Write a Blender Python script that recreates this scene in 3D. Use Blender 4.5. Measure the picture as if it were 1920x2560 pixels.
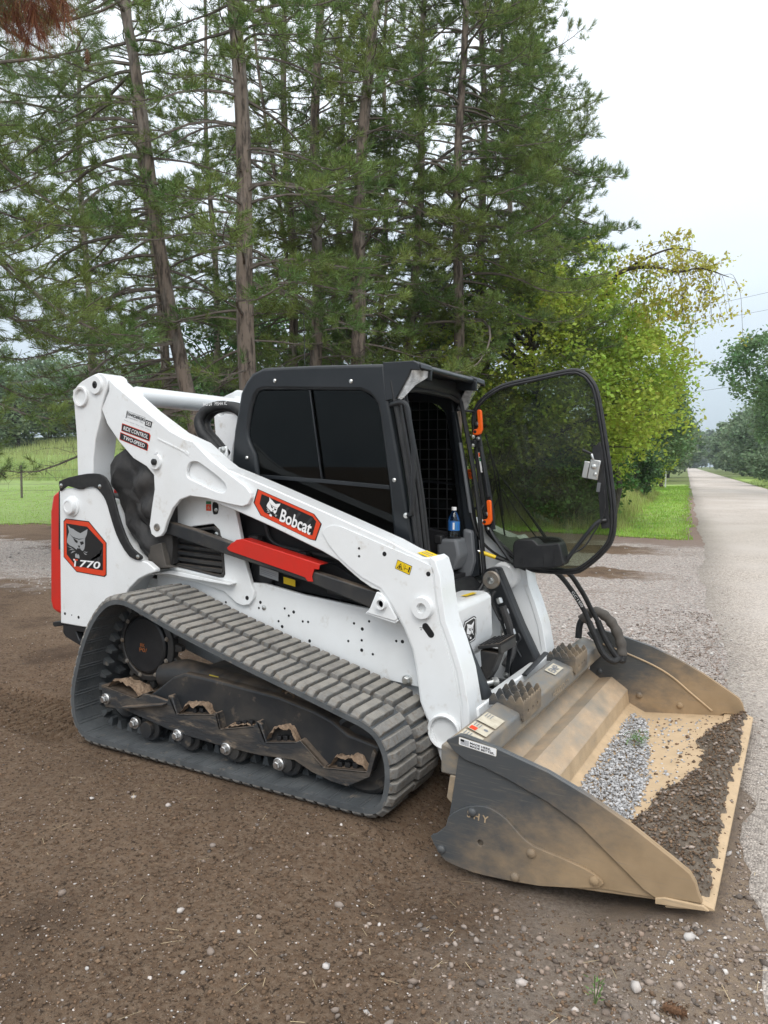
import bpy, bmesh, math, random
import numpy as np
from mathutils import Vector, Matrix
from mathutils.geometry import tessellate_polygon, delaunay_2d_cdt

# ------------------------------------------------------------------ camera, sky, sun, exposure
scene = bpy.context.scene
for o in list(bpy.data.objects):
    bpy.data.objects.remove(o)
COL = scene.collection
CAM = Vector((2.387, -3.636, 1.493))
YAW, PITCH, ROLL = 2.08079, -0.06301, 0.00313
cam_data = bpy.data.cameras.new('camera')
cam_data.sensor_fit = 'VERTICAL'
cam_data.sensor_height = 36.0
cam_data.lens = 36.0 * 1874.3 / 2560.0
cam_data.clip_start = 0.05
cam_data.clip_end = 3000
cam = bpy.data.objects.new('camera', cam_data)
COL.objects.link(cam)
fw = Vector((math.cos(YAW) * math.cos(PITCH), math.sin(YAW) * math.cos(PITCH), math.sin(PITCH)))
rt = Vector((math.sin(YAW), -math.cos(YAW), 0))
up = rt.cross(fw)
r2 = rt * math.cos(ROLL) + up * math.sin(ROLL)
u2 = up * math.cos(ROLL) - rt * math.sin(ROLL)
cam.matrix_world = Matrix(((r2.x, u2.x, -fw.x, CAM.x), (r2.y, u2.y, -fw.y, CAM.y), (r2.z, u2.z, -fw.z, CAM.z), (0, 0, 0, 1)))
scene.camera = cam

SUN_EL, SUN_AZ = math.radians(48), math.radians(-62)      # azimuth measured from +x, counter-clockwise
world = bpy.data.worlds.new('World')
scene.world = world
world.use_nodes = True
wn, wl = world.node_tree.nodes, world.node_tree.links
bg = wn['Background']
sky = wn.new('ShaderNodeTexSky')
sky.sky_type = 'NISHITA'
sky.sun_disc = False
sky.sun_elevation = SUN_EL
sky.sun_rotation = math.pi / 2 - SUN_AZ
sky.dust_density = 3.0
# overcast: a cloud deck covers nearly all of the clear sky; like any overcast it is about three times brighter overhead than at the horizon
tc = wn.new('ShaderNodeTexCoord')
sep = wn.new('ShaderNodeSeparateXYZ')
wl.new(tc.outputs['Generated'], sep.inputs[0])
elev = wn.new('ShaderNodeMapRange')
elev.inputs['From Min'].default_value = 0.0
elev.inputs['From Max'].default_value = 1.0
wl.new(sep.outputs['Z'], elev.inputs['Value'])
deck = wn.new('ShaderNodeMix'); deck.data_type = 'RGBA'
deck.inputs['A'].default_value = (4.2, 5.1, 5.9, 1)
deck.inputs['B'].default_value = (16.6, 17.0, 17.4, 1)
wl.new(elev.outputs[0], deck.inputs['Factor'])
cn = wn.new('ShaderNodeTexNoise')
cn.inputs['Scale'].default_value = 2.2
cn.inputs['Detail'].default_value = 5
mp = wn.new('ShaderNodeMapping'); mp.inputs['Scale'].default_value = (1, 1, 3)
wl.new(tc.outputs['Generated'], mp.inputs[0]); wl.new(mp.outputs[0], cn.inputs['Vector'])
cr = wn.new('ShaderNodeMapRange')
cr.inputs['From Min'].default_value = 0.35; cr.inputs['From Max'].default_value = 0.65
cr.inputs['To Min'].default_value = 0.80; cr.inputs['To Max'].default_value = 0.93
wl.new(cn.outputs[0], cr.inputs['Value'])
mixs = wn.new('ShaderNodeMix'); mixs.data_type = 'RGBA'
wl.new(cr.outputs[0], mixs.inputs['Factor'])
wl.new(sky.outputs[0], mixs.inputs['A'])
wl.new(deck.outputs['Result'], mixs.inputs['B'])
wl.new(mixs.outputs['Result'], bg.inputs['Color'])
bg.inputs['Strength'].default_value = 0.1

sun_data = bpy.data.lights.new('sun', 'SUN')
sun_data.energy = 1.0
sun_data.angle = math.radians(28)
sun_data.color = (1.0, 0.96, 0.9)
sun = bpy.data.objects.new('sun', sun_data)
COL.objects.link(sun)
sd = Vector((math.cos(SUN_EL) * math.cos(SUN_AZ), math.cos(SUN_EL) * math.sin(SUN_AZ), math.sin(SUN_EL)))
sun.rotation_euler = sd.to_track_quat('Z', 'Y').to_euler()

scene.view_settings.view_transform = 'Standard'
scene.view_settings.look = 'None'
scene.view_settings.exposure = 0.48
scene.view_settings.gamma = 1.0
scene.view_settings.use_curve_mapping = False
scene.render.engine = 'CYCLES'
scene.cycles.max_bounces = 5
scene.cycles.diffuse_bounces = 3
scene.cycles.glossy_bounces = 3
scene.cycles.transparent_max_bounces = 12
scene.cycles.use_denoising = True

random.seed(7)
RNG = np.random.default_rng(7)

# ------------------------------------------------------------------ helpers: materials
MATS = {}
def M(name, col=(.5, .5, .5), rough=.5, metal=0., col2=None, scale=8., lo=.4, hi=.65, bump=0., bscale=60., coat=0.,
      spec=.5, detail=6., island=0., col3=None, scale3=2., lo3=.5, hi3=.7, stretch=None, trans=0., alpha=1., ior=1.45, rough2=None, upfacing=None):
    """Principled material: col mixed with col2 (and col3) by noise; island: brightness change from piece to piece."""
    m = bpy.data.materials.new(name); m.use_nodes = True
    nt = m.node_tree; n, l = nt.nodes, nt.links
    b = n['Principled BSDF']
    b.inputs['Roughness'].default_value = rough
    b.inputs['Metallic'].default_value = metal
    b.inputs['Specular IOR Level'].default_value = spec
    b.inputs['Coat Weight'].default_value = coat
    b.inputs['Transmission Weight'].default_value = trans
    b.inputs['IOR'].default_value = ior
    b.inputs['Base Color'].default_value = (*col, 1)
    geo = n.new('ShaderNodeNewGeometry')
    vec = geo.outputs['Position']
    if stretch:
        mp = n.new('ShaderNodeMapping'); mp.inputs['Scale'].default_value = stretch
        l.new(vec, mp.inputs[0]); vec = mp.outputs[0]
    def noise(sc, dt, lo, hi):
        t = n.new('ShaderNodeTexNoise'); t.inputs['Scale'].default_value = sc; t.inputs['Detail'].default_value = dt
        t.inputs['Roughness'].default_value = .65
        l.new(vec, t.inputs['Vector'])
        r = n.new('ShaderNodeMapRange'); r.inputs['From Min'].default_value = lo; r.inputs['From Max'].default_value = hi
        l.new(t.outputs[0], r.inputs['Value'])
        return r.outputs[0]
    out = None
    def mix(fac, a, c):
        x = n.new('ShaderNodeMix'); x.data_type = 'RGBA'
        l.new(fac, x.inputs['Factor'])
        if isinstance(a, tuple): x.inputs['A'].default_value = (*a, 1)
        else: l.new(a, x.inputs['A'])
        if isinstance(c, tuple): x.inputs['B'].default_value = (*c, 1)
        else: l.new(c, x.inputs['B'])
        return x.outputs['Result']
    f1 = None
    if col2 is not None:
        f1 = noise(scale, detail, lo, hi)
        out = mix(f1, col, col2)
        if rough2 is not None:
            rr = n.new('ShaderNodeMapRange'); rr.inputs['To Min'].default_value = rough; rr.inputs['To Max'].default_value = rough2
            l.new(f1, rr.inputs['Value']); l.new(rr.outputs[0], b.inputs['Roughness'])
    if col3 is not None:
        out = mix(noise(scale3, 5., lo3, hi3), out if out is not None else col, col3)
    if upfacing is not None:     # settled dust: lies on faces that look up
        s3 = n.new('ShaderNodeSeparateXYZ'); l.new(geo.outputs['Normal'], s3.inputs[0])
        r3 = n.new('ShaderNodeMapRange'); r3.inputs['From Min'].default_value = .55; r3.inputs['From Max'].default_value = .95
        r3.inputs['To Max'].default_value = upfacing[1]
        l.new(s3.outputs['Z'], r3.inputs['Value'])
        mm = n.new('ShaderNodeMath'); mm.operation = 'MULTIPLY'
        l.new(r3.outputs[0], mm.inputs[0]); l.new(noise(9., 6., .3, .6), mm.inputs[1])
        out = mix(mm.outputs[0], out if out is not None else col, upfacing[0])
    if island:
        hs = n.new('ShaderNodeHueSaturation')
        rv = n.new('ShaderNodeMapRange'); rv.inputs['To Min'].default_value = 1 - island; rv.inputs['To Max'].default_value = 1 + island
        l.new(geo.outputs['Random Per Island'], rv.inputs['Value'])
        l.new(rv.outputs[0], hs.inputs['Value'])
        if out is None: hs.inputs['Color'].default_value = (*col, 1)
        else: l.new(out, hs.inputs['Color'])
        out = hs.outputs[0]
    if out is not None: l.new(out, b.inputs['Base Color'])
    if bump:
        t = n.new('ShaderNodeTexNoise'); t.inputs['Scale'].default_value = bscale; t.inputs['Detail'].default_value = 6
        l.new(vec, t.inputs['Vector'])
        bp = n.new('ShaderNodeBump'); bp.inputs['Strength'].default_value = min(1., bump); bp.inputs['Distance'].default_value = .01
        l.new(t.outputs[0], bp.inputs['Height']); l.new(bp.outputs[0], b.inputs['Normal'])
    MATS[name] = m
    return m

def leaf_mat(name, col, col2, rough=.55, island=.35, trans=.35, scale=1.2, hue=0.02):
    """two-sided foliage: diffuse + translucent, colour changes from leaf to leaf and from clump to clump"""
    m = bpy.data.materials.new(name); m.use_nodes = True
    n, l = m.node_tree.nodes, m.node_tree.links
    b = n['Principled BSDF']; out = n['Material Output']
    geo = n.new('ShaderNodeNewGeometry')
    t = n.new('ShaderNodeTexNoise'); t.inputs['Scale'].default_value = scale; t.inputs['Detail'].default_value = 3
    l.new(geo.outputs['Position'], t.inputs['Vector'])
    r = n.new('ShaderNodeMapRange'); r.inputs['From Min'].default_value = .35; r.inputs['From Max'].default_value = .65
    l.new(t.outputs[0], r.inputs['Value'])
    x = n.new('ShaderNodeMix'); x.data_type = 'RGBA'
    x.inputs['A'].default_value = (*col, 1); x.inputs['B'].default_value = (*col2, 1)
    l.new(r.outputs[0], x.inputs['Factor'])
    hs = n.new('ShaderNodeHueSaturation')
    rv = n.new('ShaderNodeMapRange'); rv.inputs['To Min'].default_value = 1 - island; rv.inputs['To Max'].default_value = 1 + island
    l.new(geo.outputs['Random Per Island'], rv.inputs['Value']); l.new(rv.outputs[0], hs.inputs['Value'])
    rh = n.new('ShaderNodeMapRange'); rh.inputs['To Min'].default_value = .5 - hue; rh.inputs['To Max'].default_value = .5 + hue
    l.new(geo.outputs['Random Per Island'], rh.inputs['Value']); l.new(rh.outputs[0], hs.inputs['Hue'])
    l.new(x.outputs['Result'], hs.inputs['Color'])
    l.new(hs.outputs[0], b.inputs['Base Color'])
    b.inputs['Roughness'].default_value = rough
    b.inputs['Specular IOR Level'].default_value = .3
    tr = n.new('ShaderNodeBsdfTranslucent'); l.new(hs.outputs[0], tr.inputs['Color'])
    ms = n.new('ShaderNodeMixShader'); ms.inputs[0].default_value = trans
    l.new(b.outputs[0], ms.inputs[1]); l.new(tr.outputs[0], ms.inputs[2]); l.new(ms.outputs[0], out.inputs['Surface'])
    MATS[name] = m
    return m

def tint_glass(name, tint, refl=1.0, film=0.0, film_col=(.5, .5, .45)):
    m = bpy.data.materials.new(name); m.use_nodes = True
    n, l = m.node_tree.nodes, m.node_tree.links
    n.remove(n['Principled BSDF']); out = n['Material Output']
    tr = n.new('ShaderNodeBsdfTransparent'); tr.inputs[0].default_value = (*tint, 1)
    gl = n.new('ShaderNodeBsdfGlossy'); gl.inputs['Roughness'].default_value = .02
    gl.inputs['Color'].default_value = (.9, .95, .95, 1)
    fr = n.new('ShaderNodeFresnel'); fr.inputs['IOR'].default_value = 1.45
    mu = n.new('ShaderNodeMath'); mu.operation = 'MULTIPLY'; mu.inputs[1].default_value = refl
    l.new(fr.outputs[0], mu.inputs[0])
    ms = n.new('ShaderNodeMixShader'); l.new(mu.outputs[0], ms.inputs[0])
    src = tr.outputs[0]
    if film:    # a thin film of dust on the pane
        df = n.new('ShaderNodeBsdfDiffuse'); df.inputs[0].default_value = (*film_col, 1)
        m2 = n.new('ShaderNodeMixShader')
        t = n.new('ShaderNodeTexNoise'); t.inputs['Scale'].default_value = 5; t.inputs['Detail'].default_value = 8
        g = n.new('ShaderNodeNewGeometry'); l.new(g.outputs['Position'], t.inputs['Vector'])
        r = n.new('ShaderNodeMapRange'); r.inputs['From Min'].default_value = .3; r.inputs['From Max'].default_value = .75
        r.inputs['To Max'].default_value = film * 2
        l.new(t.outputs[0], r.inputs['Value']); l.new(r.outputs[0], m2.inputs[0])
        l.new(tr.outputs[0], m2.inputs[1]); l.new(df.outputs[0], m2.inputs[2]); src = m2.outputs[0]
    l.new(src, ms.inputs[1]); l.new(gl.outputs[0], ms.inputs[2]); l.new(ms.outputs[0], out.inputs['Surface'])
    MATS[name] = m
    return m

# ------------------------------------------------------------------ helpers: meshes
def tag(o, label=None, cat=None, group=None, kind=None):
    if label: o['label'] = label
    if cat: o['category'] = cat
    if group: o['group'] = group
    if kind: o['kind'] = kind
    return o

def empty(name, loc=(0, 0, 0), rz=0.):
    o = bpy.data.objects.new(name, None); COL.objects.link(o)
    o.location = loc; o.rotation_euler[2] = rz; o.empty_display_size = .2
    return o

def link(name, me, mats, parent=None):
    for m in (mats if isinstance(mats, (list, tuple)) else [mats]):
        me.materials.append(MATS[m])
    o = bpy.data.objects.new(name, me); COL.objects.link(o)
    if parent is not None: o.parent = parent
    return o

def np_mesh(name, V, F, smooth=False, mi=None):
    """F: (m,3) or (m,4) int array"""
    V = np.asarray(V, dtype=np.float32); F = np.asarray(F, dtype=np.int32)
    me = bpy.data.meshes.new(name)
    me.vertices.add(len(V)); me.vertices.foreach_set('co', V.ravel())
    k = F.shape[1]
    me.loops.add(F.size); me.loops.foreach_set('vertex_index', F.ravel())
    me.polygons.add(len(F))
    me.polygons.foreach_set('loop_start', np.arange(0, F.size, k, dtype=np.int32))
    me.polygons.foreach_set('loop_total', np.full(len(F), k, dtype=np.int32))
    if smooth: me.polygons.foreach_set('use_smooth', np.ones(len(F), dtype=bool))
    if mi is not None: me.polygons.foreach_set('material_index', np.asarray(mi, dtype=np.int32))
    me.update(calc_edges=True)
    return me

def fill(loops):
    """triangles of a polygon with holes"""
    flat = [Vector((p[0], p[1])) for lp in loops for p in lp]; fc = []; k = 0
    for lp in loops: fc.append(list(range(k, k + len(lp)))); k += len(lp)
    r = delaunay_2d_cdt(flat, [], fc, 2, 1e-9)
    if len(r[0]) == len(flat):
        mp = [o[0] for o in r[3]]
        out = [tuple(mp[i] for i in f) for f in r[2]]
        if out: return out
    return tessellate_polygon([[Vector((p[0], p[1], 0)) for p in lp] for lp in loops])

class MB:
    """collects solids; build() links them as one mesh object"""
    def __init__(self): self.v = []; self.f = []; self.m = []; self.mi = 0
    def add(self, vs, fs):
        k = len(self.v); self.v += [tuple(p) for p in vs]
        self.f += [tuple(i + k for i in f) for f in fs]; self.m += [self.mi] * len(fs)
        return self
    def ext(self, poly, y0, y1, holes=(), f=None, taper=None):
        """polygon(s) in (x,z) pushed from y0 to y1; f maps (x,z,y) to space"""
        f = f or (lambda x, z, y: (x, y, z))
        loops = [poly] + list(holes)
        flat = [p for lp in loops for p in lp]
        tris = fill(loops)
        n = len(flat); vs = [f(p[0], p[1], y0) for p in flat]
        if taper:
            cx = sum(p[0] for p in poly) / len(poly); cz = sum(p[1] for p in poly) / len(poly)
            flat2 = [(cx + (p[0] - cx) * taper, cz + (p[1] - cz) * taper) for p in flat]
        else: flat2 = flat
        vs += [f(p[0], p[1], y1) for p in flat2]
        fs = [t for t in tris] + [tuple(i + n for i in reversed(t)) for t in tris]
        s = 0
        for lp in loops:
            for i in range(len(lp)):
                a, b = s + i, s + (i + 1) % len(lp)
                fs.append((a, b, b + n, a + n))
            s += len(lp)
        return self.add(vs, fs)
    def box(self, c, s, rot=None):
        c = Vector(c); h = Vector(s) / 2
        vs = [Vector((x * h.x, y * h.y, z * h.z)) for x in (-1, 1) for y in (-1, 1) for z in (-1, 1)]
        if rot is not None: vs = [rot @ v for v in vs]
        return self.add([c + v for v in vs], [(0, 1, 3, 2), (4, 6, 7, 5), (0, 4, 5, 1), (2, 3, 7, 6), (0, 2, 6, 4), (1, 5, 7, 3)])
    def tube(self, path, r, seg=10, caps=True, closed=False, squash=None):
        P = [Vector(p) for p in path]; n = len(P)
        R = r if isinstance(r, (list, tuple)) else [r] * n
        t0 = (P[1] - P[0]).normalized()
        nrm = t0.orthogonal().normalized()
        if squash: nrm = (Vector(squash[0]) - t0 * t0.dot(Vector(squash[0]))).normalized()
        vs = []; prev = t0
        for i in range(n):
            if closed: t = (P[(i + 1) % n] - P[i - 1]).normalized()
            else: t = (P[min(i + 1, n - 1)] - P[max(i - 1, 0)]).normalized()
            q = prev.rotation_difference(t); nrm = (q @ nrm); nrm = (nrm - t * nrm.dot(t)).normalized(); prev = t
            b = t.cross(nrm)
            for k in range(seg):
                a = 2 * math.pi * k / seg
                e = squash[1] if squash else 1
                vs.append(P[i] + nrm * (R[i] * e * math.cos(a)) + b * (R[i] * math.sin(a)))
        fs = []
        for i in range(n if closed else n - 1):
            j = (i + 1) % n
            for k in range(seg):
                fs.append((i * seg + k, i * seg + (k + 1) % seg, j * seg + (k + 1) % seg, j * seg + k))
        if caps and not closed:
            fs.append(tuple(range(seg))[::-1]); fs.append(tuple((n - 1) * seg + k for k in range(seg)))
        return self.add(vs, fs)
    def cyl(self, p0, p1, r0, r1=None, seg=20, caps=True):
        return self.tube([p0, p1], [r0, r0 if r1 is None else r1], seg, caps)
    def lathe(self, prof, origin, axis, seg=24):
        """prof: (radius, distance along axis)"""
        o = Vector(origin); a = Vector(axis).normalized(); u = a.orthogonal().normalized(); w = a.cross(u)
        vs = []; fs = []
        for r, d in prof:
            for k in range(seg):
                t = 2 * math.pi * k / seg
                vs.append(o + a * d + (u * math.cos(t) + w * math.sin(t)) * r)
        for i in range(len(prof) - 1):
            for k in range(seg):
                fs.append((i * seg + k, i * seg + (k + 1) % seg, (i + 1) * seg + (k + 1) % seg, (i + 1) * seg + k))
        if prof[0][0] > 1e-5: fs.append(tuple(range(seg))[::-1])
        if prof[-1][0] > 1e-5: fs.append(tuple((len(prof) - 1) * seg + k for k in range(seg)))
        return self.add(vs, fs)
    def build(self, name, mats, parent=None, bevel=0., seg=2, angle=35, weld=False):
        me = bpy.data.meshes.new(name)
        me.from_pydata(self.v, [], self.f)
        bm = bmesh.new(); bm.from_mesh(me)
        for p, mi in zip(bm.faces, self.m): p.material_index = mi; p.smooth = True
        if weld: bmesh.ops.remove_doubles(bm, verts=bm.verts, dist=1e-5)
        bmesh.ops.recalc_face_normals(bm, faces=bm.faces)
        bm.to_mesh(me); bm.free()
        me.set_sharp_from_angle(angle=math.radians(angle))
        o = link(name, me, mats, parent)
        if bevel:
            b = o.modifiers.new('edge', 'BEVEL'); b.width = bevel; b.segments = seg; b.limit_method = 'ANGLE'; b.angle_limit = math.radians(32)
        return o

def copy_obj(o, parent=None, name=None):
    c = o.copy(); COL.objects.link(c)
    if name: c.name = name
    if parent is not None: c.parent = parent
    return c

def smooth_path(pts, n=8):
    """Catmull-Rom through points"""
    P = [Vector(p) for p in pts]; P = [P[0] * 2 - P[1]] + P + [P[-1] * 2 - P[-2]]
    out = []
    for i in range(1, len(P) - 2):
        for k in range(n):
            t = k / n
            out.append(.5 * ((2 * P[i]) + (P[i + 1] - P[i - 1]) * t + (2 * P[i - 1] - 5 * P[i] + 4 * P[i + 1] - P[i + 2]) * t * t
                             + (3 * P[i] - P[i - 1] - 3 * P[i + 1] + P[i + 2]) * t ** 3))
    out.append(P[-2]); return out

def smooth_poly(pts, n=4):
    P = [Vector((p[0], p[1], 0)) for p in pts]; m = len(P); out = []
    for i in range(m):
        a, b, c, d = P[i - 1], P[i], P[(i + 1) % m], P[(i + 2) % m]
        for k in range(n):
            t = k / n
            q = .5 * ((2 * b) + (c - a) * t + (2 * a - 5 * b + 4 * c - d) * t * t + (3 * b - a - 3 * c + d) * t ** 3)
            out.append((q.x, q.y))
    return out

def circ(cx, cz, r, n=20, sx=1., rot=0.):
    return [(cx + r * sx * math.cos(2 * math.pi * k / n + rot), cz + r * math.sin(2 * math.pi * k / n + rot)) for k in range(n)]

_tc = {}
def text_tris(s, bold=0., shear=0.):
    """lettering as flat triangles in the unit square"""
    key = (s, bold, shear)
    if key not in _tc:
        cu = bpy.data.curves.new('t', 'FONT'); cu.body = s; cu.offset = bold; cu.shear = shear; cu.resolution_u = 3; cu.fill_mode = 'FRONT'
        ob = bpy.data.objects.new('t', cu); COL.objects.link(ob)
        bpy.context.view_layer.update()
        me = bpy.data.meshes.new_from_object(ob.evaluated_get(bpy.context.evaluated_depsgraph_get()))
        V = np.array([v.co[:2] for v in me.vertices]); F = [tuple(p.vertices) for p in me.polygons]
        bpy.data.objects.remove(ob); bpy.data.curves.remove(cu); bpy.data.meshes.remove(me)
        V = (V - V.min(0)) / (V.max(0) - V.min(0)).clip(1e-6)
        _tc[key] = (V, F)
    return _tc[key]

class Decal:
    """flat printed sticker: stacked paper-thin layers on the plane O + u*U + v*V, normal N"""
    def __init__(self, O, U, V, N): self.O, self.U, self.V, self.N = Vector(O), Vector(U), Vector(V), Vector(N).normalized(); self.b = MB(); self.lay = 0
    def pt(self, u, v, off): return self.O + self.U * u + self.V * v + self.N * off
    def poly(self, pts, mi, lay):
        off = .0008 + lay * .0007
        self.b.mi = mi
        t = fill([pts])
        self.b.add([self.pt(p[0], p[1], off) for p in pts], t); return self
    def text(self, s, u0, v0, u1, v1, mi, lay, bold=0., shear=0.):
        V, F = text_tris(s, bold, shear); off = .0008 + lay * .0007
        self.b.mi = mi
        self.b.add([self.pt(u0 + a * (u1 - u0), v0 + c * (v1 - v0), off) for a, c in V], F); return self
    def build(self, name, mats, parent):
        b = self.b
        me = bpy.data.meshes.new(name); me.from_pydata([tuple(v) for v in b.v], [], b.f)
        me.polygons.foreach_set('material_index', np.array(b.m, dtype=np.int32)); me.update()
        N = self.N
        if len(me.polygons):
            bm = bmesh.new(); bm.from_mesh(me); bm.normal_update()
            bmesh.ops.reverse_faces(bm, faces=[f for f in bm.faces if f.normal.dot(N) < 0]); bm.to_mesh(me); bm.free()
        return link(name, me, mats, parent)

def W(a, b, z=0.):
    """place given as metres to the right of and ahead of the camera's ground point"""
    return Vector((CAM.x + a * math.sin(YAW) + b * math.cos(YAW), CAM.y - a * math.cos(YAW) + b * math.sin(YAW), z))

def vnoise(x, y, seed=0):
    """smooth value noise, vectorised"""
    xi = np.floor(x).astype(np.int64); yi = np.floor(y).astype(np.int64)
    xf = x - xi; yf = y - yi; u = xf * xf * (3 - 2 * xf); v = yf * yf * (3 - 2 * yf)
    def h(i, j):
        n = (i * 374761393 + j * 668265263 + seed * 1442695041) & 0x7fffffff
        n = ((n ^ (n >> 13)) * 1274126177) & 0x7fffffff
        return ((n ^ (n >> 16)) & 0xffff) / 65535.0
    return (h(xi, yi) * (1 - u) + h(xi + 1, yi) * u) * (1 - v) + (h(xi, yi + 1) * (1 - u) + h(xi + 1, yi + 1) * u) * v
def fbm(x, y, oct=4, seed=0, gain=.5):
    s = 0; a = 1; t = 0
    for k in range(oct):
        s = s + a * vnoise(x * 2 ** k, y * 2 ** k, seed + k * 17); t += a; a *= gain
    return s / t

# ------------------------------------------------------------------ materials
M('white_paint', (.77, .79, .80), .32, col2=(.71, .72, .72), scale=2.2, lo=.42, hi=.7, coat=.45, col3=(.52, .49, .44), scale3=11, lo3=.60, hi3=.80, rough2=.45, upfacing=((.60, .58, .54), .25))
M('black_paint', (.012, .0135, .016), .38, col2=(.024, .025, .027), scale=5, spec=.45, bump=.06, bscale=25)
M('cab_black', (.010, .0125, .015), .30, col2=(.018, .021, .025), scale=3, spec=.5, rough2=.42)
M('black_plastic', (.009, .0095, .011), .5, col2=(.019, .019, .020), scale=20, bump=.15, bscale=300)
M('skid_worn', (.030, .032, .035), .5, col2=(.115, .095, .075), scale=6, lo=.46, hi=.70, stretch=(.6, 1, 2.2), col3=(.23, .18, .13), scale3=13, lo3=.56, hi3=.74, bump=.3, bscale=50, upfacing=((.22, .165, .12), .85))
M('black_dusty', (.019, .021, .024), .5, col2=(.058, .053, .047), scale=4, lo=.42, hi=.75, col3=(.15, .12, .09), scale3=11, lo3=.62, hi3=.78, upfacing=((.17, .13, .095), .75))
M('black_void', (.006, .006, .007), .7)
M('interior_black', (.012, .012, .014), .65)
M('guard_black', (.008, .008, .009), .6)
M('grey_plastic', (.13, .137, .147), .5, col2=(.11, .116, .125), scale=6)
M('rubber', (.060, .066, .071), .62, col2=(.105, .112, .116), scale=7, lo=.35, hi=.7, col3=(.22, .19, .155), scale3=16, lo3=.60, hi3=.78, bump=.25, bscale=90)
M('rubber_lug', (.125, .125, .120), .8, col2=(.21, .20, .185), scale=14, lo=.35, hi=.65, col3=(.13, .105, .08), scale3=45, lo3=.50, hi3=.68, bump=.5, bscale=140, island=.12, upfacing=((.29, .27, .235), .85))
M('hose_black', (.010, .010, .011), .55, col2=(.021, .021, .021), scale=30)
M('canvas_black', (.020, .020, .021), .55, col2=(.045, .042, .040), scale=6, bump=.3, bscale=400)
M('canvas_brown', (.060, .054, .048), .75, col2=(.085, .075, .065), scale=8)
M('red_paint', (.60, .020, .012), .35, col2=(.52, .025, .015), scale=4, coat=.2)
M('orange_plastic', (.90, .13, .010), .42)
M('decal_red', (.66, .055, .015), .4)
M('decal_black', (.012, .012, .013), .4)
M('decal_stripe', (.035, .036, .038), .4)
M('decal_white', (.80, .80, .80), .4)
M('decal_grey', (.33, .34, .35), .4)
M('decal_yellow', (.75, .52, .01), .4)
M('decal_cream', (.55, .50, .40), .55, col2=(.42, .37, .28), scale=25)
M('decal_green', (.02, .16, .06), .4)
M('decal_blue', (.03, .16, .48), .35)
M('decal_line', (.17, .18, .20), .5)
M('steel', (.55, .55, .55), .35, metal=.9, col2=(.38, .37, .35), scale=30)
M('zinc', (.62, .62, .60), .28, metal=1.)
M('dull_steel', (.28, .27, .25), .5, metal=.6, col2=(.25, .20, .15), scale=20)
M('bucket_steel', (.060, .066, .070), .48, metal=.15, col2=(.105, .100, .088), scale=5, lo=.38, hi=.68, bump=.08, bscale=30)
M('mud', (.22, .15, .10), .95, col2=(.36, .26, .18), scale=25, bump=1., bscale=90, col3=(.13, .09, .06), scale3=14)
M('lamp_lens', (.75, .78, .80), .12, metal=.0, spec=.8, coat=.6, col2=(.35, .37, .39), scale=22)
M('lamp_reflector', (.75, .75, .74), .12, metal=1.)
M('tyre_mark', (.5, .5, .5))
tint_glass('cab_glass', (.045, .05, .055), .5, .003)
tint_glass('door_glass', (.56, .60, .53), .30, .018)
tint_glass('clear_plastic', (.86, .90, .93), 1.2)
M('bark', (.200, .160, .130), .9, col2=(.060, .048, .039), scale=13, lo=.44, hi=.58, stretch=(1, 1, .22), bump=1., bscale=16, col3=(.24, .215, .19), scale3=4)
M('twig', (.105, .088, .075), .9, col2=(.18, .155, .135), scale=6)
M('bark_dark', (.055, .045, .038), .9, col2=(.10, .085, .072), scale=7)
leaf_mat('needles', (.105, .180, .050), (.215, .265, .070), island=.45, trans=.25, scale=.9)
leaf_mat('needles_near', (.070, .125, .044), (.12, .165, .052), island=.45, trans=.25, scale=3)
leaf_mat('needles_brown', (.17, .052, .024), (.22, .08, .036), island=.5, trans=.2, scale=3)
leaf_mat('leaf_yellow', (.40, .43, .08), (.56, .48, .10), island=.35, trans=.45, scale=.7)
leaf_mat('leaf_lime', (.29, .42, .065), (.48, .54, .09), island=.35, trans=.45, scale=.6)
leaf_mat('leaf_green', (.10, .21, .055), (.17, .27, .075), island=.4, trans=.4, scale=.5)
leaf_mat('leaf_dark', (.060, .13, .045), (.105, .17, .06), island=.4, trans=.35, scale=.5)
leaf_mat('leaf_oak', (.12, .21, .09), (.18, .26, .11), island=.4, trans=.35, scale=.4)
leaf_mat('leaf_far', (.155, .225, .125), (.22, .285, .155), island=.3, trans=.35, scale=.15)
leaf_mat('grass_blade', (.25, .43, .06), (.36, .50, .10), island=.35, trans=.4, scale=1.5)
leaf_mat('grass_dry', (.42, .40, .16), (.32, .42, .11), island=.4, trans=.4, scale=1.0)
leaf_mat('grass_field', (.31, .40, .14), (.42, .46, .18), island=.3, trans=.4, scale=.3)
M('pebble', (.25, .21, .18), .85, island=.6, col2=(.18, .130, .098), scale=3, bump=.3, bscale=120)
M('pebble_pale', (.50, .475, .45), .8, island=.40, col2=(.40, .34, .30), scale=8, bump=.3, bscale=120)
M('gravel_grey', (.44, .44, .445), .8, island=.40, col2=(.34, .335, .335), scale=30, bump=.3, bscale=150)
M('clod', (.132, .083, .050), .95, island=.4, col2=(.195, .130, .082), scale=20, bump=.6, bscale=150)
M('straw', (.42, .33, .20), .8, island=.4)
M('cone', (.16, .085, .045), .8, island=.3)
M('wood_grey', (.16, .14, .12), .9, col2=(.09, .08, .07), scale=20)
M('wire', (.12, .12, .12), .5, metal=.5)
M('water', (.8, .9, .95), .05, trans=1., ior=1.33)
# ------------------------------------------------------------------ ground
def sstep(a, b, x):
    t = np.clip((x - a) / (b - a), 0, 1); return t * t * (3 - 2 * t)
def road_edge(y): return 2.32 - 0.128 * (y + 1.0)

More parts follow.
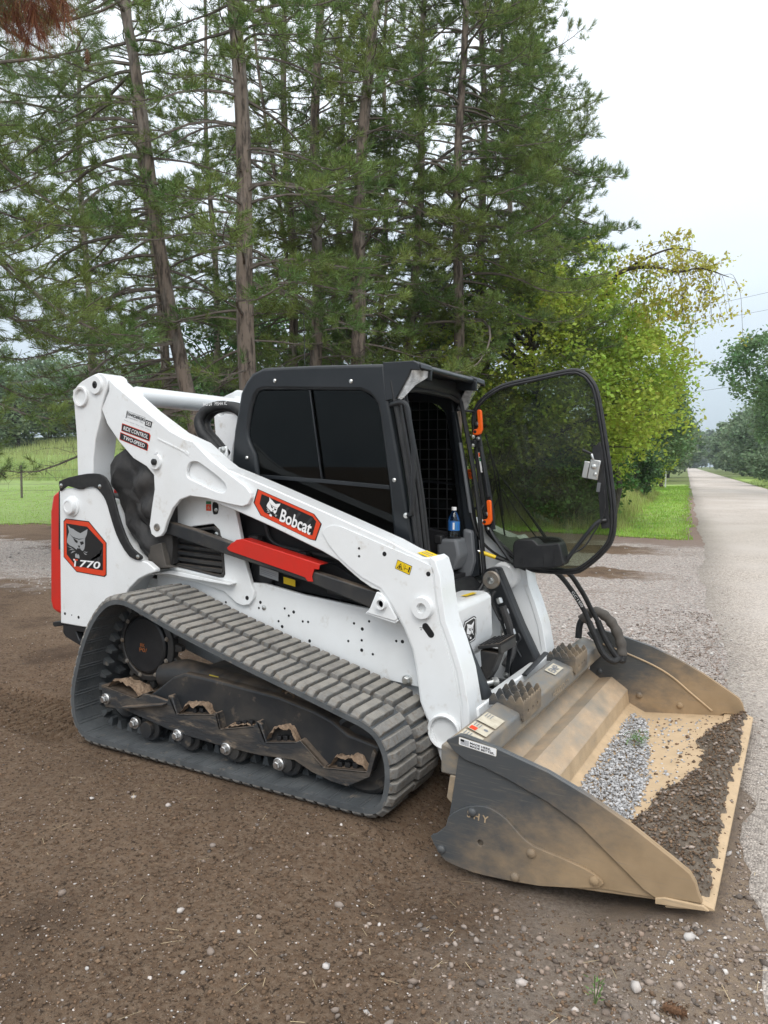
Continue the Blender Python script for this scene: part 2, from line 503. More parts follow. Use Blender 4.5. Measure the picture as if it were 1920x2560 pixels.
def ground_h(x, y):
    x = np.asarray(x, float); y = np.asarray(y, float)
    h = -0.088 * sstep(.80, 1.15, x) * (1 - sstep(1.75, 2.15, x)) * sstep(-1.9, -1.15, y) * (1 - sstep(1.1, 1.6, y))
    # the lawn behind rises gently towards the fence
    rise = sstep(8, 34, y) * (1 - sstep(-8, -3, x)) * sstep(4.5, 10, road_edge(y) - x) * .62
    # the meadow beyond climbs to the edge of the wood
    h = h + rise + 4.0 * sstep(21, 56, y) * sstep(13, 24, road_edge(y) - x)
    # the verge and the ground beside the road sit a hand below the road crown
    d = road_edge(y) - x
    h = h - .05 * sstep(.2, 1.5, d) * sstep(12, 16, y) * (1 - sstep(5, 9, d))
    return h
def soil_detail(x, y):
    near = 1 - sstep(9, 16, np.hypot(x - 1, y + 1))
    z = (fbm(x * 1.3, y * 1.3, 3, 3) - .5) * .05 + (fbm(x * 9, y * 9, 3, 5) - .5) * .022 + (fbm(x * 34, y * 34, 3, 9) - .5) * .014
    d = road_edge(y) - x
    packed = 1 - .75 * (1 - sstep(.0, .5, d))
    # cleat prints left behind the near track
    pr = sstep(-1.05, -1.2, x) * sstep(-4.5, -3.0, x) * sstep(-1.08, -1.0, y) * (1 - sstep(-.56, -.48, y))
    row = np.where(y < -.775, 0., .031); ph_ = np.mod(x + .10 * (y + .8) + row + .010 * (fbm(x * 7, y * 7, 2, 61) - .5), .0625) - .031
    z = z + pr * (-.016 - .065 * np.exp(-(ph_ / .013) ** 2) * (.5 + fbm(x * 5, y * 5, 2, 62)) + .012 * np.exp(-((y + .775) / .02) ** 2))
    under = (np.abs(y) < 1.02) & (np.abs(y) > .5) & (x > -1.0) & (x < .95)
    z = np.where(under, np.minimum(z, -.004), z)
    return z * near * packed
def ground_z(x, y): return ground_h(x, y) + soil_detail(x, y)

def spread(lo, hi, step, far_lo, far_hi, g=1.055):
    mid = list(np.arange(lo, hi, step)); s = step; p = mid[-1]; right = []
    while p < far_hi: s = min(s * g, 12); p += s; right.append(p)
    s = step; p = lo; left = []
    while p > far_lo: s = min(s * g, 12); p -= s; left.append(p)
    return np.array(left[::-1] + mid + right)
gx = spread(-2.62, 2.6, .030, -500, 500, 1.07); gx = np.concatenate([gx[gx < -2.6], np.arange(-2.6, -1.0, .0125), gx[gx > -1.0]]); gy = spread(-2.8, .4, .030, -400, 900, 1.07)
X, Y = np.meshgrid(gx, gy)
Z = ground_z(X, Y)
nx, ny = len(gx), len(gy)
idx = np.arange(nx * ny).reshape(ny, nx)
F = np.stack([idx[:-1, :-1], idx[:-1, 1:], idx[1:, 1:], idx[1:, :-1]], -1).reshape(-1, 4)

def ground_material():
    m = bpy.data.materials.new('ground'); m.use_nodes = True; MATS['ground'] = m
    n, l = m.node_tree.nodes, m.node_tree.links; b = n['Principled BSDF']
    geo = n.new('ShaderNodeNewGeometry'); pos = geo.outputs['Position']
    sp = n.new('ShaderNodeSeparateXYZ'); l.new(pos, sp.inputs[0])
    def noise(sc, dt=6, rough=.6):
        t = n.new('ShaderNodeTexNoise'); t.inputs['Scale'].default_value = sc; t.inputs['Detail'].default_value = dt; t.inputs['Roughness'].default_value = rough
        l.new(pos, t.inputs['Vector']); return t.outputs[0]
    def math_(op, a, c=None):
        x = n.new('ShaderNodeMath'); x.operation = op
        for i, q in enumerate((a, c)):
            if q is None: continue
            if isinstance(q, (int, float)): x.inputs[i].default_value = q
            else: l.new(q, x.inputs[i])
        return x.outputs[0]
    def rng(v, a, c, lo=0., hi=1.):
        x = n.new('ShaderNodeMapRange'); x.interpolation_type = 'SMOOTHSTEP'
        x.inputs['From Min'].default_value = a; x.inputs['From Max'].default_value = c
        x.inputs['To Min'].default_value = lo; x.inputs['To Max'].default_value = hi
        l.new(v, x.inputs['Value']); return x.outputs[0]
    def mix(f, a, c):
        x = n.new('ShaderNodeMix'); x.data_type = 'RGBA'
        if isinstance(f, (int, float)): x.inputs['Factor'].default_value = f
        else: l.new(f, x.inputs['Factor'])
        for k, q in (('A', a), ('B', c)):
            if isinstance(q, tuple): x.inputs[k].default_value = (*q, 1)
            else: l.new(q, x.inputs[k])
        return x.outputs['Result']
    wob = math_('MULTIPLY', math_('SUBTRACT', noise(.9, 5), .5), 3.2)
    wob2 = math_('MULTIPLY', math_('SUBTRACT', noise(3.2, 5), .5), 1.2)
    px = math_('ADD', sp.outputs['X'], wob2); py = math_('ADD', math_('ADD', sp.outputs['Y'], wob), wob2)
    # distance left of the road edge
    edge = math_('SUBTRACT', math_('SUBTRACT', 2.172, math_('MULTIPLY', sp.outputs['Y'], .128)), px)
    soil = mix(rng(noise(3.5, 8), .3, .7), (.138, .084, .050), (.202, .131, .082))
    soil = mix(rng(noise(38, 6, .7), .35, .68), soil, (.25, .18, .124))
    soil = mix(rng(noise(62, 5, .75), .50, .64), soil, (.045, .029, .019))  # dark voids between crumbs, their shade put into the colour
    soil = mix(rng(noise(105, 3, .7), .60, .70), soil, (.30, .225, .16))
    soil = mix(rng(noise(.9, 5, .6), .48, .72), soil, (.082, .053, .035))      # damp patches
    vor = n.new('ShaderNodeTexVoronoi'); vor.inputs['Scale'].default_value = 55; l.new(pos, vor.inputs['Vector'])
    sepc = n.new('ShaderNodeSeparateColor'); l.new(vor.outputs['Color'], sepc.inputs[0])
    gcol = mix(sepc.outputs[0], (.30, .262, .238), (.74, .67, .62))
    gcol = mix(rng(sepc.outputs[1], .7, .9), gcol, (.40, .30, .25))
    tan = mix(rng(noise(30, 6, .7), .35, .65), (.36, .27, .19), (.26, .20, .155))
    nearg = mix(rng(noise(60, 7, .75), .35, .65), (.22, .18, .145), (.42, .36, .305))
    gcol = mix(rng(sp.outputs['Y'], .2, 2.2), nearg, gcol)
    # driveway of loose grey gravel behind the machine
    drive = math_('MULTIPLY', rng(py, 2.0, 2.9), rng(py, 5.9, 5.2))
    right = math_('MULTIPLY', rng(math_('ADD', px, math_('MULTIPLY', sp.outputs['Y'], .1)), -1.6, .2), math_('MULTIPLY', rng(py, .2, 1.2), rng(py, 12.2, 10.8)))
    def patch(cx, cy, rx, ry):      # spread soil left on the gravel
        u = math_('DIVIDE', math_('SUBTRACT', math_('ADD', sp.outputs['X'], wob2), cx), rx); v = math_('DIVIDE', math_('SUBTRACT', math_('ADD', sp.outputs['Y'], wob2), cy), ry)
        return rng(math_('SUBTRACT', 1., math_('ADD', math_('MULTIPLY', u, u), math_('MULTIPLY', v, v))), -.1, .45)
    brown = math_('MAXIMUM', patch(-1.1, 9.9, 2.1, .8), math_('MAXIMUM', patch(-.4, 6.9, 1.5, .6), patch(.6, 5.0, .65, .5)))
    right = math_('MULTIPLY', right, math_('SUBTRACT', 1., brown))
    gmask = math_('MAXIMUM', drive, right)
    nearb = math_('MULTIPLY', rng(edge, 1.15, .35), rng(py, 13., 11.))
    gmask = math_('MAXIMUM', gmask, math_('MULTIPLY', nearb, .8))
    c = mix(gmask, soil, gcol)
    tmask = math_('MULTIPLY', rng(edge, .62, .18), rng(sp.outputs['Y'], .6, -.9))
    c = mix(tmask, c, tan)
    strip = math_('MULTIPLY', rng(py, 10.6, 11.4), rng(px, -6., -2.))
    c = mix(math_('MULTIPLY', strip, .8), c, (.27, .20, .165))
    # far away, past the lawns, plain rough grass
    far = rng(sp.outputs['Y'], 30., 40.)
    c = mix(far, c, mix(rng(noise(.3), .3, .7), (.10, .15, .04), (.16, .17, .06)))
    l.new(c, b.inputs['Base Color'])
    b.inputs['Roughness'].default_value = .95; b.inputs['Specular IOR Level'].default_value = .25
    h = math_('ADD', math_('MULTIPLY', math_('ADD', noise(70, 8, .75), noise(190, 4, .7)), .5), math_('MULTIPLY', math_('MULTIPLY', math_('SUBTRACT', .5, vor.outputs['Distance']), rng(sp.outputs['Y'], .2, 2.2)), gmask))
    bp = n.new('ShaderNodeBump'); bp.inputs['Strength'].default_value = 1.; bp.inputs['Distance'].default_value = .027
    l.new(h, bp.inputs['Height']); l.new(bp.outputs[0], b.inputs['Normal'])
ground_material()
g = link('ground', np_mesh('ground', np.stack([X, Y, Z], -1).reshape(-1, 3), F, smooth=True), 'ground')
tag(g, 'brown worked soil and grey gravel driveway around the loader', 'ground', kind='structure')

# road: one long strip of worn chip-seal asphalt with a ragged edge
def asphalt_material():
    """chip seal: pale chips of many tints bound in a greyer tar, worn smooth in broad patches"""
    m = bpy.data.materials.new('asphalt'); m.use_nodes = True; MATS['asphalt'] = m
    n, l = m.node_tree.nodes, m.node_tree.links; b = n['Principled BSDF']; g = n.new('ShaderNodeNewGeometry')
    v = n.new('ShaderNodeTexVoronoi'); v.inputs['Scale'].default_value = 95; l.new(g.outputs['Position'], v.inputs['Vector'])
    sc = n.new('ShaderNodeSeparateColor'); l.new(v.outputs['Color'], sc.inputs[0])
    def mix(f, a, c):
        x = n.new('ShaderNodeMix'); x.data_type = 'RGBA'; l.new(f, x.inputs['Factor'])
        for k, q in (('A', a), ('B', c)):
            if isinstance(q, tuple): x.inputs[k].default_value = (*q, 1)
            else: l.new(q, x.inputs[k])
        return x.outputs['Result']
    def noise(s, lo, hi):
        t = n.new('ShaderNodeTexNoise'); t.inputs['Scale'].default_value = s; t.inputs['Detail'].default_value = 6; l.new(g.outputs['Position'], t.inputs['Vector'])
        r = n.new('ShaderNodeMapRange'); r.inputs['From Min'].default_value = lo; r.inputs['From Max'].default_value = hi; l.new(t.outputs[0], r.inputs['Value']); return r.outputs[0]
    sp = n.new('ShaderNodeSeparateXYZ'); l.new(g.outputs['Position'], sp.inputs[0])
    def ma(op, a, c):
        x = n.new('ShaderNodeMath'); x.operation = op
        for i, q in enumerate((a, c)):
            if isinstance(q, (int, float)): x.inputs[i].default_value = q
            else: l.new(q, x.inputs[i])
        return x.outputs[0]
    d = ma('ADD', sp.outputs['X'], ma('SUBTRACT', ma('MULTIPLY', sp.outputs['Y'], .128), 2.172))     # metres in from the edge
    wr = n.new('ShaderNodeMapRange'); wr.interpolation_type = 'SMOOTHSTEP'; wr.inputs['From Min'].default_value = 1.3; wr.inputs['From Max'].default_value = .1; l.new(ma('ADD', d, ma('MULTIPLY', noise(1.3, .0, 1.), .8)), wr.inputs['Value'])
    c = mix(sc.outputs[0], (.24, .204, .173), (.66, .58, .505)); c = mix(noise(28, .55, .72), c, (.19, .17, .155)); c = mix(noise(.5, .4, .7), c, (.50, .45, .405))
    dk = mix(sc.outputs[0], (.19, .162, .14), (.54, .475, .415)); c = mix(wr.outputs[0], c, dk)      # dirty loose edge
    l.new(c, b.inputs['Base Color']); b.inputs['Roughness'].default_value = .9
    bp = n.new('ShaderNodeBump'); bp.inputs['Strength'].default_value = .8; bp.inputs['Distance'].default_value = .006; bp.invert = True; l.new(v.outputs['Distance'], bp.inputs['Height']); l.new(bp.outputs[0], b.inputs['Normal'])
asphalt_material()
ys = np.concatenate([np.arange(-6, 14, .08), np.arange(14, 60, .5), np.arange(60, 620, 8.)])
rows = []
for y in ys:
    rag = (fbm(np.array([y * 3.1]), np.array([.3]), 4, 21)[0] - .5) * .16 + (fbm(np.array([y * .4]), np.array([7.3]), 2, 22)[0] - .5) * .25
    e = road_edge(y) + rag
    for k, (t, dz) in enumerate([(0, -.03), (.015, .006), (.5, .012), (2.3, .03), (4.2, .012), (4.62, .006), (4.64, -.05)]):
        rows.append((e + t if k < 3 else road_edge(y) + t, y, dz + (ground_h(e, y) if k < 2 else 0) * 0))
k = 7; n_ = len(ys)
rf = [(i * k + j, i * k + j + 1, (i + 1) * k + j + 1, (i + 1) * k + j) for i in range(n_ - 1) for j in range(k - 1)]
tag(link('road', np_mesh('road', rows, rf, smooth=True), 'asphalt'), 'worn pale chip-seal country road running straight away', 'road', kind='structure')

# lawns: thin sheets over the ground, blades grown on them
M('lawn_base', (.22, .31, .085), .95, col2=(.17, .24, .065), scale=6, col3=(.15, .17, .06), scale3=.8)
M('verge_base', (.25, .39, .07), .95, col2=(.30, .35, .10), scale=3, col3=(.07, .11, .03), scale3=1.2)
def sheet(name, inside, x0, x1, y0, y1, step, mat, lift, label):
    xs = np.arange(x0, x1 + step, step); yy = np.arange(y0, y1 + step, step)
    A, B = np.meshgrid(xs, yy); ok = inside(A, B)
    id_ = np.arange(A.size).reshape(A.shape)
    q = np.stack([id_[:-1, :-1], id_[:-1, 1:], id_[1:, 1:], id_[1:, :-1]], -1).reshape(-1, 4)
    okf = ok.ravel()[q].all(1); q = q[okf]
    used = np.unique(q); remap = -np.ones(A.size, int); remap[used] = np.arange(len(used))
    V = np.stack([A.ravel(), B.ravel(), ground_z(A.ravel(), B.ravel()) + lift], -1)[used]
    return tag(link(name, np_mesh(name, V, remap[q], smooth=True), mat), label, 'lawn', kind='structure')
def in_lawn(x, y):
    return (y > 7.9 + (fbm(x * .8, y * .8, 3, 31) - .5) * 1.6 + .05 * (x + 13)) & (x < -4.6 - .12 * y + (fbm(x, y, 2, 4) - .5))
def in_verge(x, y):
    return (x < road_edge(y) - .12 + (fbm(x * 2, y * 2, 3, 33) - .5) * .4) & (y > 12.5 + (fbm(x * 1.2, y * 1.2, 3, 34) - .5) * 1.0 - .25 * np.clip(road_edge(y) - x - 3, 0, 9) * 0)
sheet('lawn', in_lawn, -60, -4, 6, 36, .4, 'lawn_base', .012, 'mown green lawn behind the driveway on the left')
sheet('grass_verge', in_verge, -14, .8, 11.5, 60, .25, 'verge_base', .012, 'green grass verge left of the road')
def in_rverge(x, y): return (x > road_edge(y) + 4.6 + (fbm(x, y, 2, 35) - .5) * .5)
sheet('far_grass_verge', in_rverge, -6, 30, 14, 110, .6, 'verge_base', .01, 'grass verge on the far side of the road')

def blades(name, inside, x0, x1, y0, y1, n, h, wd, mat, label, lean=.35, dens=None):
    x = RNG.uniform(x0, x1, n); y = y0 + (y1 - y0) * RNG.uniform(0, 1, n) ** 1.5
    ok = inside(x, y); x, y = x[ok], y[ok]
    if dens is not None:
        p = dens(x, y); ok = RNG.uniform(0, 1, len(x)) < p; x, y = x[ok], y[ok]
    n = len(x); z = ground_z(x, y)
    hh = (h(x, y) if callable(h) else h) * RNG.uniform(.5, 1.25, n)
    ww = (wd(x, y) if callable(wd) else wd) * RNG.uniform(.7, 1.3, n)
    a = RNG.uniform(0, 2 * np.pi, n); la = RNG.uniform(0, 2 * np.pi, n); le = RNG.uniform(0, lean, n) * hh
    dx, dy = np.cos(a) * ww / 2, np.sin(a) * ww / 2
    v0 = np.stack([x - dx, y - dy, z], -1); v1 = np.stack([x + dx, y + dy, z], -1)
    v2 = np.stack([x + np.cos(la) * le, y + np.sin(la) * le, z + hh], -1)
    V = np.stack([v0, v1, v2], 1).reshape(-1, 3); Fb = np.arange(3 * n).reshape(-1, 3)
    return tag(link(name, np_mesh(name, V, Fb), mat), label, 'grass', kind='stuff')
verge_h = lambda x, y: .06 + .75 * sstep(1.2, 2.8, road_edge(y) - x) * sstep(13., 15, y)
tall = lambda x, y: sstep(1.1, 2.6, road_edge(y) - x) * sstep(13, 14.5, y)
blades('lawn_grass', in_lawn, -32, -4.5, 6.5, 26, 60000, .05, lambda x, y: .010 + .0006 * y, 'grass_blade', 'short mown blades of the lawn on the left')
blades('field_grass', lambda x, y: y > 24 + 0 * x, -60, -8, 23, 62, 40000, lambda x, y: .45 + .25 * fbm(x * .3, y * .3, 2, 8), .045, 'grass_field', 'tall pale meadow grass beyond the wire fence')
blades('verge_grass', in_verge, -9, .8, 12, 55, 80000, lambda x, y: .07 + 0 * x, lambda x, y: .010 + .0006 * y, 'grass_blade', 'short bright green grass along the road edge')
blades('tall_grass', in_verge, -9, .4, 12.5, 40, 90000, verge_h, lambda x, y: .008 + .0006 * y, 'grass_dry', 'tall seeding grass between the trees and the mown verge', .45, tall)
blades('far_verge_grass', in_rverge, -2, 26, 20, 110, 30000, lambda x, y: .12 + .5 * sstep(1, 4, x - road_edge(y) - 4.6), lambda x, y: .02 + .0008 * y, 'grass_field', 'rough grass on the far side of the road')

# ------------------------------------------------------------------ loose stones
ICO_V = []
ph = (1 + 5 ** .5) / 2
for a, b_ in ((1, ph),):
    for s in (-1, 1):
        for t in (-1, 1):
            ICO_V += [(0, s * a, t * b_), (s * a, t * b_, 0), (t * b_, 0, s * a)]
ICO_V = np.array(ICO_V, float); ICO_V /= np.linalg.norm(ICO_V[0])
bm = bmesh.new()
for p in ICO_V: bm.verts.new(p)
bmesh.ops.convex_hull(bm, input=bm.verts)
bm.verts.index_update()
ICO_V = np.array([v.co[:] for v in bm.verts]); ICO_F = np.array([[v.index for v in f.verts] for f in bm.faces]); bm.free()
STONES = []
for k in range(10):
    r = np.random.default_rng(100 + k)
    STONES.append(ICO_V * r.uniform(.58, 1.2, (12, 1)) * np.array([1., r.uniform(.6, .9), r.uniform(.4, .7)]))
OCT_V = np.array([(1, 0, 0), (-1, 0, 0), (0, 1, 0), (0, -1, 0), (0, 0, 1), (0, 0, -1)], float)
OCT_F = np.array([(0, 2, 4), (2, 1, 4), (1, 3, 4), (3, 0, 4), (2, 0, 5), (1, 2, 5), (3, 1, 5), (0, 3, 5)])
def stone_mesh(name, P, S, low=False, sink=.25, tilt=.5):
    """P (n,3) ground points, S (n,) half lengths"""
    n = len(P)
    base = np.stack([OCT_V * np.array([1, .75, .55])] * 1) if low else np.stack(STONES)
    fc = OCT_F if low else ICO_F
    B = base[RNG.integers(0, len(base), n)] * (1 if not low else RNG.uniform(.7, 1.2, (n, 6, 1)))
    a = RNG.uniform(0, 2 * np.pi, n); t = RNG.normal(0, tilt, n)
    ca, sa, ct, st = np.cos(a), np.sin(a), np.cos(t), np.sin(t)
    x, y, z = B[..., 0], B[..., 1], B[..., 2]
    y, z = y * ct[:, None] - z * st[:, None], y * st[:, None] + z * ct[:, None]
    x, y = x * ca[:, None] - y * sa[:, None], x * sa[:, None] + y * ca[:, None]
    V = np.stack([x, y, z], -1) * S[:, None, None]
    V[..., 2] += S[:, None] * (.5 - sink)
    V += P[:, None, :]
    k = B.shape[1]
    Fs = (fc[None] + (np.arange(n) * k)[:, None, None]).reshape(-1, 3)
    return np_mesh(name, V.reshape(-1, 3), Fs)
def on_ground(x, y, lift=0.): return np.stack([x, y, ground_z(x, y) + lift], -1)
def clear_of_machine(x, y): return ~((x > 1.15) & (x < 2.2) & (np.abs(y) < 1.08)) & ~((np.abs(y) > .52) & (np.abs(y) < 1.03) & (x > -1.05) & (x < .95))

def cam_scatter(n, bmin, bmax, power=1.6):
    """points spread over the view, denser near the camera"""
    b = bmin + (bmax - bmin) * RNG.uniform(0, 1, n) ** power; a = RNG.uniform(-.62, .62, n) * b
    return CAM.x + a * math.sin(YAW) + b * math.cos(YAW), CAM.y - a * math.cos(YAW) + b * math.sin(YAW)
x, y = cam_scatter(5200, 1.7, 9.); ok = clear_of_machine(x, y) & (x < road_edge(y) - .1)
x, y = x[ok], y[ok]
s = np.clip(RNG.lognormal(-5.45, .45, len(x)), .002, .016)
tag(link('soil_pebbles', stone_mesh('soil_pebbles', on_ground(x, y), s, low=True, sink=.4), 'pebble'), 'small brown and grey pebbles strewn over the soil', 'pebbles', kind='stuff')
x, y = cam_scatter(650, 1.7, 8.); ok = clear_of_machine(x, y) & (x < road_edge(y) + .2); x, y = x[ok], y[ok]
s = np.clip(RNG.lognormal(-5.35, .5, len(x)), .002, .017)
tag(link('pale_pebbles', stone_mesh('pale_pebbles', on_ground(x, y), s, sink=.45), 'pebble_pale'), 'pale quartz pebbles strewn over the soil', 'pebbles', kind='stuff')
x, y = cam_scatter(30000, 1.7, 6.5, 1.3); ok = clear_of_machine(x, y) & (x < road_edge(y) - .5 * RNG.uniform(0, 1, len(x))); x, y = x[ok], y[ok]
s = np.clip(RNG.lognormal(-5.5, .5, len(x)), .002, .015)
pr_ = (x < -1.1) & (y > -1.08) & (y < -.48); x, y, s = x[~pr_], y[~pr_], s[~pr_]
tag(link('soil_crumbs', stone_mesh('soil_crumbs', on_ground(x, y), s, low=True, sink=.3), 'clod'), 'dark crumbs of loosened soil in front of the machine', 'soil', kind='stuff')
x, y = cam_scatter(3200, 1.7, 6.5); ok = clear_of_machine(x, y) & (x < road_edge(y)); x, y = x[ok], y[ok]
tag(link('pale_grit', stone_mesh('pale_grit', on_ground(x, y), np.clip(RNG.lognormal(-5.95, .35, len(x)), .0015, .006), low=True, sink=.3), 'pebble_pale'), 'tiny pale flecks of grit in the soil', 'grit', kind='stuff')
# stony ground in front of and beside the bucket, out to the road edge
n = 9000
y = RNG.uniform(-2.5, 4.5, n); d = np.abs(RNG.normal(0, .5, n)) - RNG.uniform(-.1, .5, n) ** 2 * 1.6; x = road_edge(y) - d
x = np.concatenate([x, RNG.uniform(1.9, 2.6, 4200)]); y = np.concatenate([y, RNG.uniform(-2.4, 1.6, 4200)])
ok = clear_of_machine(x, y); x, y = x[ok], y[ok]
s = np.clip(RNG.lognormal(-5.15, .5, len(x)), .003, .022)
tag(link('edge_gravel', stone_mesh('edge_gravel', on_ground(x, y), s, low=True, sink=.35), 'pebble'), 'mixed stones along the road edge by the bucket', 'gravel', kind='stuff')
n = 5200; y = RNG.uniform(-2.4, 10., n); x = road_edge(y) + np.abs(RNG.normal(0, .38, n)) - .35; ok = clear_of_machine(x, y); x, y = x[ok], y[ok]
tag(link('shoulder_chips', stone_mesh('shoulder_chips', np.stack([x, y, np.maximum(ground_z(x, y), np.where(x > road_edge(y) + .08, .008, -1.))], -1), np.clip(RNG.lognormal(-5.2, .45, len(x)), .003, .016), low=True, sink=.3), 'pebble_pale'), 'pale loose chips scattered over the road edge', 'gravel', kind='stuff')
n = 460; x = RNG.normal(1.75, .42, n); y = RNG.normal(-1.52, .26, n); ok = clear_of_machine(x, y) & (x < road_edge(y)); x, y = x[ok], y[ok]
tag(link('spilled_stones', stone_mesh('spilled_stones', on_ground(x, y), np.clip(RNG.lognormal(-4.95, .45, len(x)), .004, .020)), 'pebble'), 'larger stones spilled in the soil beside the bucket lip', 'gravel', kind='stuff')
# driveway gravel
n = 30000; x = RNG.uniform(-12, 2.2, n); y = RNG.uniform(.6, 10.5, n)
gm = np.where(x < -1.5, sstep(1.9, 2.9, y + (fbm(x * .9, y * .9, 3, 51) - .5) * 2) * (1 - sstep(5.0, 6.0, y)), 1 - .7 * sstep(3.5, 5., y))
brown = np.maximum(1 - ((x + 1.1) / 2.1) ** 2 - ((y - 9.9) / .8) ** 2, np.maximum(1 - ((x + .4) / 1.5) ** 2 - ((y - 6.9) / .6) ** 2, 1 - ((x - .6) / .65) ** 2 - ((y - 5.) / .5) ** 2))
ok = (RNG.uniform(0, 1, n) < gm * np.where(brown > .1, .12, 1)) & (x < road_edge(y) + .1) & clear_of_machine(x, y); x, y = x[ok], y[ok]
s = np.clip(RNG.lognormal(-4.6, .4, len(x)), .006, .03)
tag(link('driveway_gravel', stone_mesh('driveway_gravel', on_ground(x, y), s, low=True), 'pebble_pale'), 'pale grey gravel of the driveway behind the loader', 'gravel', kind='stuff')
# bigger single stones that stand out
STONE_LABEL = ['rounded stone on the soil just outside the bucket heel', 'pale stone at the bottom edge below the bucket heel', 'stone at the bottom edge below the front of the track', 'stone among the spill under the middle of the bucket side',
    'largest stone in the spill below the front half of the bucket side', 'stone below the front corner of the bucket lip', 'stone in the shadow under the bucket lip corner', 'pale stone on the soil beside the middle of the near track',
    'small stone beside the near track, towards its rear half', 'stone between track front and the bottom of the picture', 'stone at the road edge just ahead of the bucket lip corner', 'stone at the road edge beside the middle of the bucket lip',
    'stone at the bottom edge, midway between track front and weed', 'stone at the bottom edge left of the weed', 'stone at the left of the picture near the bottom corner', 'stone at the bottom edge below the middle of the track']
BIG = [(1.03, -1.52, .021), (1.20, -1.86, .019), (.62, -1.86, .017), (1.45, -1.78, .022), (1.72, -1.62, .025), (2.02, -1.50, .024), (1.90, -1.36, .021), (.02, -1.32, .018),
       (-.35, -1.42, .016), (.40, -1.46, .018), (2.12, -1.18, .024), (2.18, -.55, .020), (.86, -1.98, .020), (1.58, -1.98, .019), (-.9, -1.75, .022), (.18, -1.98, .017)]
for i, (bx_, by_, bs) in enumerate(BIG):
    me = stone_mesh('loose_stone', on_ground(np.array([bx_]), np.array([by_])), np.array([bs]), sink=.2)
    tag(link('loose_stone', me, 'pebble_pale' if i % 3 else 'pebble'), STONE_LABEL[i], 'stone', 'single stones on the soil')
# dry needles and straw on the soil
n = 300; x, y = cam_scatter(n, 1.7, 6.); ok = clear_of_machine(x, y); x, y = x[ok], y[ok]; n = len(x)
a = RNG.uniform(0, 2 * np.pi, n); L = RNG.uniform(.008, .034, n); z = ground_z(x, y) + .006
d = np.stack([np.cos(a) * L, np.sin(a) * L, RNG.normal(0, .004, n)], -1); w_ = np.stack([-np.sin(a), np.cos(a), 0 * a], -1) * .0008
c = np.stack([x, y, z], -1)
V = np.stack([c - d - w_, c - d + w_, c + d + w_ + [0, 0, .003], c + d - w_ + [0, 0, .003]], 1).reshape(-1, 3)
tag(link('dry_straw', np_mesh('dry_straw', V, np.arange(4 * n).reshape(-1, 4)), 'straw'), 'dry pine needles and straw scattered on the soil', 'straw', kind='stuff')
# a small green weed by the road edge
wp = Vector((1.93, -1.62, 0)); b = MB()
for k in range(16):
    a = random.uniform(0, 6.28); h = random.uniform(.02, .08); r = random.uniform(.002, .022)
    p = wp + Vector((math.cos(a) * r, math.sin(a) * r, h + float(ground_z(wp.x, wp.y)))); q = Vector((math.cos(a + .5), math.sin(a + .5), random.uniform(0, .8))) * random.uniform(.010, .02)
    s_ = q.cross(Vector((0, 0, 1))).normalized() * .0032
    b.add([p - s_, p + s_, p + q], [(0, 1, 2)])
weed = tag(empty('weed', (wp.x, wp.y, 0)), 'small yellow-green weed growing at the stony road edge', 'weed')
o = b.build('leaves', 'leaf_green', weed); o.matrix_parent_inverse = Matrix.Translation(-wp)
b = MB(); z0 = float(ground_z(wp.x, wp.y))
for k in range(3): b.tube([(wp.x, wp.y, z0 - .01), (wp.x + .01 * k, wp.y + .008 * k, z0 + .06), (wp.x + .015 * k, wp.y - .01 * k, z0 + .085)], .0014, 5)
o = b.build('stem', 'leaf_green', weed); o.matrix_parent_inverse = Matrix.Translation(-wp)
# pine cone lying at the road edge
cz = float(ground_z(2.13, -1.56)); pc = tag(empty('pine_cone', (2.13, -1.56, cz)), 'brown pine cone lying at the sandy road edge', 'pine cone'); b = MB()
for k in range(60):
    t = k / 60; a = k * 2.4; r = .016 * math.sin(math.pi * (.15 + .8 * t)); p = Vector((-.03 + .06 * t, r * math.cos(a), .014 + r * math.sin(a)))
    q = Vector((.006, math.cos(a) * .007, math.sin(a) * .007)); s_ = q.cross(Vector((1, 0, 0))).normalized() * .005
    b.add([p - s_, p + s_, p + q + s_ * .6, p + q - s_ * .6], [(0, 1, 2, 3)])
b.tube([(-.03, 0, .014), (0, 0, .014), (.032, 0, .014)], [.006, .011, .004], 8)
b.build('scales', 'cone', pc)
# ------------------------------------------------------------------ the track loader (x forward, -y towards the camera)
loader = tag(empty('track_loader'), 'white and black compact track loader with red trim, open cab door and wide bucket', 'loader')
def mirror(poly): return poly
SIDES = (-1, 1)

def hexbolt(p, axis, r=.016, h=.012, parent=None, mat='zinc', name='bolt'):
    a = Vector(axis).normalized(); p = Vector(p); b = MB()
    b.lathe([(r * 1.35, 0), (r * 1.35, h * .25), (r * 1.2, h * .3)], p, a, 16)
    b.lathe([(r, h * .3), (r, h), (r * .8, h * 1.15)], p, a, 6)
    return b.build(name, mat, parent)
def rivet(p, axis, r=.02, h=.012, parent=None, mat='bucket_dust', name='bolt_head'):
    return MB().lathe([(r, 0), (r * .95, h * .5), (r * .6, h * .9), (.0001, h)], p, axis, 14).build(name, mat, parent)
def boss(p, y0, y1, r, rin, mat, parent, name='pin_boss', depth=.05):
    """ring standing off a plate, with a recessed bore"""
    s = -1 if y1 < y0 else 1
    b = MB().lathe([(r * 1.12, 0), (r * 1.05, abs(y1 - y0) * .5), (r, abs(y1 - y0)), (rin * 1.08, abs(y1 - y0)), (rin, abs(y1 - y0) - .006), (rin, -depth), (.0005, -depth)], (p[0], y0, p[1]), (0, s, 0), 28)
    return b.build(name, mat, parent)

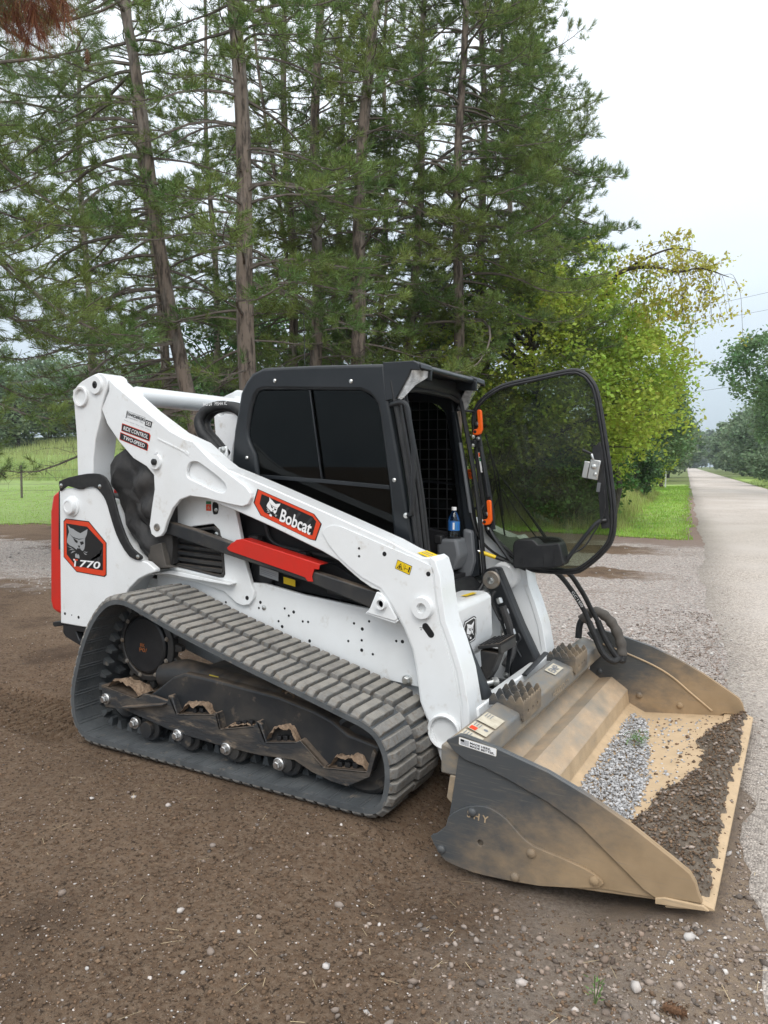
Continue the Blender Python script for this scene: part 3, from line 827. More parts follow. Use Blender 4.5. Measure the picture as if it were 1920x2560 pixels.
# --- bucket dust: tan silt thick on the floor and towards the lip, dark bare steel near the top rear
def bucket_dust_material(name, base, hi, thr):
    m = bpy.data.materials.new(name); m.use_nodes = True; MATS[name] = m
    n, l = m.node_tree.nodes, m.node_tree.links; b = n['Principled BSDF']
    g = n.new('ShaderNodeNewGeometry'); s = n.new('ShaderNodeSeparateXYZ'); l.new(g.outputs['Position'], s.inputs[0])
    mp = n.new('ShaderNodeMapping'); mp.inputs['Scale'].default_value = (1, .6, 1.6); mp.inputs['Rotation'].default_value = (0, .45, 0)
    l.new(g.outputs['Position'], mp.inputs[0])
    t = n.new('ShaderNodeTexNoise'); t.inputs['Scale'].default_value = 5.5; t.inputs['Detail'].default_value = 9; t.inputs['Roughness'].default_value = .68
    l.new(mp.outputs[0], t.inputs['Vector'])
    def ma(op, a, c):
        x = n.new('ShaderNodeMath'); x.operation = op
        for i, q in enumerate((a, c)):
            if isinstance(q, (int, float)): x.inputs[i].default_value = q
            else: l.new(q, x.inputs[i])
        return x.outputs[0]
    f = ma('ADD', ma('MULTIPLY', ma('SUBTRACT', s.outputs['X'], 1.62), thr[0]), ma('MULTIPLY', ma('SUBTRACT', t.outputs[0], .5), thr[1]))
    f = ma('ADD', f, ma('MULTIPLY', ma('SUBTRACT', .16, s.outputs['Z']), thr[2])); f = ma('ADD', f, thr[3])
    r = n.new('ShaderNodeMapRange'); r.interpolation_type = 'SMOOTHSTEP'; l.new(f, r.inputs['Value'])
    x = n.new('ShaderNodeMix'); x.data_type = 'RGBA'; l.new(r.outputs[0], x.inputs['Factor'])
    x.inputs['A'].default_value = (*base, 1)
    y = n.new('ShaderNodeMix'); y.data_type = 'RGBA'
    t2 = n.new('ShaderNodeTexNoise'); t2.inputs['Scale'].default_value = 13; t2.inputs['Detail'].default_value = 8; l.new(g.outputs['Position'], t2.inputs['Vector'])
    l.new(t2.outputs[0], y.inputs['Factor']); y.inputs['A'].default_value = (hi[0] * .72, hi[1] * .70, hi[2] * .66, 1); y.inputs['B'].default_value = (hi[0] * 1.2, hi[1] * 1.2, hi[2] * 1.2, 1)
    l.new(y.outputs['Result'], x.inputs['B'])
    # fine scratches
    mp2 = n.new('ShaderNodeMapping'); mp2.inputs['Scale'].default_value = (3, 40, 60); mp2.inputs['Rotation'].default_value = (0, .5, 0); l.new(g.outputs['Position'], mp2.inputs[0])
    t3 = n.new('ShaderNodeTexNoise'); t3.inputs['Scale'].default_value = 3; t3.inputs['Detail'].default_value = 6; l.new(mp2.outputs[0], t3.inputs['Vector'])
    r3 = n.new('ShaderNodeMapRange'); r3.inputs['From Min'].default_value = .58; r3.inputs['From Max'].default_value = .75; r3.inputs['To Max'].default_value = .5; l.new(t3.outputs[0], r3.inputs['Value'])
    z = n.new('ShaderNodeMix'); z.data_type = 'RGBA'; l.new(r3.outputs[0], z.inputs['Factor']); l.new(x.outputs['Result'], z.inputs['A']); z.inputs['B'].default_value = (.20, .175, .14, 1)
    l.new(z.outputs['Result'], b.inputs['Base Color'])
    rr = n.new('ShaderNodeMapRange'); rr.inputs['To Min'].default_value = .42; rr.inputs['To Max'].default_value = .85; l.new(r.outputs[0], rr.inputs['Value']); l.new(rr.outputs[0], b.inputs['Roughness'])
    bp = n.new('ShaderNodeBump'); bp.inputs['Strength'].default_value = .25; bp.inputs['Distance'].default_value = .004; l.new(t2.outputs[0], bp.inputs['Height']); l.new(bp.outputs[0], b.inputs['Normal'])
bucket_dust_material('bucket_dust', (.066, .071, .075), (.33, .235, .140), (1.55, 1.5, 1.5, .46))
bucket_dust_material('bucket_floor', (.23, .19, .14), (.49, .36, .225), (1.6, 2.4, .9, 1.0))
bucket_dust_material('bucket_back', (.23, .205, .165), (.46, .335, .22), (.3, 2.2, .4, .62))
bucket_dust_material('bucket_top', (.13, .137, .140), (.30, .235, .155), (.5, 2.4, -.8, .40))
bucket_dust_material('bracket_steel', (.042, .047, .052), (.26, .20, .135), (2.6, 2.2, -1.5, 1.0))

# ================================================================== main frame
BODY = [(-.85, .90), (-.30, .868), (-.153, .865), (-.071, .867), (.184, .829), (.564, .796), (.70, .80), (.86, .80), (.86, .447), (.672, .458), (.64, .44), (.3, .36), (-.3, .36), (-.85, .50)]
frame = MB().ext([(-1.40, .45), (.70, .42), (.70, .70), (-.30, .80), (-1.40, .85)], -.50, .50).build('main_frame', 'white_paint', loader, .004)
for s in SIDES: MB().ext(BODY, s * .53, s * .505).build('frame_side', 'white_paint', frame, .004)
HOLES = [(-.097, .765), (-.107, .734), (.062, .748), (.119, .735), (.088, .713), (.022, .677), (.045, .651), (.176, .692), (.209, .693), (.218, .596), (.483, .715), (.569, .734), (.530, .692), (.527, .636), (.450, .623), (.527, .587), (.590, .575), (.719, .655), (.752, .656), (-.334, .744)]
for i, (hx, hz) in enumerate(HOLES):
    MB().lathe([(.0065 if i % 3 else .009, 0), (.0062, .0012), (.0001, .0012)], (hx, -.53, hz), (0, -1, 0), 10).build('hole', 'black_void', frame)
hexbolt((-.072, -.53, .739), (0, -1, 0), .010, .008, frame)
hexbolt((.780, -.53, .475), (0, -1, 0), .020, .022, frame)
# overlapping rear side panel with its rounded toe
SP = [(-.265, 1.28), (-.242, 1.237), (-.211, 1.108), (-.183, .98), (-.146, .867), (-.123, .823), (-.127, .786), (-.159, .748), (-.201, .739), (-.248, .751), (-.284, .776), (-.332, .805), (-.418, .822), (-.545, .84), (-.80, .858), (-.82, .90), (-.674, .925), (-.36, .885), (-.325, .90), (-.335, 1.05), (-.36, 1.14), (-.40, 1.17), (-.54, 1.15), (-.80, 1.09), (-.82, 1.20), (-.70, 1.24), (-.63, 1.32), (-.45, 1.34)]
for s in (1, -1): side = MB().ext(SP, s * .55, s * .52).build('side_panel', 'white_paint', loader, .005)
MB().lathe([(.012, 0), (.009, .001), (.0001, .001)], (-.170, -.55, .785), (0, -1, 0), 14).build('hole', 'black_void', side)
MB().ext([(-.918, .858), (-.794, .877), (-.659, .904), (-.24, .862), (-.246, .852), (-.53, .868), (-.693, .880), (-.794, .868)], -.60, -.545).build('fender_lip', 'white_paint', side, .003)
# cooling grille set in the panel
GR = [(-.79, 1.085), (-.54, 1.137), (-.39, 1.157), (-.355, 1.14), (-.330, 1.05), (-.318, .90), (-.33, .882), (-.36, .880), (-.68, .918), (-.77, .93), (-.79, .97)]
gr = MB().ext(GR, -.53, -.43).build('cooling_grille', 'black_void', side)
b = MB()
ring = [((p[0] - (-.55)) * .93 - .55, (p[1] - 1.01) * .88 + 1.01) for p in GR]
b.ext(GR, -.556, -.53, holes=[ring])
b.build('grille_frame', 'black_dusty', side, .004)
for k in range(6):
    z = .925 + k * .036
    MB().ext([(-.77, z - .006), (-.34, z - .020), (-.34, z + .002), (-.77, z + .014)], -.552, -.515).build('slat', 'black_dusty', side, .003)
hexbolt((-.372, -.556, 1.115), (0, -1, 0), .010, .006, side)
# instruction stickers on the side
Decal((-.449, -.5505, 1.24), (.037, 0, 0), (0, 0, .052), (0, -1, 0)).poly([(0, 0), (1, 0), (1, .68), (0, .68)], 0, 0).poly([(0, .7), (1, .7), (1, 1), (0, 1)], 1, 0).text('6', .3, .15, .75, .55, 2, 1).build('sticker', ['decal_red', 'decal_green', 'decal_cream'], side)
b = MB().ext(smooth_poly([(-.40, 1.286), (-.363, 1.278), (-.365, 1.231), (-.382, 1.222), (-.4, 1.229)], 3), -.5505, -.552); b.build('opening', 'black_void', side)
hexbolt((-.377, -.5515, 1.246), (0, -1, 0), .008, .008, side)

# engine bay between the frame and the lift arm: dark, with a tank and pipes
b = MB()
b.ext([(-.33, 1.30), (-.20, .86), (.58, .79), (.76, .80), (.76, 1.10), (.5, 1.15), (-.3, 1.42)], -.47, -.425)
bay = b.build('engine_bay', 'black_void', loader, .01)
b = MB()
b.ext([(-.20, .868), (-.05, .855), (-.05, .99), (.30, .93), (.30, .84), (.62, .80), (.62, .86), (.36, .99), (-.16, 1.07)], -.495, -.47)
b.build('cover_plate', 'black_paint', bay, .006)
b = MB().tube(smooth_path([(-.10, -.485, 1.20), (-.06, -.49, 1.10), (.04, -.49, 1.06), (.30, -.49, 1.03), (.5, -.485, 1.0)], 6), .010, 8); b.build('pipe', 'hose_black', bay)
b = MB()
for px, pz in ((-.13, 1.085), (.175, 1.02)):
    b.lathe([(.036, 0), (.036, .03), (.030, .034), (.0001, .034)], (px, -.52, pz), (0, 0, 1), 18)
    for k in range(10):
        a = k * .628; b.box((px + .037 * math.cos(a), -.52 + .037 * math.sin(a), pz + .016), (.006, .006, .026))
b.build('filler_cap', 'black_plastic', bay)
Decal((-.128, -.4955, .905), (.124, 0, -.025), (.001, 0, .048), (0, -1, 0)).poly([(0, 0), (1, 0), (1, 1), (0, 1)], 0, 0).poly([(.06, .65), (.9, .65), (.9, .70), (.06, .70)], 1, 1).poly([(.06, .45), (.9, .45), (.9, .5), (.06, .5)], 1, 1).poly([(.06, .25), (.7, .25), (.7, .3), (.06, .3)], 1, 1).build('sticker', ['decal_grey', 'decal_line'], bay)
Decal((.03, -.4955, .872), (.075, 0, -.012), (0, 0, .035), (0, -1, 0)).poly([(0, 0), (1, 0), (1, 1), (0, 1)], 0, 0).build('sticker', ['decal_yellow'], bay)
hexbolt((.42, -.475, .985), (0, -1, 0), .012, .01, bay)

# ================================================================== control link bar and red arm support
LINKB = [(-.70, 1.12), (-.683, 1.165), (-.654, 1.175), (-.456, 1.137), (-.233, 1.085), (.29, .973), (.663, .90), (.70, .86), (.627, .822), (.275, .915), (-.263, 1.023), (-.458, 1.063), (-.68, 1.11)]
for s in (1, -1): linkbar = MB().ext(LINKB, s * .625, s * .575).build('control_link', 'black_dusty', loader, .006)
RED = [(-.236, 1.056), (-.215, 1.073), (-.205, 1.083), (-.189, 1.088), (-.172, 1.102), (-.134, 1.108), (.35, 1.009), (.345, .983), (.318, .983), (.303, .945), (.310, .921), (.277, .920), (.262, .938), (.20, .952), (-.217, 1.040), (-.228, 1.046)]
b = MB().ext(RED, -.632, -.627)
b.ext([(-.18, 1.100), (-.134, 1.1085), (.35, 1.0095), (.35, 1.004), (-.134, 1.103), (-.178, 1.096)], -.627, -.555)
b.build('arm_support', 'red_paint', loader, .003)
# pivot bracket at the front of the link
for s in (1, -1):
    b = MB()
    b.ext([(.620, .80), (.639, .826), (.674, .905), (.700, .900), (.735, .865), (.783, .79), (.775, .775)], s * .645, s * .622)
    b.ext([(.610, .797), (.625, .812), (.79, .782), (.775, .765)], s * .64, s * .52)
    brk = b.build('link_bracket', 'white_paint', loader, .005)
boss((.705, .853), -.645, -.668, .026, .017, 'white_paint', brk)
MB().tube(smooth_path([(.782, -.60, .80), (.815, -.59, .74), (.848, -.57, .66), (.868, -.56, .58)], 5), .012, 8).build('stiffener', 'white_paint', brk)

# ================================================================== rear uprights, tail gate, boot
PANEL = [(-1.455, 1.345), (-1.311, 1.352), (-1.157, 1.361), (-1.092, 1.327), (-1.052, 1.275), (-1.024, 1.202), (-.986, 1.113), (-.913, 1.011), (-.835, .966), (-.746, .955), (-.686, .921), (-.686, .904), (-.742, .887), (-.815, .855), (-.885, .800), (-.945, .730), (-1.0, .640), (-1.045, .545), (-1.16, .540), (-1.28, .5355), (-1.474, .537)]
for s in SIDES:
    up_ = MB().ext(PANEL, s * .70, s * .66).build('rear_upright', 'white_paint', loader, .006)
    MB().ext([(-1.45, .56), (-1.08, .56), (-1.02, .66), (-.93, .82), (-.80, .93), (-.95, 1.05), (-1.05, 1.26), (-1.45, 1.33)], s * .655, s * .50).build('inner_box', 'white_paint', up_)
    TR = [(-1.449, 1.388), (-1.271, 1.428), (-1.148, 1.439), (-1.077, 1.428), (-1.031, 1.394), (-.992, 1.317), (-.949, 1.197), (-.9, 1.094), (-.845, 1.024), (-.778, .988), (-.79, .963), (-.869, .978), (-.947, 1.059), (-.991, 1.138), (-1.024, 1.219), (-1.051, 1.283), (-1.092, 1.33), (-1.148, 1.362), (-1.224, 1.355), (-1.274, 1.345), (-1.442, 1.331)]
    MB().ext(smooth_poly(TR[:-1], 2) + [TR[-1]], s * .712, s * .698).build('rubber_flap', 'hose_black', up_, .003)
    if s < 0:
        for p in ((-1.425, 1.365), (-1.095, 1.365), (-.802, .982)): hexbolt((p[0], -.712, p[1]), (0, -1, 0), .009, .006, up_)
        MB().lathe([(.062, 0), (.060, .008), (.048, .012), (.046, .034), (.040, .037), (.030, .037), (.029, .034), (.0001, .034)], (-1.346, -.70, 1.245), (0, -1, 0), 32).build('pin_cap', 'white_paint', up_)
        for p in ((-1.435, .60, .009), (-1.375, .597, .004), (-1.315, .590, .009)):
            MB().lathe([(p[2], 0), (p[2] * .9, .0012), (.0001, .0012)], (p[0], -.70, p[1]), (0, -1, 0), 12).build('hole', 'black_void', up_)
        near_up = up_
# black canvas boot behind the flap
def boot(s):
    B = [(-1.135, 1.40), (-1.128, 1.487), (-1.018, 1.578), (-.97, 1.585), (-.90, 1.54), (-.78, 1.48), (-.70, 1.43), (-.66, 1.353), (-.66, 1.248), (-.66, 1.15), (-.665, .939), (-.743, .906), (-.81, .944), (-.865, .983), (-.967, 1.085), (-1.028, 1.198), (-1.072, 1.321)]
    pts = smooth_poly(B, 2); N = len(pts); cx = sum(p[0] for p in pts) / N; cz = sum(p[1] for p in pts) / N
    b = MB(); vs = []; rings = 9
    for k in range(rings):
        t = k / (rings - 1)
        for p in pts:
            x = cx + (p[0] - cx) * (1 - t); z = cz + (p[1] - cz) * (1 - t)
            fold = .022 * math.sin(x * 22 + z * 9 + 2 * math.sin(z * 11)) * math.sin(math.pi * t * .9 + .3) + .011 * math.sin(x * 48 - z * 33 + 2 * math.sin(x * 19)) + .005 * math.sin(x * 90 + z * 60)
            vs.append((x, s * (.600 + .035 * math.sin(math.pi * min(t, .5)) + fold), z))
    fs = []
    for k in range(rings - 1):
        for i in range(N): fs.append((k * N + i, k * N + (i + 1) % N, (k + 1) * N + (i + 1) % N, (k + 1) * N + i))
    b.add(vs, fs); b.ext(B, s * .59, s * .50)
    b.build('canvas_boot', 'canvas_black', loader, angle=60)
for s in SIDES: boot(s)
b = MB()
b.ext([(-.80, 1.03), (-.70, 1.06), (-.665, .935), (-.60, .928), (-.745, .912), (-.80, .95)], -.64, -.60); b.build('boot_skirt', 'canvas_brown', loader, .004)
# engine hood closing the space between the uprights
MB().ext([(-1.45, .95), (-.42, .90), (-.42, 1.22), (-.60, 1.30), (-1.40, 1.31), (-1.45, 1.28)], -.495, .495).build('engine_hood', 'black_plastic', loader, .02, 3)
# tail gate
b = MB()
b.ext([(-1.455, 1.34), (-1.50, 1.335), (-1.56, 1.30), (-1.585, 1.20), (-1.605, .66), (-1.59, .61), (-1.53, .585), (-1.455, .58)], -.675, .675)
gate = b.build('tail_gate', 'red_paint', loader, .02, 3)
MB().ext([(-1.45, 1.33), (-1.475, 1.33), (-1.49, .98), (-1.45, .98)], -.692, -.66).build('gate_seal', 'black_plastic', gate)
MB().ext([(-1.50, .98), (-1.55, .97), (-1.55, .93), (-1.50, .92)], -.672, -.655).build('gate_latch', 'black_void', gate)
b = MB(); b.ext([(-1.47, .53), (-1.05, .525), (-1.12, .42), (-1.30, .41), (-1.45, .455), (-1.475, .48)], -.69, -.63, holes=[[(-1.36, .50), (-1.28, .50), (-1.26, .455), (-1.33, .452)]])
b.box((-1.40, 0, .47), (.14, 1.26, .09)); b.build('rear_bumper', 'black_paint', loader, .006)
MB().ext([(-1.56, .535), (-1.475, .545), (-1.475, .52), (-1.55, .505), (-1.565, .515)], -.69, -.52).build('bumper_pad', 'black_plastic', loader, .004)
# model badge on the upright
def head_polys(O, U, V, d, light, dark, lay):
    """emblem: a wildcat's head"""
    n = lambda L: [((u - 690) / 240, (450 - v) / 320) for u, v in L]
    m = lambda L: [(O[0] + U[0] * a + V[0] * c, O[1] + U[1] * a + V[1] * c) for a, c in n(L)]
    d.poly(m([(708, 140), (735, 165), (770, 175), (800, 192), (845, 210), (880, 192), (925, 168), (917, 215), (895, 255), (893, 320), (885, 350), (868, 370), (850, 362), (838, 345), (828, 352), (812, 345), (800, 362), (765, 342), (725, 328), (695, 302), (700, 262), (712, 228), (722, 205)]), light, lay)
    for L in ([(722, 218), (765, 248), (830, 262), (893, 252), (830, 270), (765, 256)], [(765, 258), (790, 268), (816, 282), (812, 303), (785, 292)], [(838, 288), (876, 281), (882, 302), (852, 318)], [(814, 323), (844, 323), (830, 347)]):
        d.poly(m(L), dark, lay + 1)
    for L in ([(698, 338), (735, 344), (775, 364), (735, 352)], [(710, 374), (745, 360), (782, 370), (745, 368)], [(733, 403), (755, 380), (792, 376), (762, 390)], [(876, 366), (905, 378), (924, 372), (905, 386)], [(872, 376), (895, 392), (915, 400), (892, 402)], [(785, 405), (798, 396), (806, 412), (815, 400), (830, 415), (830, 442), (783, 435)]):
        d.poly(m(L), light, lay)
d = Decal((-1.424, -.7002, .85), (1, 0, 0), (0, 0, 1), (0, -1, 0))
q = lambda L: [(x + 1.424, z - .85) for x, z in L]
BD = [(-1.424, 1.151), (-1.404, 1.168), (-1.208, 1.159), (-1.066, 1.044), (-1.071, .862), (-1.088, .85), (-1.321, .861), (-1.431, .941)]
def inset(P, k):
    cx = sum(p[0] for p in P) / len(P); cz = sum(p[1] for p in P) / len(P)
    return [(cx + (x - cx) * k, cz + (z - cz) * k) for x, z in P]
d.poly(q(inset(BD, 1.02)), 1, 0).poly(q(inset(BD, .985)), 0, 1).poly(q([(-1.402, 1.142), (-1.222, 1.130), (-1.090, 1.036), (-1.096, .884), (-1.326, .893), (-1.404, .958)]), 1, 2)
for k in range(4):
    x0 = -1.24 + k * .045
    d.poly(q([(x0 - .04, .91 + k * .01), (x0 - .02, .905 + k * .01), (-1.10, .99 + k * .012 - .02), (-1.10, 1.005 + k * .012 - .02)]), 4, 3)
head_polys((-1.402 + 1.424, .935 - .85), (.19, 0), (0, .205), d, 2, 1, 4)
d.text('770', .132, .040, .250 + .06, .083, 3, 5, .02, .18).poly([(.085, .040), (.098, .040), (.106, .083), (.092, .083)], 3, 5).poly([(.082, .076), (.094, .076), (.094, .085), (.080, .085)], 3, 6).poly([(.094, .076), (.118, .076), (.120, .085), (.094, .085)], 0, 6)
d.build('badge', ['decal_red', 'decal_black', 'decal_grey', 'decal_white', 'decal_stripe'], near_up)

# ================================================================== lift arms
BEAM_TOP = [(-.60, 1.64), (-.364, 1.519), (-.25, 1.475), (-.139, 1.441), (.074, 1.371), (.47, 1.237), (.744, 1.142), (.822, 1.108), (.907, 1.078), (.955, 1.080), (.978, 1.055)]
LEG_FR = [(.990, .93), (1.012, .802), (1.053, .704), (1.096, .58), (1.125, .429), (1.133, .327), (1.11, .20), (1.079, .14)]
LEG_RR = [(1.008, .165), (.955, .30), (.902, .419), (.875, .589), (.86, .654), (.815, .749), (.773, .811), (.72, .875), (.685, .911), (.646, .919), (.583, .952), (.52, .994), (.465, 1.034), (.371, 1.075), (.075, 1.178), (-.157, 1.252), (-.244, 1.275), (-.42, 1.33), (-.60, 1.50)]
RPL = [(-1.125, 1.805), (-1.062, 1.904), (-1.06, 1.972), (-1.015, 1.935), (-.813, 1.806), (-.598, 1.671), (-.494, 1.627), (-.433, 1.613), (-.313, 1.516), (-.075, 1.378), (-.05, 1.350), (-.047, 1.322), (-.066, 1.290), (-.104, 1.278), (-.17, 1.286), (-.346, 1.315), (-.458, 1.324), (-.531, 1.303), (-.585, 1.254), (-.629, 1.182), (-.652, 1.125), (-.675, 1.100), (-.713, 1.090), (-.748, 1.108), (-.761, 1.153), (-.742, 1.249), (-.718, 1.354), (-.722, 1.433), (-.776, 1.48), (-.876, 1.524), (-.988, 1.618), (-1.08, 1.717)]
RBOX = [(-1.17, 1.95), (-1.10, 1.985), (-.983, 1.906), (-.813, 1.790), (-.598, 1.665), (-.44, 1.608), (-.30, 1.51), (-.10, 1.39), (-.12, 1.29), (-.42, 1.34), (-.72, 1.45), (-.88, 1.535), (-.99, 1.63), (-1.09, 1.74)]
SLOT = smooth_poly([(-.482, 1.451), (-.461, 1.497), (-.414, 1.506), (-.369, 1.489), (-.242, 1.415), (-.208, 1.374), (-.223, 1.35), (-.272, 1.351), (-.431, 1.405), (-.472, 1.424)], 3)
HUB = circ(1.028, .308, .066, 28)
arms = {}
for s in SIDES:
    arm = MB().ext(BEAM_TOP + LEG_FR + LEG_RR, s * .64, s * .50, holes=[HUB]).build('lift_arm', 'white_paint', loader, .014, 3)
    arms[s] = arm
    b = MB().ext(RPL, s * .664, s * .641, holes=[SLOT])
    b.build('rear_plate', 'white_paint', arm, .004)
    MB().ext(RBOX, s * .638, s * .505).build('rear_box', 'white_paint', arm, .012)
    # forward overlay plate of the bend
    OV = [(.374, 1.167), (.393, 1.190), (.431, 1.203), (.486, 1.198), (.735, 1.118), (.900, 1.066), (.955, 1.045), (.972, .93), (.99, .80), (1.03, .70), (1.07, .58), (1.10, .43), (1.108, .327), (1.088, .215), (1.066, .165), (1.015, .19), (.965, .31), (.915, .42), (.89, .58), (.874, .654), (.83, .749), (.79, .811), (.74, .880), (.70, .925), (.60, .965), (.53, 1.010), (.468, 1.055), (.412, 1.110)]
    MB().ext(OV, s * .6465, s * .641, holes=[circ(.919, .855, .028, 20), circ(1.028, .308, .0665, 28)]).build('side_plate', 'white_paint', arm, .002)
    # front closing plate
    FP = [(.949, 1.086), (.974, 1.070), (.999, .997), (1.007, .93), (1.029, .802), (1.070, .704), (1.113, .58), (1.142, .429), (1.150, .327), (1.120, .327), (1.112, .429), (1.084, .58), (1.041, .704), (1.0, .802), (.978, .93), (.968, 1.01), (.945, 1.060)]
    MB().ext(FP, s * .645, s * .495).build('front_plate', 'white_paint', arm, .003)
    # lower hub ring: a thick-walled bore
    b = MB().lathe([(.066, 0), (.066, .022), (.074, .026), (.080, .020), (.082, -.01)], (1.028, s * .640, .308), (0, s, 0), 36); b.build('hub_ring', 'white_paint', arm)
    MB().lathe([(.064, .0), (.064, -.135)], (1.028, s * .638, .308), (0, s, 0), 32).build('hub_bore', 'white_paint', arm)
    MB().lathe([(.0655, -.1365), (.0001, -.1365)], (1.028, s * .638, .308), (0, s, 0), 32).build('hub_shade_cap', 'black_paint', arm)  # black cap: the shade deep in the open bore, painted on
    if s < 0:
        boss((.919, .855), -.646, -.672, .048, .022, 'white_paint', arm)
        MB().lathe([(.0225, -.03), (.0001, -.03)], (.919, -.646, .855), (0, -1, 0), 20).build('bore_shade_disc', 'black_void', arm)  # black disc stands in for the shade inside the pivot bore
        boss((-.699, 1.504), -.664, -.678, .040, .012, 'white_paint', arm)
        b = MB().lathe([(.018, 0), (.018, .012), (.010, .016), (.0001, .016)], (-.699, -.676, 1.504), (0, -1, 0), 12); b.build('pin', 'hose_black', arm)
        b = MB().box((-.699, -.672, 1.552), (.022, .012, .012)); b.build('grease_tab', 'white_paint', arm)
        MB().lathe([(.022, 0), (.021, .004), (.014, .005), (.012, .001), (.0001, .001)], (-.703, -.664, 1.146), (0, -1, 0), 20).build('pin', 'dull_steel', arm)
        for hx, hz, hr in ((.582, 1.102, .006), (.582, 1.065, .006), (.718, 1.084, .011), (.942, 1.008, .011)):
            MB().lathe([(hr, 0), (hr * .95, .0012), (.0001, .0012)], (hx, -.6465, hz), (0, -1, 0), 14).build('hole', 'black_void', arm)
        cap = [(.926 + .0, .776)] ; a1, a2 = Vector((.930, .770)), Vector((.957, .738)); ax = (a2 - a1).normalized(); pn = Vector((-ax.y, ax.x)); sl = []
        for k in range(9): t = math.pi * k / 8; sl.append(tuple(a2 + ax * (.016 * math.sin(t)) + pn * (.016 * math.cos(t))))
        for k in range(9): t = math.pi * k / 8; sl.append(tuple(a1 - ax * (.016 * math.sin(t)) - pn * (.016 * math.cos(t))))
        MB().ext(sl, -.6465, -.648).build('slotted_hole', 'black_void', arm)
        MB().ext([(-.685, 1.635), (-.49, 1.563), (-.483, 1.569), (-.462, 1.553), (-.462, 1.536), (-.482, 1.545), (-.490, 1.553), (-.688, 1.626)], -.664, -.667).build('raised_weld', 'white_paint', arm, .001)
        # decals
        d = Decal((-.018, -.6412, 1.365), (.34, 0, -.113), (.033, 0, .09), (0, -1, 0))
        OUT = [(-.018, 1.367), (.322, 1.254), (.365, 1.208), (.331, 1.126), (.296, 1.131), (.000, 1.235), (-.044, 1.298)]
        d = Decal((0, -.6402, 0), (1, 0, 0), (0, 0, 1), (0, -1, 0))
        d.poly(inset(OUT, 1.02), 1, 0).poly(inset(OUT, .985), 0, 1).poly([(.006, 1.344), (.316, 1.241), (.337, 1.218), (.314, 1.149), (.023, 1.252), (-.008, 1.295)], 1, 2)
        for k in range(4): d.poly([(.06 + k * .07, 1.27 - k * .023), (.075 + k * .07, 1.265 - k * .023), (.11 + k * .07, 1.30 - k * .023), (.095 + k * .07, 1.305 - k * .023)], 3, 3)
        head_polys((.022, 1.243), (.078, -.026), (.030, .092), d, 2, 1, 4)
        b_ = d.b; b_.mi = 2; V, Fc = text_tris('Bobcat', .022)
        U_, V_ = Vector((.185, -.0625)), Vector((.019, .062)); O_ = Vector((.116, 1.212))
        b_.add([(O_.x + U_.x * a + V_.x * c, -.6402 - .0043, O_.y + U_.y * a + V_.y * c) for a, c in V], Fc)
        d.build('badge', ['decal_red', 'decal_black', 'decal_white', 'decal_stripe'], arm)
        def slant(O, U, V, y=-.6645): return Decal((O[0], y, O[1]), (U[0], 0, U[1]), (V[0], 0, V[1]), (0, -1, 0))
        R = [(0, 0), (1, 0), (1, 1), (0, 1)]
        d = slant((-.967, 1.678), (.218, -.062), (.008, .043)); d.poly([(0, 0), (1, 0), (1.02, .75), (.97, 1), (0, 1)], 0, 0).poly([(.015, .08), (.985, .08), (.99, .72), (.96, .92), (.015, .92)], 1, 1).text('RIDE CONTROL', .07, .24, .94, .76, 2, 2, .012, .2); d.build('badge', ['decal_red', 'decal_black', 'decal_white'], arm)
        d = slant((-.982, 1.630), (.216, -.066), (.007, .042)); d.poly([(0, 0), (1, 0), (1.02, .75), (.97, 1), (0, 1)], 0, 0).poly([(.015, .08), (.985, .08), (.99, .72), (.96, .92), (.015, .92)], 1, 1).text('TWO-SPEED', .14, .24, .90, .76, 2, 2, .012, .2); d.build('badge', ['decal_red', 'decal_black', 'decal_white'], arm)
        d = slant((-.943, 1.734), (.210, -.062), (.017, .056))
        d.text('SWIDERSKI', .07, .62, .72, .92, 1, 2, .025).text('EQUIPMENT, INC.', .06, .40, .70, .52, 2, 2).poly([(.74, .30), (.97, .30), (.97, .86), (.74, .86)], 1, 1).text('SEI', .775, .40, .94, .76, 0, 3, .012).text('Wausau   Mosinee   Thorp   Antigo   Waupaca', .0, .02, .97, .13, 2, 2)
        for L in ([(.04, 1.0), (.72, 1.0), (.72, 1.02), (.04, 1.02)], [(.04, .30), (.06, .30), (.06, 1.0), (.04, 1.0)]): d.poly(L, 1, 1)
        d.build('badge', ['decal_white', 'decal_black', 'decal_line'], arm)
        d = slant((.776, 1.023), (.071, -.0245), (.012, .037), -.6466)
        d.poly([(-.03, -.06), (1.03, -.06), (1.03, 1.06), (-.03, 1.06)], 1, 0).poly(R, 0, 1).poly([(.08, .12), (.46, .12), (.27, .85)], 1, 2).poly([(.15, .2), (.39, .2), (.27, .68)], 0, 3).poly([(.22, .25), (.32, .25), (.32, .5), (.22, .5)], 1, 4).poly([(.49, .05), (.505, .05), (.505, .95), (.49, .95)], 1, 2).poly([(.62, .45), (.82, .45), (.82, .52), (.62, .52)], 1, 2).poly([(.86, .2), (.95, .2), (.95, .85), (.86, .85)], 1, 2).poly([(.58, .2), (.61, .2), (.61, .8), (.58, .8)], 1, 2); d.build('sticker', ['decal_yellow', 'decal_black'], arm)
        d = Decal((.868, -.612, 1.0935), (.070, 0, -.022), (.012, .075, .0035), (.25, 0, 1)); d.poly(R, 0, 2); d.poly([(.1, .3), (.9, .3), (.9, .4), (.1, .4)], 1, 3).poly([(.1, .6), (.7, .6), (.7, .7), (.1, .7)], 1, 3); d.build('sticker', ['decal_yellow', 'decal_line'], arm)
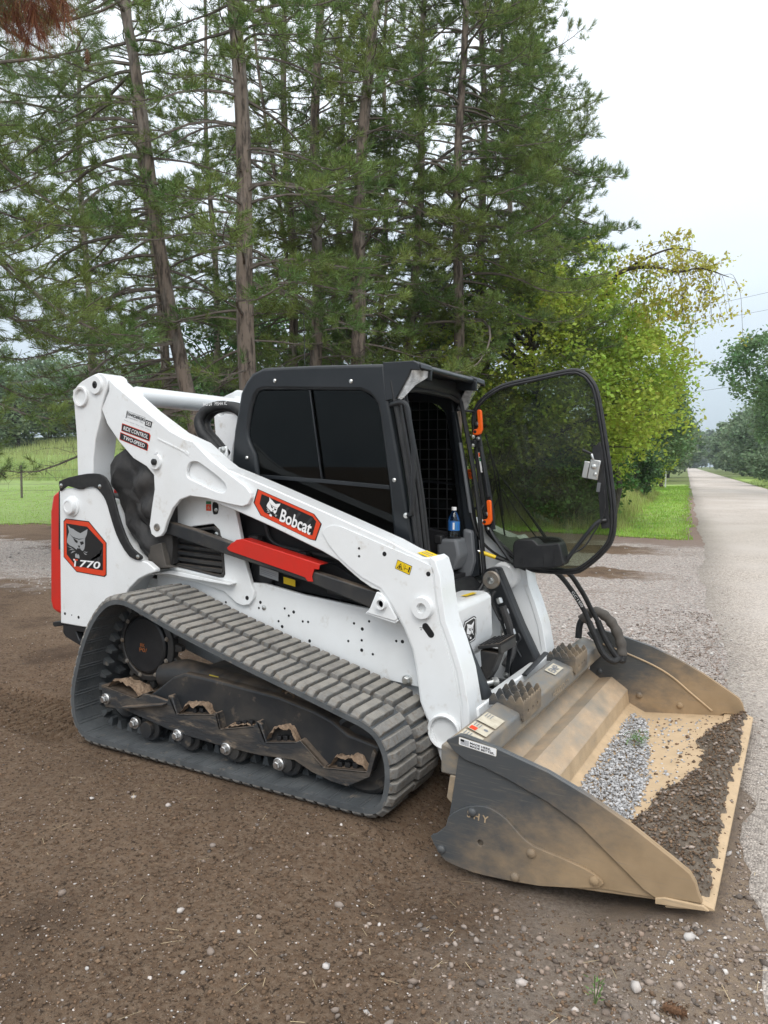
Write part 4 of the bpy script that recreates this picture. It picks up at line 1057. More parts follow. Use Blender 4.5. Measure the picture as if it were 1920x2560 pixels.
        d = slant((.900, .749), (.016, 0), (0, .016), -.6466); d.poly([(0, .9), (1, .9), (.5, 0)], 0, 0).poly([(.2, .75), (.8, .75), (.5, .25)], 1, 1); d.build('sticker', ['decal_black', 'decal_white'], arm)
    # rear link
    LK = [(-1.352, 1.892), (-1.332, 1.933), (-1.278, 1.968), (-1.167, 2.004), (-1.119, 2.007), (-1.078, 1.986), (-1.064, 1.941), (-1.089, 1.881), (-1.125, 1.801), (-1.144, 1.752), (-1.172, 1.637), (-1.194, 1.52), (-1.2, 1.30), (-1.329, 1.30), (-1.331, 1.639), (-1.342, 1.766)]
    lk = MB().ext(smooth_poly(LK[:10], 2)[:-2] + LK[10:], s * .672, s * .52, holes=[circ(-1.281, 1.881, .042, 24)]).build('rear_link', 'white_paint', loader, .008)
    if s < 0:
        boss((-1.151, 1.941), -.672, -.688, .050, .020, 'white_paint', lk)
        MB().lathe([(.020, 0), (.019, .004), (.010, .006), (.009, .001), (.0001, .001)], (-1.151, -.684, 1.941), (0, -1, 0), 18).build('pin', 'hose_black', lk)
        b = MB().lathe([(.060, 0), (.060, .012), (.055, .016), (.043, .014), (.041, -.004)], (-1.281, -.672, 1.881), (0, -1, 0), 32); b.build('bore_ring', 'white_paint', lk)
        MB().lathe([(.0425, -.002), (.0425, -.12), (.0001, -.12)], (-1.281, -.672, 1.881), (0, -1, 0), 28).build('bore', 'white_paint', lk)
# cross tube tying the arms, with the far end's lug
b = MB().cyl((-1.00, -.52, 1.885), (-1.00, .52, 1.885), .055, seg=28); b.build('cross_tube', 'white_paint', loader)
b = MB(); b.lathe([(.075, 0), (.075, .03), (.068, .034), (.05, .034)], (-1.08, .50, 1.935), (0, -1, 0), 28); b.lathe([(.03, .034), (.03, .05), (.02, .055), (.0001, .055)], (-1.08, .50, 1.935), (0, -1, 0), 20)
b.build('pin_boss', 'white_paint', loader)
# ================================================================== cab
CAB = [(-.385, 1.30), (-.381, 1.515), (-.361, 1.677), (-.313, 1.881), (-.278, 1.937), (-.232, 1.983), (-.154, 2.009), (.20, 2.000), (.589, 1.984), (.612, 1.801), (.755, 1.112), (.76, .95), (.70, .90), (-.30, .95)]
WIN = [(-.18, 1.30), (-.198, 1.462), (-.214, 1.551), (-.25, 1.61), (-.264, 1.65), (-.263, 1.693), (-.239, 1.799), (-.211, 1.865), (-.19, 1.885), (-.155, 1.893), (.45, 1.860), (.506, 1.837), (.544, 1.796), (.562, 1.723), (.609, 1.411), (.648, 1.08), (.55, 1.05)]
# roof skin between the side frames, a little crowned
roof = [(-.36, 1.70), (-.311, 1.878), (-.276, 1.932), (-.230, 1.978), (-.154, 2.003), (.20, 1.995), (.60, 1.978), (.60, 1.945), (-.14, 1.965), (-.24, 1.92), (-.33, 1.70)]
cab = MB().ext(roof, -.376, .376).build('cab', 'cab_black', loader, .004)
for s in SIDES: MB().ext(CAB, s * .42, s * .375, holes=[WIN]).build('side_frame', 'cab_black', cab, .018, 3)
MB().ext([(-.36, 1.0), (-.36, 1.71), (-.33, 1.71), (-.33, 1.0)], -.376, .376).build('back_wall', 'interior_black', cab)
# panes: rear half and front half of the slider, and the lower light
def pane(poly, name='window_pane', y=-.405):
    return MB().ext(poly, y, y + .006).build(name, 'cab_glass', cab)
for s in SIDES:
    y = -.402 if s < 0 else .396
    pane([(-.20, 1.435), (-.216, 1.551), (-.266, 1.65), (-.241, 1.799), (-.19, 1.888), (.139, 1.876), (.212, 1.418)], y=y)
    pane([(.141, 1.876), (.45, 1.864), (.546, 1.796), (.565, 1.723), (.611, 1.390), (.214, 1.418)], y=y + .007 * -s)
    pane([(-.19, 1.30), (-.198, 1.430), (.61, 1.375), (.648, 1.08), (.55, 1.05)], y=y)
    yy = s * .408
    b = MB(); b.ext([(-.20, 1.438), (.213, 1.418), (.612, 1.392), (.616, 1.372), (.213, 1.398), (-.20, 1.418)], yy - .006, yy + .006)
    b.ext([(.136, 1.878), (.143, 1.878), (.217, 1.418), (.209, 1.418)], yy - .005, yy + .005)
    b.build('window_rail', 'cab_black', cab, .002)
    # welded mesh guard inside the window
    b = MB()
    for k in range(15):
        x = -.24 + k * .058; b.cyl((x, s * .368, 1.10), (x - .012, s * .368, 1.90), .0026, seg=6, caps=False)
    for k in range(14): b.cyl((-.26, s * .368, 1.12 + k * .058), (.60, s * .368, 1.12 + k * .058), .0026, seg=6, caps=False)
    b.build('window_guard', 'guard_black', cab)
for p in ((-.077, 1.935), (.397, 1.908), (-.270, 1.528), (.645, 1.418)):
    MB().lathe([(.011, 0), (.010, .004), (.006, .007), (.0001, .007)], (p[0], -.42, p[1]), (0, -1, 0), 14).build('bolt', 'zinc', cab)
# visor over the door with a lamp pod at each corner
b = MB()
b.ext([(.585, 1.990), (.72, 1.992), (.765, 1.975), (.770, 1.958), (.755, 1.945), (.70, 1.960), (.585, 1.955)], -.29, .29)
vis = b.build('visor', 'cab_black', cab, .008, 3)
for s in SIDES:
    f = lambda x, z, y: (x, y, z)
    POD = [(.58, 1.990), (.745, 1.988), (.775, 1.975), (.778, 1.940), (.735, 1.945), (.722, 1.916), (.655, 1.812), (.597, 1.803)]
    MB().ext(POD, s * .425, s * .412).build('pod_side', 'cab_black', vis, .004)
    MB().ext([(.58, 1.991), (.745, 1.990), (.780, 1.975), (.782, 1.950), (.770, 1.950), (.73, 1.962), (.58, 1.970)], s * .412, s * .285).build('pod_roof', 'cab_black', vis, .005)
    MB().ext([(.60, 1.975), (.74, 1.975), (.781, 1.958), (.778, 1.905), (.70, 1.91), (.60, 1.93)], s * .300, s * .280).build('pod_cheek', 'cab_black', vis, .003)
    # lamp: reflector box with a clear ribbed lens
    lx = lambda z: .655 + (z - 1.812) * .74
    b = MB(); O = s * .408; I = s * .300
    L = [(.655, O, 1.812), (.722, O, 1.914), (.735, O, 1.955), (.768, I, 1.950), (.765, I, 1.918), (.722, s * .345, 1.880), (.672, s * .395, 1.808)]
    Bk = [(p[0] - .05, p[1], p[2] + .006) for p in L]
    nL = len(L); b.add(L + Bk, [tuple(range(nL)), tuple(range(nL, 2 * nL))[::-1]] + [(i, (i + 1) % nL, (i + 1) % nL + nL, i + nL) for i in range(nL)])
    lamp = b.build('work_lamp', 'lamp_lens', cab, .003)
    b = MB(); b.lathe([(.030, 0), (.024, -.012), (.012, -.02), (.0001, -.02)], (.760, s * .335, 1.945), (.75, -s * .3, -.2), 18); b.build('reflector', 'lamp_reflector', lamp)
    b = MB()
    for k in range(12):
        z = 1.822 + k * .0075; x = .664 + k * .0052
        b.tube([(x + .004, s * .405, z), (x + .020, s * (.392 - k * .004), z - .002)], .0017, 5)
    b.build('lens_ribs', 'lamp_lens', lamp)
# door opening: ribbed black seal round the frame, header and floor nose
RING = [(.635, 1.90), (.655, 1.80), (.735, 1.40), (.775, 1.11), (.792, .93), (.80, .83), (.775, .745)]
b = MB()
for s in SIDES:
    for k, (dy, dx, r) in enumerate(((0, 0, .013), (.028, .012, .010), (.052, .016, .010), (-.020, -.01, .012))):
        path = [(x + dx, s * (.395 - dy - .10 * max(0, (.86 - z) / .12) ** 2), z) for x, z in RING]
        b.tube(smooth_path(path, 5), r, 8)
for dx, dz in ((0, 0), (.014, -.024), (.018, -.05)):
    b.tube(smooth_path([(.632 + dx, -.40, 1.86 + dz), (.63 + dx, -.33, 1.905 + dz), (.632 + dx, -.15, 1.925 + dz), (.632 + dx, .15, 1.925 + dz), (.63 + dx, .33, 1.905 + dz), (.632 + dx, .40, 1.86 + dz)], 6), .012, 8)
b.build('door_seal', 'black_plastic', cab)
MB().ext([(.59, 1.96), (.66, 1.96), (.66, 1.90), (.64, 1.87), (.59, 1.87)], -.376, .376).build('header', 'black_plastic', cab, .012, 3)
b = MB()
b.ext([(.30, .86), (.74, .86), (.80, .80), (.79, .735), (.72, .70), (.30, .70)], -.372, .372)
b.build('cab_nose', 'black_plastic', cab, .012, 3)
for s in SIDES: MB().ext([(.60, 1.80), (.628, 1.80), (.765, 1.11), (.79, .86), (.70, .84), (.70, 1.11)], s * .374, s * .335).build('door_post', 'cab_black', cab, .006)
# inside: seat, floor, side wall, joysticks, console
b = MB(); b.ext([(-.33, .80), (.72, .80), (.72, .88), (-.33, .90)], -.37, .37)
b.build('cab_floor', 'interior_black', cab)
for s in SIDES: MB().ext([(-.32, .9), (.60, .9), (.60, 1.10), (-.32, 1.22)], s * .366, s * .30).build('side_lining', 'interior_black', cab)
b = MB(); b.box((-.02, 0, 1.12), (.46, .46, .14)); b.box((-.23, 0, 1.45), (.14, .46, .58), Matrix.Rotation(-.18, 3, 'Y')); b.box((-.27, 0, 1.80), (.09, .26, .16), Matrix.Rotation(-.18, 3, 'Y')); b.box((-.05, 0, .97), (.42, .40, .16))
b.build('seat', 'interior_black', cab, .04, 3)
for s in SIDES:
    b = MB()
    for k in range(6): b.lathe([(.050 - k * .005, 0), (.054 - k * .005, .010), (.046 - k * .005, .020)], (.42, s * .27, 1.08 + k * .020), (0, 0, 1), 16)
    b.tube([(.42, s * .27, 1.19), (.42, s * .27, 1.27), (.40, s * .265, 1.36)], [.016, .018, .024], 12)
    b.build('joystick', 'black_plastic', cab)
    MB().box((.30, s * .295, 1.03), (.34, .10, .10)).build('arm_rest', 'interior_black', cab, .02)
# grey console with a cup holder at the far front corner, and the grey lower post cover
b = MB(); b.ext([(.585, 1.075), (.715, 1.08), (.735, .985), (.70, .90), (.60, .90)], .18, .335)
con = b.build('console', 'grey_plastic', cab, .018, 3)
b = MB(); b.box((.600, .20, 1.072), (.05, .05, .05)); b.build('cup_clip', 'black_plastic', con, .008)
MB().lathe([(.041, 0), (.041, .006), (.034, .006), (.034, -.02), (.0001, -.02)], (.665, .255, 1.082), (0, 0, 1), 24).build('cup_holder', 'black_plastic', con)
b = MB(); b.ext([(.70, 1.13), (.752, 1.12), (.770, .95), (.745, .86), (.64, .80), (.62, .83), (.70, .93)], .30, .352); b.build('post_cover', 'grey_plastic', cab, .01)
b = MB(); b.ext([(.66, 1.62), (.672, 1.62), (.742, 1.22), (.728, 1.22)], .318, .345); b.build('door_strip', 'grey_plastic', cab, .003)
b = MB(); b.tube(smooth_path([(.735, .335, 1.22), (.75, .33, 1.17), (.77, .345, 1.10), (.80, .40, 1.03), (.86, .45, .97), (.93, .46, .94)], 6), .008, 7); b.build('cable', 'hose_black', cab)
b = MB(); b.ext([(.30, .88), (.55, .88), (.62, .90), (.60, .93), (.50, .98), (.30, 1.0)], -.30, .14); b.build('pedal_box', 'black_plastic', cab, .02)
# grab handle on the near post
b = MB().tube(smooth_path([(.622, -.41, 1.785), (.65, -.425, 1.788), (.70, -.435, 1.79), (.722, -.435, 1.765), (.735, -.435, 1.70), (.757, -.435, 1.56), (.755, -.435, 1.40), (.750, -.435, 1.285), (.742, -.43, 1.255), (.715, -.415, 1.248)], 5), .0125, 10)
b.build('grab_handle', 'black_paint', cab)
hexbolt((.712, -.422, 1.248), (.2, -1, 0), .010, .008, cab)
b = MB(); b.ext([(-.431, 1.585), (-.375, 1.592), (-.37, 1.54), (-.385, 1.46), (-.44, 1.48)], -.47, -.452); lug = b.build('cab_lug', 'white_paint', cab, .006)
hexbolt((-.395, -.47, 1.572), (0, -1, 0), .014, .010, cab)
MB().cyl((-.40, .33, 1.50), (-.42, .33, 2.45), .004, .0025, 6).build('antenna', 'hose_black', cab)

# ================================================================== open door, hinged at the far front post
YD = .47
DOOR = smooth_poly([(1.255, 2.02), (1.326, 2.004), (1.374, 1.963), (1.414, 1.883), (1.457, 1.666), (1.5, 1.403), (1.52, 1.21), (1.507, 1.092), (1.455, 1.011), (1.363, .926), (1.292, .892), (1.12, .884), (1.036, .894), (.949, .947), (.824, 1.049), (.769, 1.114), (.75, 1.223), (.721, 1.392), (.691, 1.612), (.676, 1.748), (.689, 1.823), (.742, 1.888), (.813, 1.935), (.891, 1.964), (1.06, 1.991)], 4)
def offset_poly(P, d):
    n = len(P); out = []
    area = sum(P[i][0] * P[(i + 1) % n][1] - P[(i + 1) % n][0] * P[i][1] for i in range(n))
    sg = 1 if area > 0 else -1
    for i in range(n):
        t = (Vector(P[(i + 1) % n]) - Vector(P[i - 1])).normalized(); nn = Vector((-t.y, t.x)) * sg
        out.append((P[i][0] + nn.x * d, P[i][1] + nn.y * d))
    return out
b = MB(); b.tube([(x, YD, z) for x, z in offset_poly(DOOR, .012)], .013, 8, closed=True)
b.tube([(x, YD - .012, z) for x, z in offset_poly(DOOR, .026)], .008, 6, closed=True)
door = b.build('door', 'black_plastic', loader)
MB().ext(offset_poly(DOOR, .014), YD - .003, YD + .003).build('door_pane', 'door_glass', door)
yb = YD - .020
b = MB(); b.tube([(.712, yb, 1.735), (.735, yb, 1.61), (.783, yb, 1.377), (.812, yb, 1.226), (.822, yb, 1.12)], .020, 8, squash=((0, 1, 0), .5)); bar = b.build('hinge_bar', 'black_paint', door)
for (x, z) in ((.725, 1.685), (.790, 1.165)):
    LT = [(x - .022, z - .008), (x - .016, z + .012), (x + .006, z + .016), (x + .012, z + .03), (x + .003, z + .118), (x + .008, z + .126), (x + .024, z + .126), (x + .030, z + .118), (x + .038, z + .012), (x + .026, z - .014), (x + .004, z - .020), (x - .016, z - .018)]
    h = MB().ext(LT, yb - .030, yb - .008).build('latch_handle', 'orange_plastic', door, .005)
    hexbolt((x - .006, yb - .030, z), (0, -1, 0), .007, .004, h, 'hose_black')
    hexbolt((x + .004, yb - .02, z + .045), (0, -1, 0), .010, .006, h)
    hexbolt((x + .010, yb - .02, z - .04), (0, -1, 0), .009, .006, h)
d = Decal((.752, yb - .0125, 1.45), (.026, 0, .001), (-.020, 0, .115), (0, -1, 0))
d.poly([(0, 0), (1, 0), (1, 1), (0, 1)], 0, 0).poly([(.05, .78), (.95, .78), (.95, .98), (.05, .98)], 1, 1).poly([(.05, .56), (.95, .56), (.95, .74), (.05, .74)], 2, 1).poly([(.3, .06), (.7, .10), (.6, .2), (.4, .18)], 3, 1).poly([(.2, .80), (.8, .80), (.5, .96)], 3, 2); d.build('sticker', ['decal_white', 'orange_plastic', 'decal_green', 'decal_black'], door)
# gas strut
b = MB().cyl((.745, yb - .012, 1.60), (.752, yb - .012, 1.56), .008, seg=10); b.cyl((.752, yb - .012, 1.57), (.800, yb - .012, 1.31), .0105, seg=12); b.build('gas_strut', 'black_paint', door)
# lock plate on the free edge
LK2 = smooth_poly([(1.387, 1.566), (1.409, 1.601), (1.44, 1.585), (1.487, 1.194), (1.478, 1.160), (1.455, 1.155), (1.441, 1.177), (1.417, 1.402)], 3)
lp = MB().ext(LK2, yb - .004, yb + .018).build('lock_plate', 'black_plastic', door, .004)
b = MB(); b.box((1.405, yb - .018, 1.470), (.055, .03, .105), Matrix.Rotation(.17, 3, 'Y')); b.box((1.360, yb - .014, 1.470), (.030, .03, .09), Matrix.Rotation(.17, 3, 'Y'))
b.lathe([(.014, 0), (.014, .012), (.009, .014), (.0001, .014)], (1.405, yb - .033, 1.485), (0, -1, 0), 12); b.lathe([(.010, 0), (.010, .008), (.0001, .008)], (1.413, yb - .033, 1.445), (0, -1, 0), 12)
b.cyl((1.40, yb - .03, 1.52), (1.39, yb - .03, 1.555), .008, seg=8); b.build('lock', 'zinc', door, .003)
MB().tube([(1.39, yb - .03, 1.555), (1.362, yb - .04, 1.568), (1.345, yb - .045, 1.575)], [.007, .008, .009], 8).build('lock_lever', 'black_plastic', door)
b = MB(); b.box((1.428, yb - .014, 1.375), (.018, .018, .05), Matrix.Rotation(.1, 3, 'Y')); b.build('connector', 'grey_plastic', door, .002)
# bars and wiper motor housing at the foot of the door
b = MB().tube(smooth_path([(1.472, yb - .01, 1.20), (1.435, yb - .02, 1.192), (1.395, yb - .03, 1.150), (1.33, yb - .04, 1.06), (1.264, yb - .05, .965)], 5), .0115, 8); b.build('door_bar', 'black_paint', door)
b = MB().tube(smooth_path([(.806, yb, 1.125), (.835, yb - .01, 1.08), (.90, yb - .01, .995), (.956, yb - .01, .933), (1.03, yb - .01, .905)], 5), .012, 8); b.build('door_bar', 'black_paint', door)
b = MB().tube(smooth_path([(1.46, yb - .02, 1.36), (1.462, yb - .025, 1.24), (1.41, yb - .03, 1.13), (1.36, yb - .045, 1.05), (1.28, yb - .05, 1.0), (1.20, yb - .03, .93), (1.05, yb, .91)], 6), .005, 6); b.build('cable', 'hose_black', door)
WB = [(.988, .925), (.984, 1.045), (.992, 1.068), (1.012, 1.080), (1.095, 1.086), (1.112, 1.074), (1.128, 1.058), (1.20, 1.066), (1.238, 1.074), (1.252, 1.062), (1.276, .965), (1.262, .948), (1.20, .934), (1.0, .918)]
wb = MB().ext(WB, YD - .13, YD - .012).build('wiper_motor_cover', 'black_plastic', door, .012, 3)
b = MB()
for x, z0, z1 in ((1.035, .945, .985), (1.045, .945, .985), (1.16, .95, 1.0), (1.215, .955, 1.03), (1.228, .957, 1.03)): b.box((x, YD - .131, (z0 + z1) / 2), (.004, .006, z1 - z0))
b.build('cover_ribs', 'black_plastic', wb)
MB().ext(smooth_poly([(1.03, 1.06), (1.05, 1.085), (1.17, 1.09), (1.21, 1.08), (1.22, 1.05), (1.12, 1.045)], 3), YD + .010, YD + .06).build('motor', 'black_plastic', wb, .01)
yw = YD + .028
b = MB().tube([(1.150, yw, 1.05), (1.00, yw, 1.245), (.845, yw, 1.435)], [.011, .006, .004], 6); b.tube([(1.09, yw, 1.06), (.97, yw, 1.20), (.86, yw, 1.355)], .004, 6)
b.tube([(.758, yw - .012, 1.672), (.80, yw - .012, 1.53), (.84, yw - .012, 1.33), (.885, yw - .012, 1.085)], .0055, 6); b.tube([(.80, yw - .004, 1.53), (.835, yw, 1.44), (.868, yw - .004, 1.20)], .006, 6)
b.build('wiper', 'black_plastic', door)
b = MB()
b.tube(smooth_path([(.655, .405, 1.805), (.68, .43, 1.805), (.70, .455, 1.80)], 4), .009, 7); b.tube(smooth_path([(.73, .41, 1.245), (.75, .44, 1.232), (.765, .455, 1.26)], 4), .009, 7)
for z in (1.62,): b.box((.700, .435, z), (.05, .05, .035))
b.build('door_hinge', 'black_paint', door, .003)
for z in (1.605, 1.655): hexbolt((.712, .41, z), (1, -.3, 0), .009, .008, door)
# yellow-sleeved gas strut holding the door
ga = [Vector((.715, .34, 1.022)), Vector((.785, .355, .998)), Vector((.87, .38, .968)), Vector((.915, .395, .952)), Vector((1.055, .455, .905))]
gs = MB().cyl(ga[0], ga[1], .0085, seg=12).build('door_strut', 'zinc', loader)
MB().cyl(ga[1], ga[2], .0115, seg=12).build('sleeve', 'decal_yellow', gs); MB().cyl(ga[2], ga[3], .010, seg=12).build('collar', 'hose_black', gs); MB().cyl(ga[3], ga[4], .0045, seg=8).build('rod', 'hose_black', gs)
d = Decal((.672, .432, 1.412), (.046, .0, 0), (0, 0, .056), (0, -1, 0)); d.poly([(0, 0), (1, 0), (1, 1), (0, 1)], 0, 0).text('10', .25, .18, .85, .62, 1, 1).poly([(.1, .76), (.9, .76), (.9, .86), (.1, .86)], 1, 1); d.build('sticker', ['orange_plastic', 'decal_black'], cab)

# ================================================================== front between the arms
b = MB(); b.ext([(.62, .80), (.90, .822), (.935, .815), (.955, .795), (.965, .60), (.94, .52), (.86, .47), (.62, .44)], -.49, .10)
chin = b.build('front_cover', 'white_paint', loader, .02, 3)
MB().ext([(.62, .44), (.86, .47), (.93, .40), (.93, .20), (.80, .16), (.62, .25)], -.49, .49).build('front_cross_member', 'white_paint', chin, .012)
MB().ext([(.62, .44), (.80, .47), (.82, .78), (.62, .79)], .10, .50).build('front_cover_wall', 'white_paint', chin, .008)
d = Decal((.966, -.30, .605), (0, .17, 0), (-.005, 0, .13), (1, 0, .05))
d.poly([(.12, 0), (.88, .06), (1, .3), (1, .92), (.85, 1), (.15, .95), (0, .7), (0, .12)], 1, 0).poly([(.16, .04), (.85, .10), (.96, .32), (.96, .88), (.83, .96), (.18, .91), (.04, .68), (.04, .15)], 2, 1).poly([(.19, .08), (.82, .14), (.92, .34), (.92, .85), (.80, .92), (.2, .87), (.08, .66), (.08, .18)], 1, 2)
head_polys((.22, .14), (.6, .05), (0, .72), d, 2, 1, 3); d.build('badge', ['decal_red', 'decal_black', 'decal_white'], chin)
d = Decal((.88, -.14, .826), (.015, .12, .0008), (.03, 0, .0), (0, 0, 1)); d.poly([(0, 0), (1, 0), (1, 1), (0, 1)], 0, 2); d.build('sticker', ['decal_yellow'], chin)
# tilt cylinders in their black guards
for s in SIDES:
    top = Vector((.865, s * .375, .845)); bot = Vector((1.085, s * .375, .350)); ax = (bot - top).normalized()
    pn = Vector((ax.z, 0, -ax.x)) * -1
    b = MB()
    q = lambda t, o: top + (bot - top) * t + pn * o
    GP = [(-.10, -.045), (-.13, .0), (-.09, .055), (.10, .058), (.55, .060), (.97, .075), (1.02, .06), (1.02, -.085), (.97, -.10), (.55, -.055), (.2, -.045)]
    P2 = [(q(t, o).x, q(t, o).z) for t, o in GP]
    b.ext(P2, s * .43, s * .335)
    cy = b.build('tilt_cylinder', 'black_paint', loader, .014, 3)
    b = MB().lathe([(.052, 0), (.052, .010), (.046, .016), (.0001, .016)], (top.x, s * .335 - (.0 if s < 0 else 0), top.z), (0, -1 if s > 0 else 1, 0), 28); b.build('pin_head', 'dull_steel', cy)
    hexbolt((top.x, s * .335 + (-.016 if s > 0 else .016), top.z), (0, -1 if s > 0 else 1, 0), .016, .010, cy)
    MB().cyl(bot - ax * .02, bot + ax * .14, .026, seg=16).build('rod', 'zinc', cy)
    MB().lathe([(.085, 0), (.080, .045), (.060, .062), (.0001, .062)], (top.x + .03, s * .50, top.z + .01), (0, -s, 0), 28).build('pin_boss', 'white_paint', cy)
# hoses and couplers beside the far cylinder
b = MB(); b.tube(smooth_path([(.90, .30, .79), (.885, .285, .755), (.90, .285, .70), (.94, .285, .63)], 5), .010, 8); hs = b.build('hose', 'hose_black', loader)
for k, (t, m) in enumerate(((0, 'zinc'), (.22, 'steel'), (.5, 'decal_white'), (.62, 'steel'), (.8, 'decal_white'))):
    p = Vector((.925 + .10 * t + (.015 if k % 2 else 0), .29, .755 - .27 * t)); a = Vector((.35, 0, -1)).normalized()
    MB().lathe([(.015, 0), (.018, .004), (.018, .030), (.013, .034)], p, a, 12).build('coupler', m, hs)
b = MB().tube(smooth_path([(.95, .285, .71), (.985, .285, .62), (1.01, .28, .53), (1.02, .25, .46), (1.0, .2, .40)], 6), .022, 10); b.build('sleeved_hose', 'canvas_black', hs)
b = MB().tube(smooth_path([(1.03, .32, .56), (1.045, .315, .53), (1.02, .315, .49), (1.05, .318, .43)], 5), .006, 6); b.build('hard_line', 'black_paint', hs)
# folding step with grip teeth
st = MB().ext([(.97, .575), (1.09, .605), (1.095, .590), (1.10, .55), (1.085, .545), (1.08, .585), (.975, .558)], -.13, .09).build('step', 'black_dusty', loader, .004)
b = MB()
for i in range(5):
    for j in range(9):
        p = Vector((.985 + i * .024, -.12 + j * .025, .5815 + i * .006)); b.lathe([(.008, 0), (.008, .004), (.005, .004), (.005, .001), (.0001, .001)], p, (-.2, 0, 1), 8)
for j in range(16): b.box((1.095, -.125 + j * .0138, .600), (.006, .007, .010))
b.build('grip_teeth', 'black_plastic', st)
b = MB(); b.ext([(1.06, .56), (1.085, .56), (1.065, .40), (1.045, .37), (1.03, .385), (1.045, .41)], .075, .092); b.build('step_strap', 'black_paint', st, .003)
b = MB(); b.ext([(.98, .555), (1.085, .55), (1.05, .45), (1.01, .38), (.99, .38), (.99, .46)], -.12, -.03); b.build('step_bracket', 'black_dusty', st, .006)
hexbolt((1.05, .075, .388), (0, -1, 0), .012, .008, st); hexbolt((1.085, -.10, .565), (1, -.2, 0), .010, .008, st)
b = MB(); b.cyl((.98, -.20, .385), (1.05, -.12, .40), .018, seg=12); b.cyl((1.05, -.12, .40), (1.07, -.10, .404), .024, seg=6); b.build('coupling', 'zinc', loader)
b = MB()
for k in range(3): b.tube(smooth_path([(.96, -.15 + .05 * k, .45), (1.02, -.12 + .04 * k, .39), (1.06, -.05 + .05 * k, .36), (1.12, .03 + .05 * k, .35)], 5), .016, 8)
b.build('hose_bundle', 'hose_black', loader)
# attachment plate behind the bucket
b = MB(); b.ext([(1.09, .40), (1.15, .41), (1.20, .10), (1.15, .02), (1.08, .06)], -.56, .56); b.build('attachment_frame', 'white_paint', loader, .008)
# loop of big hose by the cab
b = MB()
for dy in (0, .055):
    b.tube(smooth_path([(-.52, -.36 + dy, 1.55), (-.60, -.35 + dy, 1.62), (-.68, -.33 + dy, 1.68), (-.715, -.31 + dy, 1.75), (-.67, -.29 + dy, 1.81), (-.56, -.28 + dy, 1.83), (-.45, -.27 + dy, 1.80), (-.40, -.25 + dy, 1.72)], 6), .030, 12)
hl = b.build('hose_loop', 'hose_black', loader)
d = Decal((-.64, -.352, 1.822), (.15, .03, .004), (0, 0, .028), (.1, -1, .3)); d.text('HG-24   MSHA IC', 0, .1, 1, .8, 0, 6); d.build('hose_print', ['decal_white'], hl)
MB().ext([(-.62, 1.40), (-.44, 1.42), (-.46, 1.78), (-.52, 1.86), (-.60, 1.80), (-.66, 1.60)], .36, .50).build('far_arm_bracket', 'white_paint', arms[1], .01)

# front auxiliary hoses over the far side of the bucket
b = MB()
for o in (0, 1):
    P_ = [(1.02 + .02 * o, .60 + .06 * o, .88), (1.12 + .05 * o, .70 + .05 * o, .865), (1.20 + .045 * o, .78 + .04 * o, .75), (1.265 + .035 * o, .82 + .04 * o, .63), (1.30 + .04 * o, .83 + .05 * o, .55)]
    b.tube(smooth_path(P_, 6), .0145, 10)
aux = b.build('auxiliary_hose', 'hose_black', loader)
b = MB()
for o in (0, 1): b.tube(smooth_path([(1.295 + .04 * o, .83 + .05 * o, .56), (1.335 + .04 * o, .83 + .05 * o, .47), (1.385 + .05 * o, .83 + .05 * o, .375), (1.44 + .04 * o, .85 + .04 * o, .335), (1.475 + .01 * o, .90, .36)], 6), [.0195] * 24 + [.018], 10)
b.build('hose_sleeve', 'hose_black', aux)
b = MB(); b.tube(smooth_path([(1.475, .90, .36), (1.465, .92, .43), (1.43, .93, .51), (1.385, .93, .57), (1.33, .92, .605), (1.275, .91, .595), (1.235, .90, .55)], 6), [.030 + .003 * math.sin(k * 1.3) for k in range(37)], 12); b.build('canvas_sleeve', 'canvas_brown', aux)
b = MB(); b.tube(smooth_path([(1.24, .90, .56), (1.222, .90, .52), (1.215, .90, .44)], 5), .020, 10); b.build('hose_end', 'black_dusty', aux)
d = Decal((1.205, .755, .740), (.055, .03, -.09), (.012, .0, .010), (.3, -1, .2)); d.text('GC1SI0', 0, 0, 1, 1, 0, 10); d.build('hose_print', ['decal_white'], aux)

# ================================================================== bucket
SEC_IN = [(2.150, .062), (1.592, -.004), (1.497, .040), (1.486, .118), (1.389, .185), (1.315, .168), (1.245, .215), (1.262, .300)]
SEC_OUT = [(1.235, .300), (1.222, .21), (1.29, .145), (1.30, .03), (1.34, -.035), (1.60, -.030), (2.02, .030), (2.150, .046)]
sec = SEC_IN + SEC_OUT
bk = MB().ext(sec, -1.050, 1.050).build('bucket', 'bucket_floor', loader, .004)
MB().ext([(1.487, .1185), (1.389, .1855), (1.315, .1685), (1.246, .2155), (1.262, .302), (1.258, .302), (1.242, .214), (1.313, .165), (1.389, .182), (1.484, .116)], -1.048, 1.048).build('back_liner', 'bucket_back', bk)
MB().ext([(2.03, .020), (2.182, .052), (2.178, .0585), (2.14, .069), (2.03, .056)], -1.067, 1.067).build('cutting_edge', 'bucket_floor', bk, .002)
MB().ext([(1.195, .300), (1.195, .412), (1.208, .418), (1.300, .388), (1.313, .380), (1.322, .310), (1.312, .298)], -1.048, 1.048).build('top_tube', 'bucket_top', bk, .008, 3)
SIDEP = [(1.228, .442), (1.279, .474), (1.30, .475), (1.429, .452), (1.626, .402), (1.774, .344), (1.915, .275), (2.05, .195), (2.105, .160), (2.124, .130), (2.132, .100), (2.145, .070), (2.03, .060), (1.998, .040), (1.831, .022), (1.602, -.028), (1.395, -.047), (1.311, -.045), (1.233, -.034), (1.197, 0), (1.165, .042), (1.188, .063), (1.223, .098), (1.238, .143), (1.248, .202), (1.276, .395), (1.255, .41)]
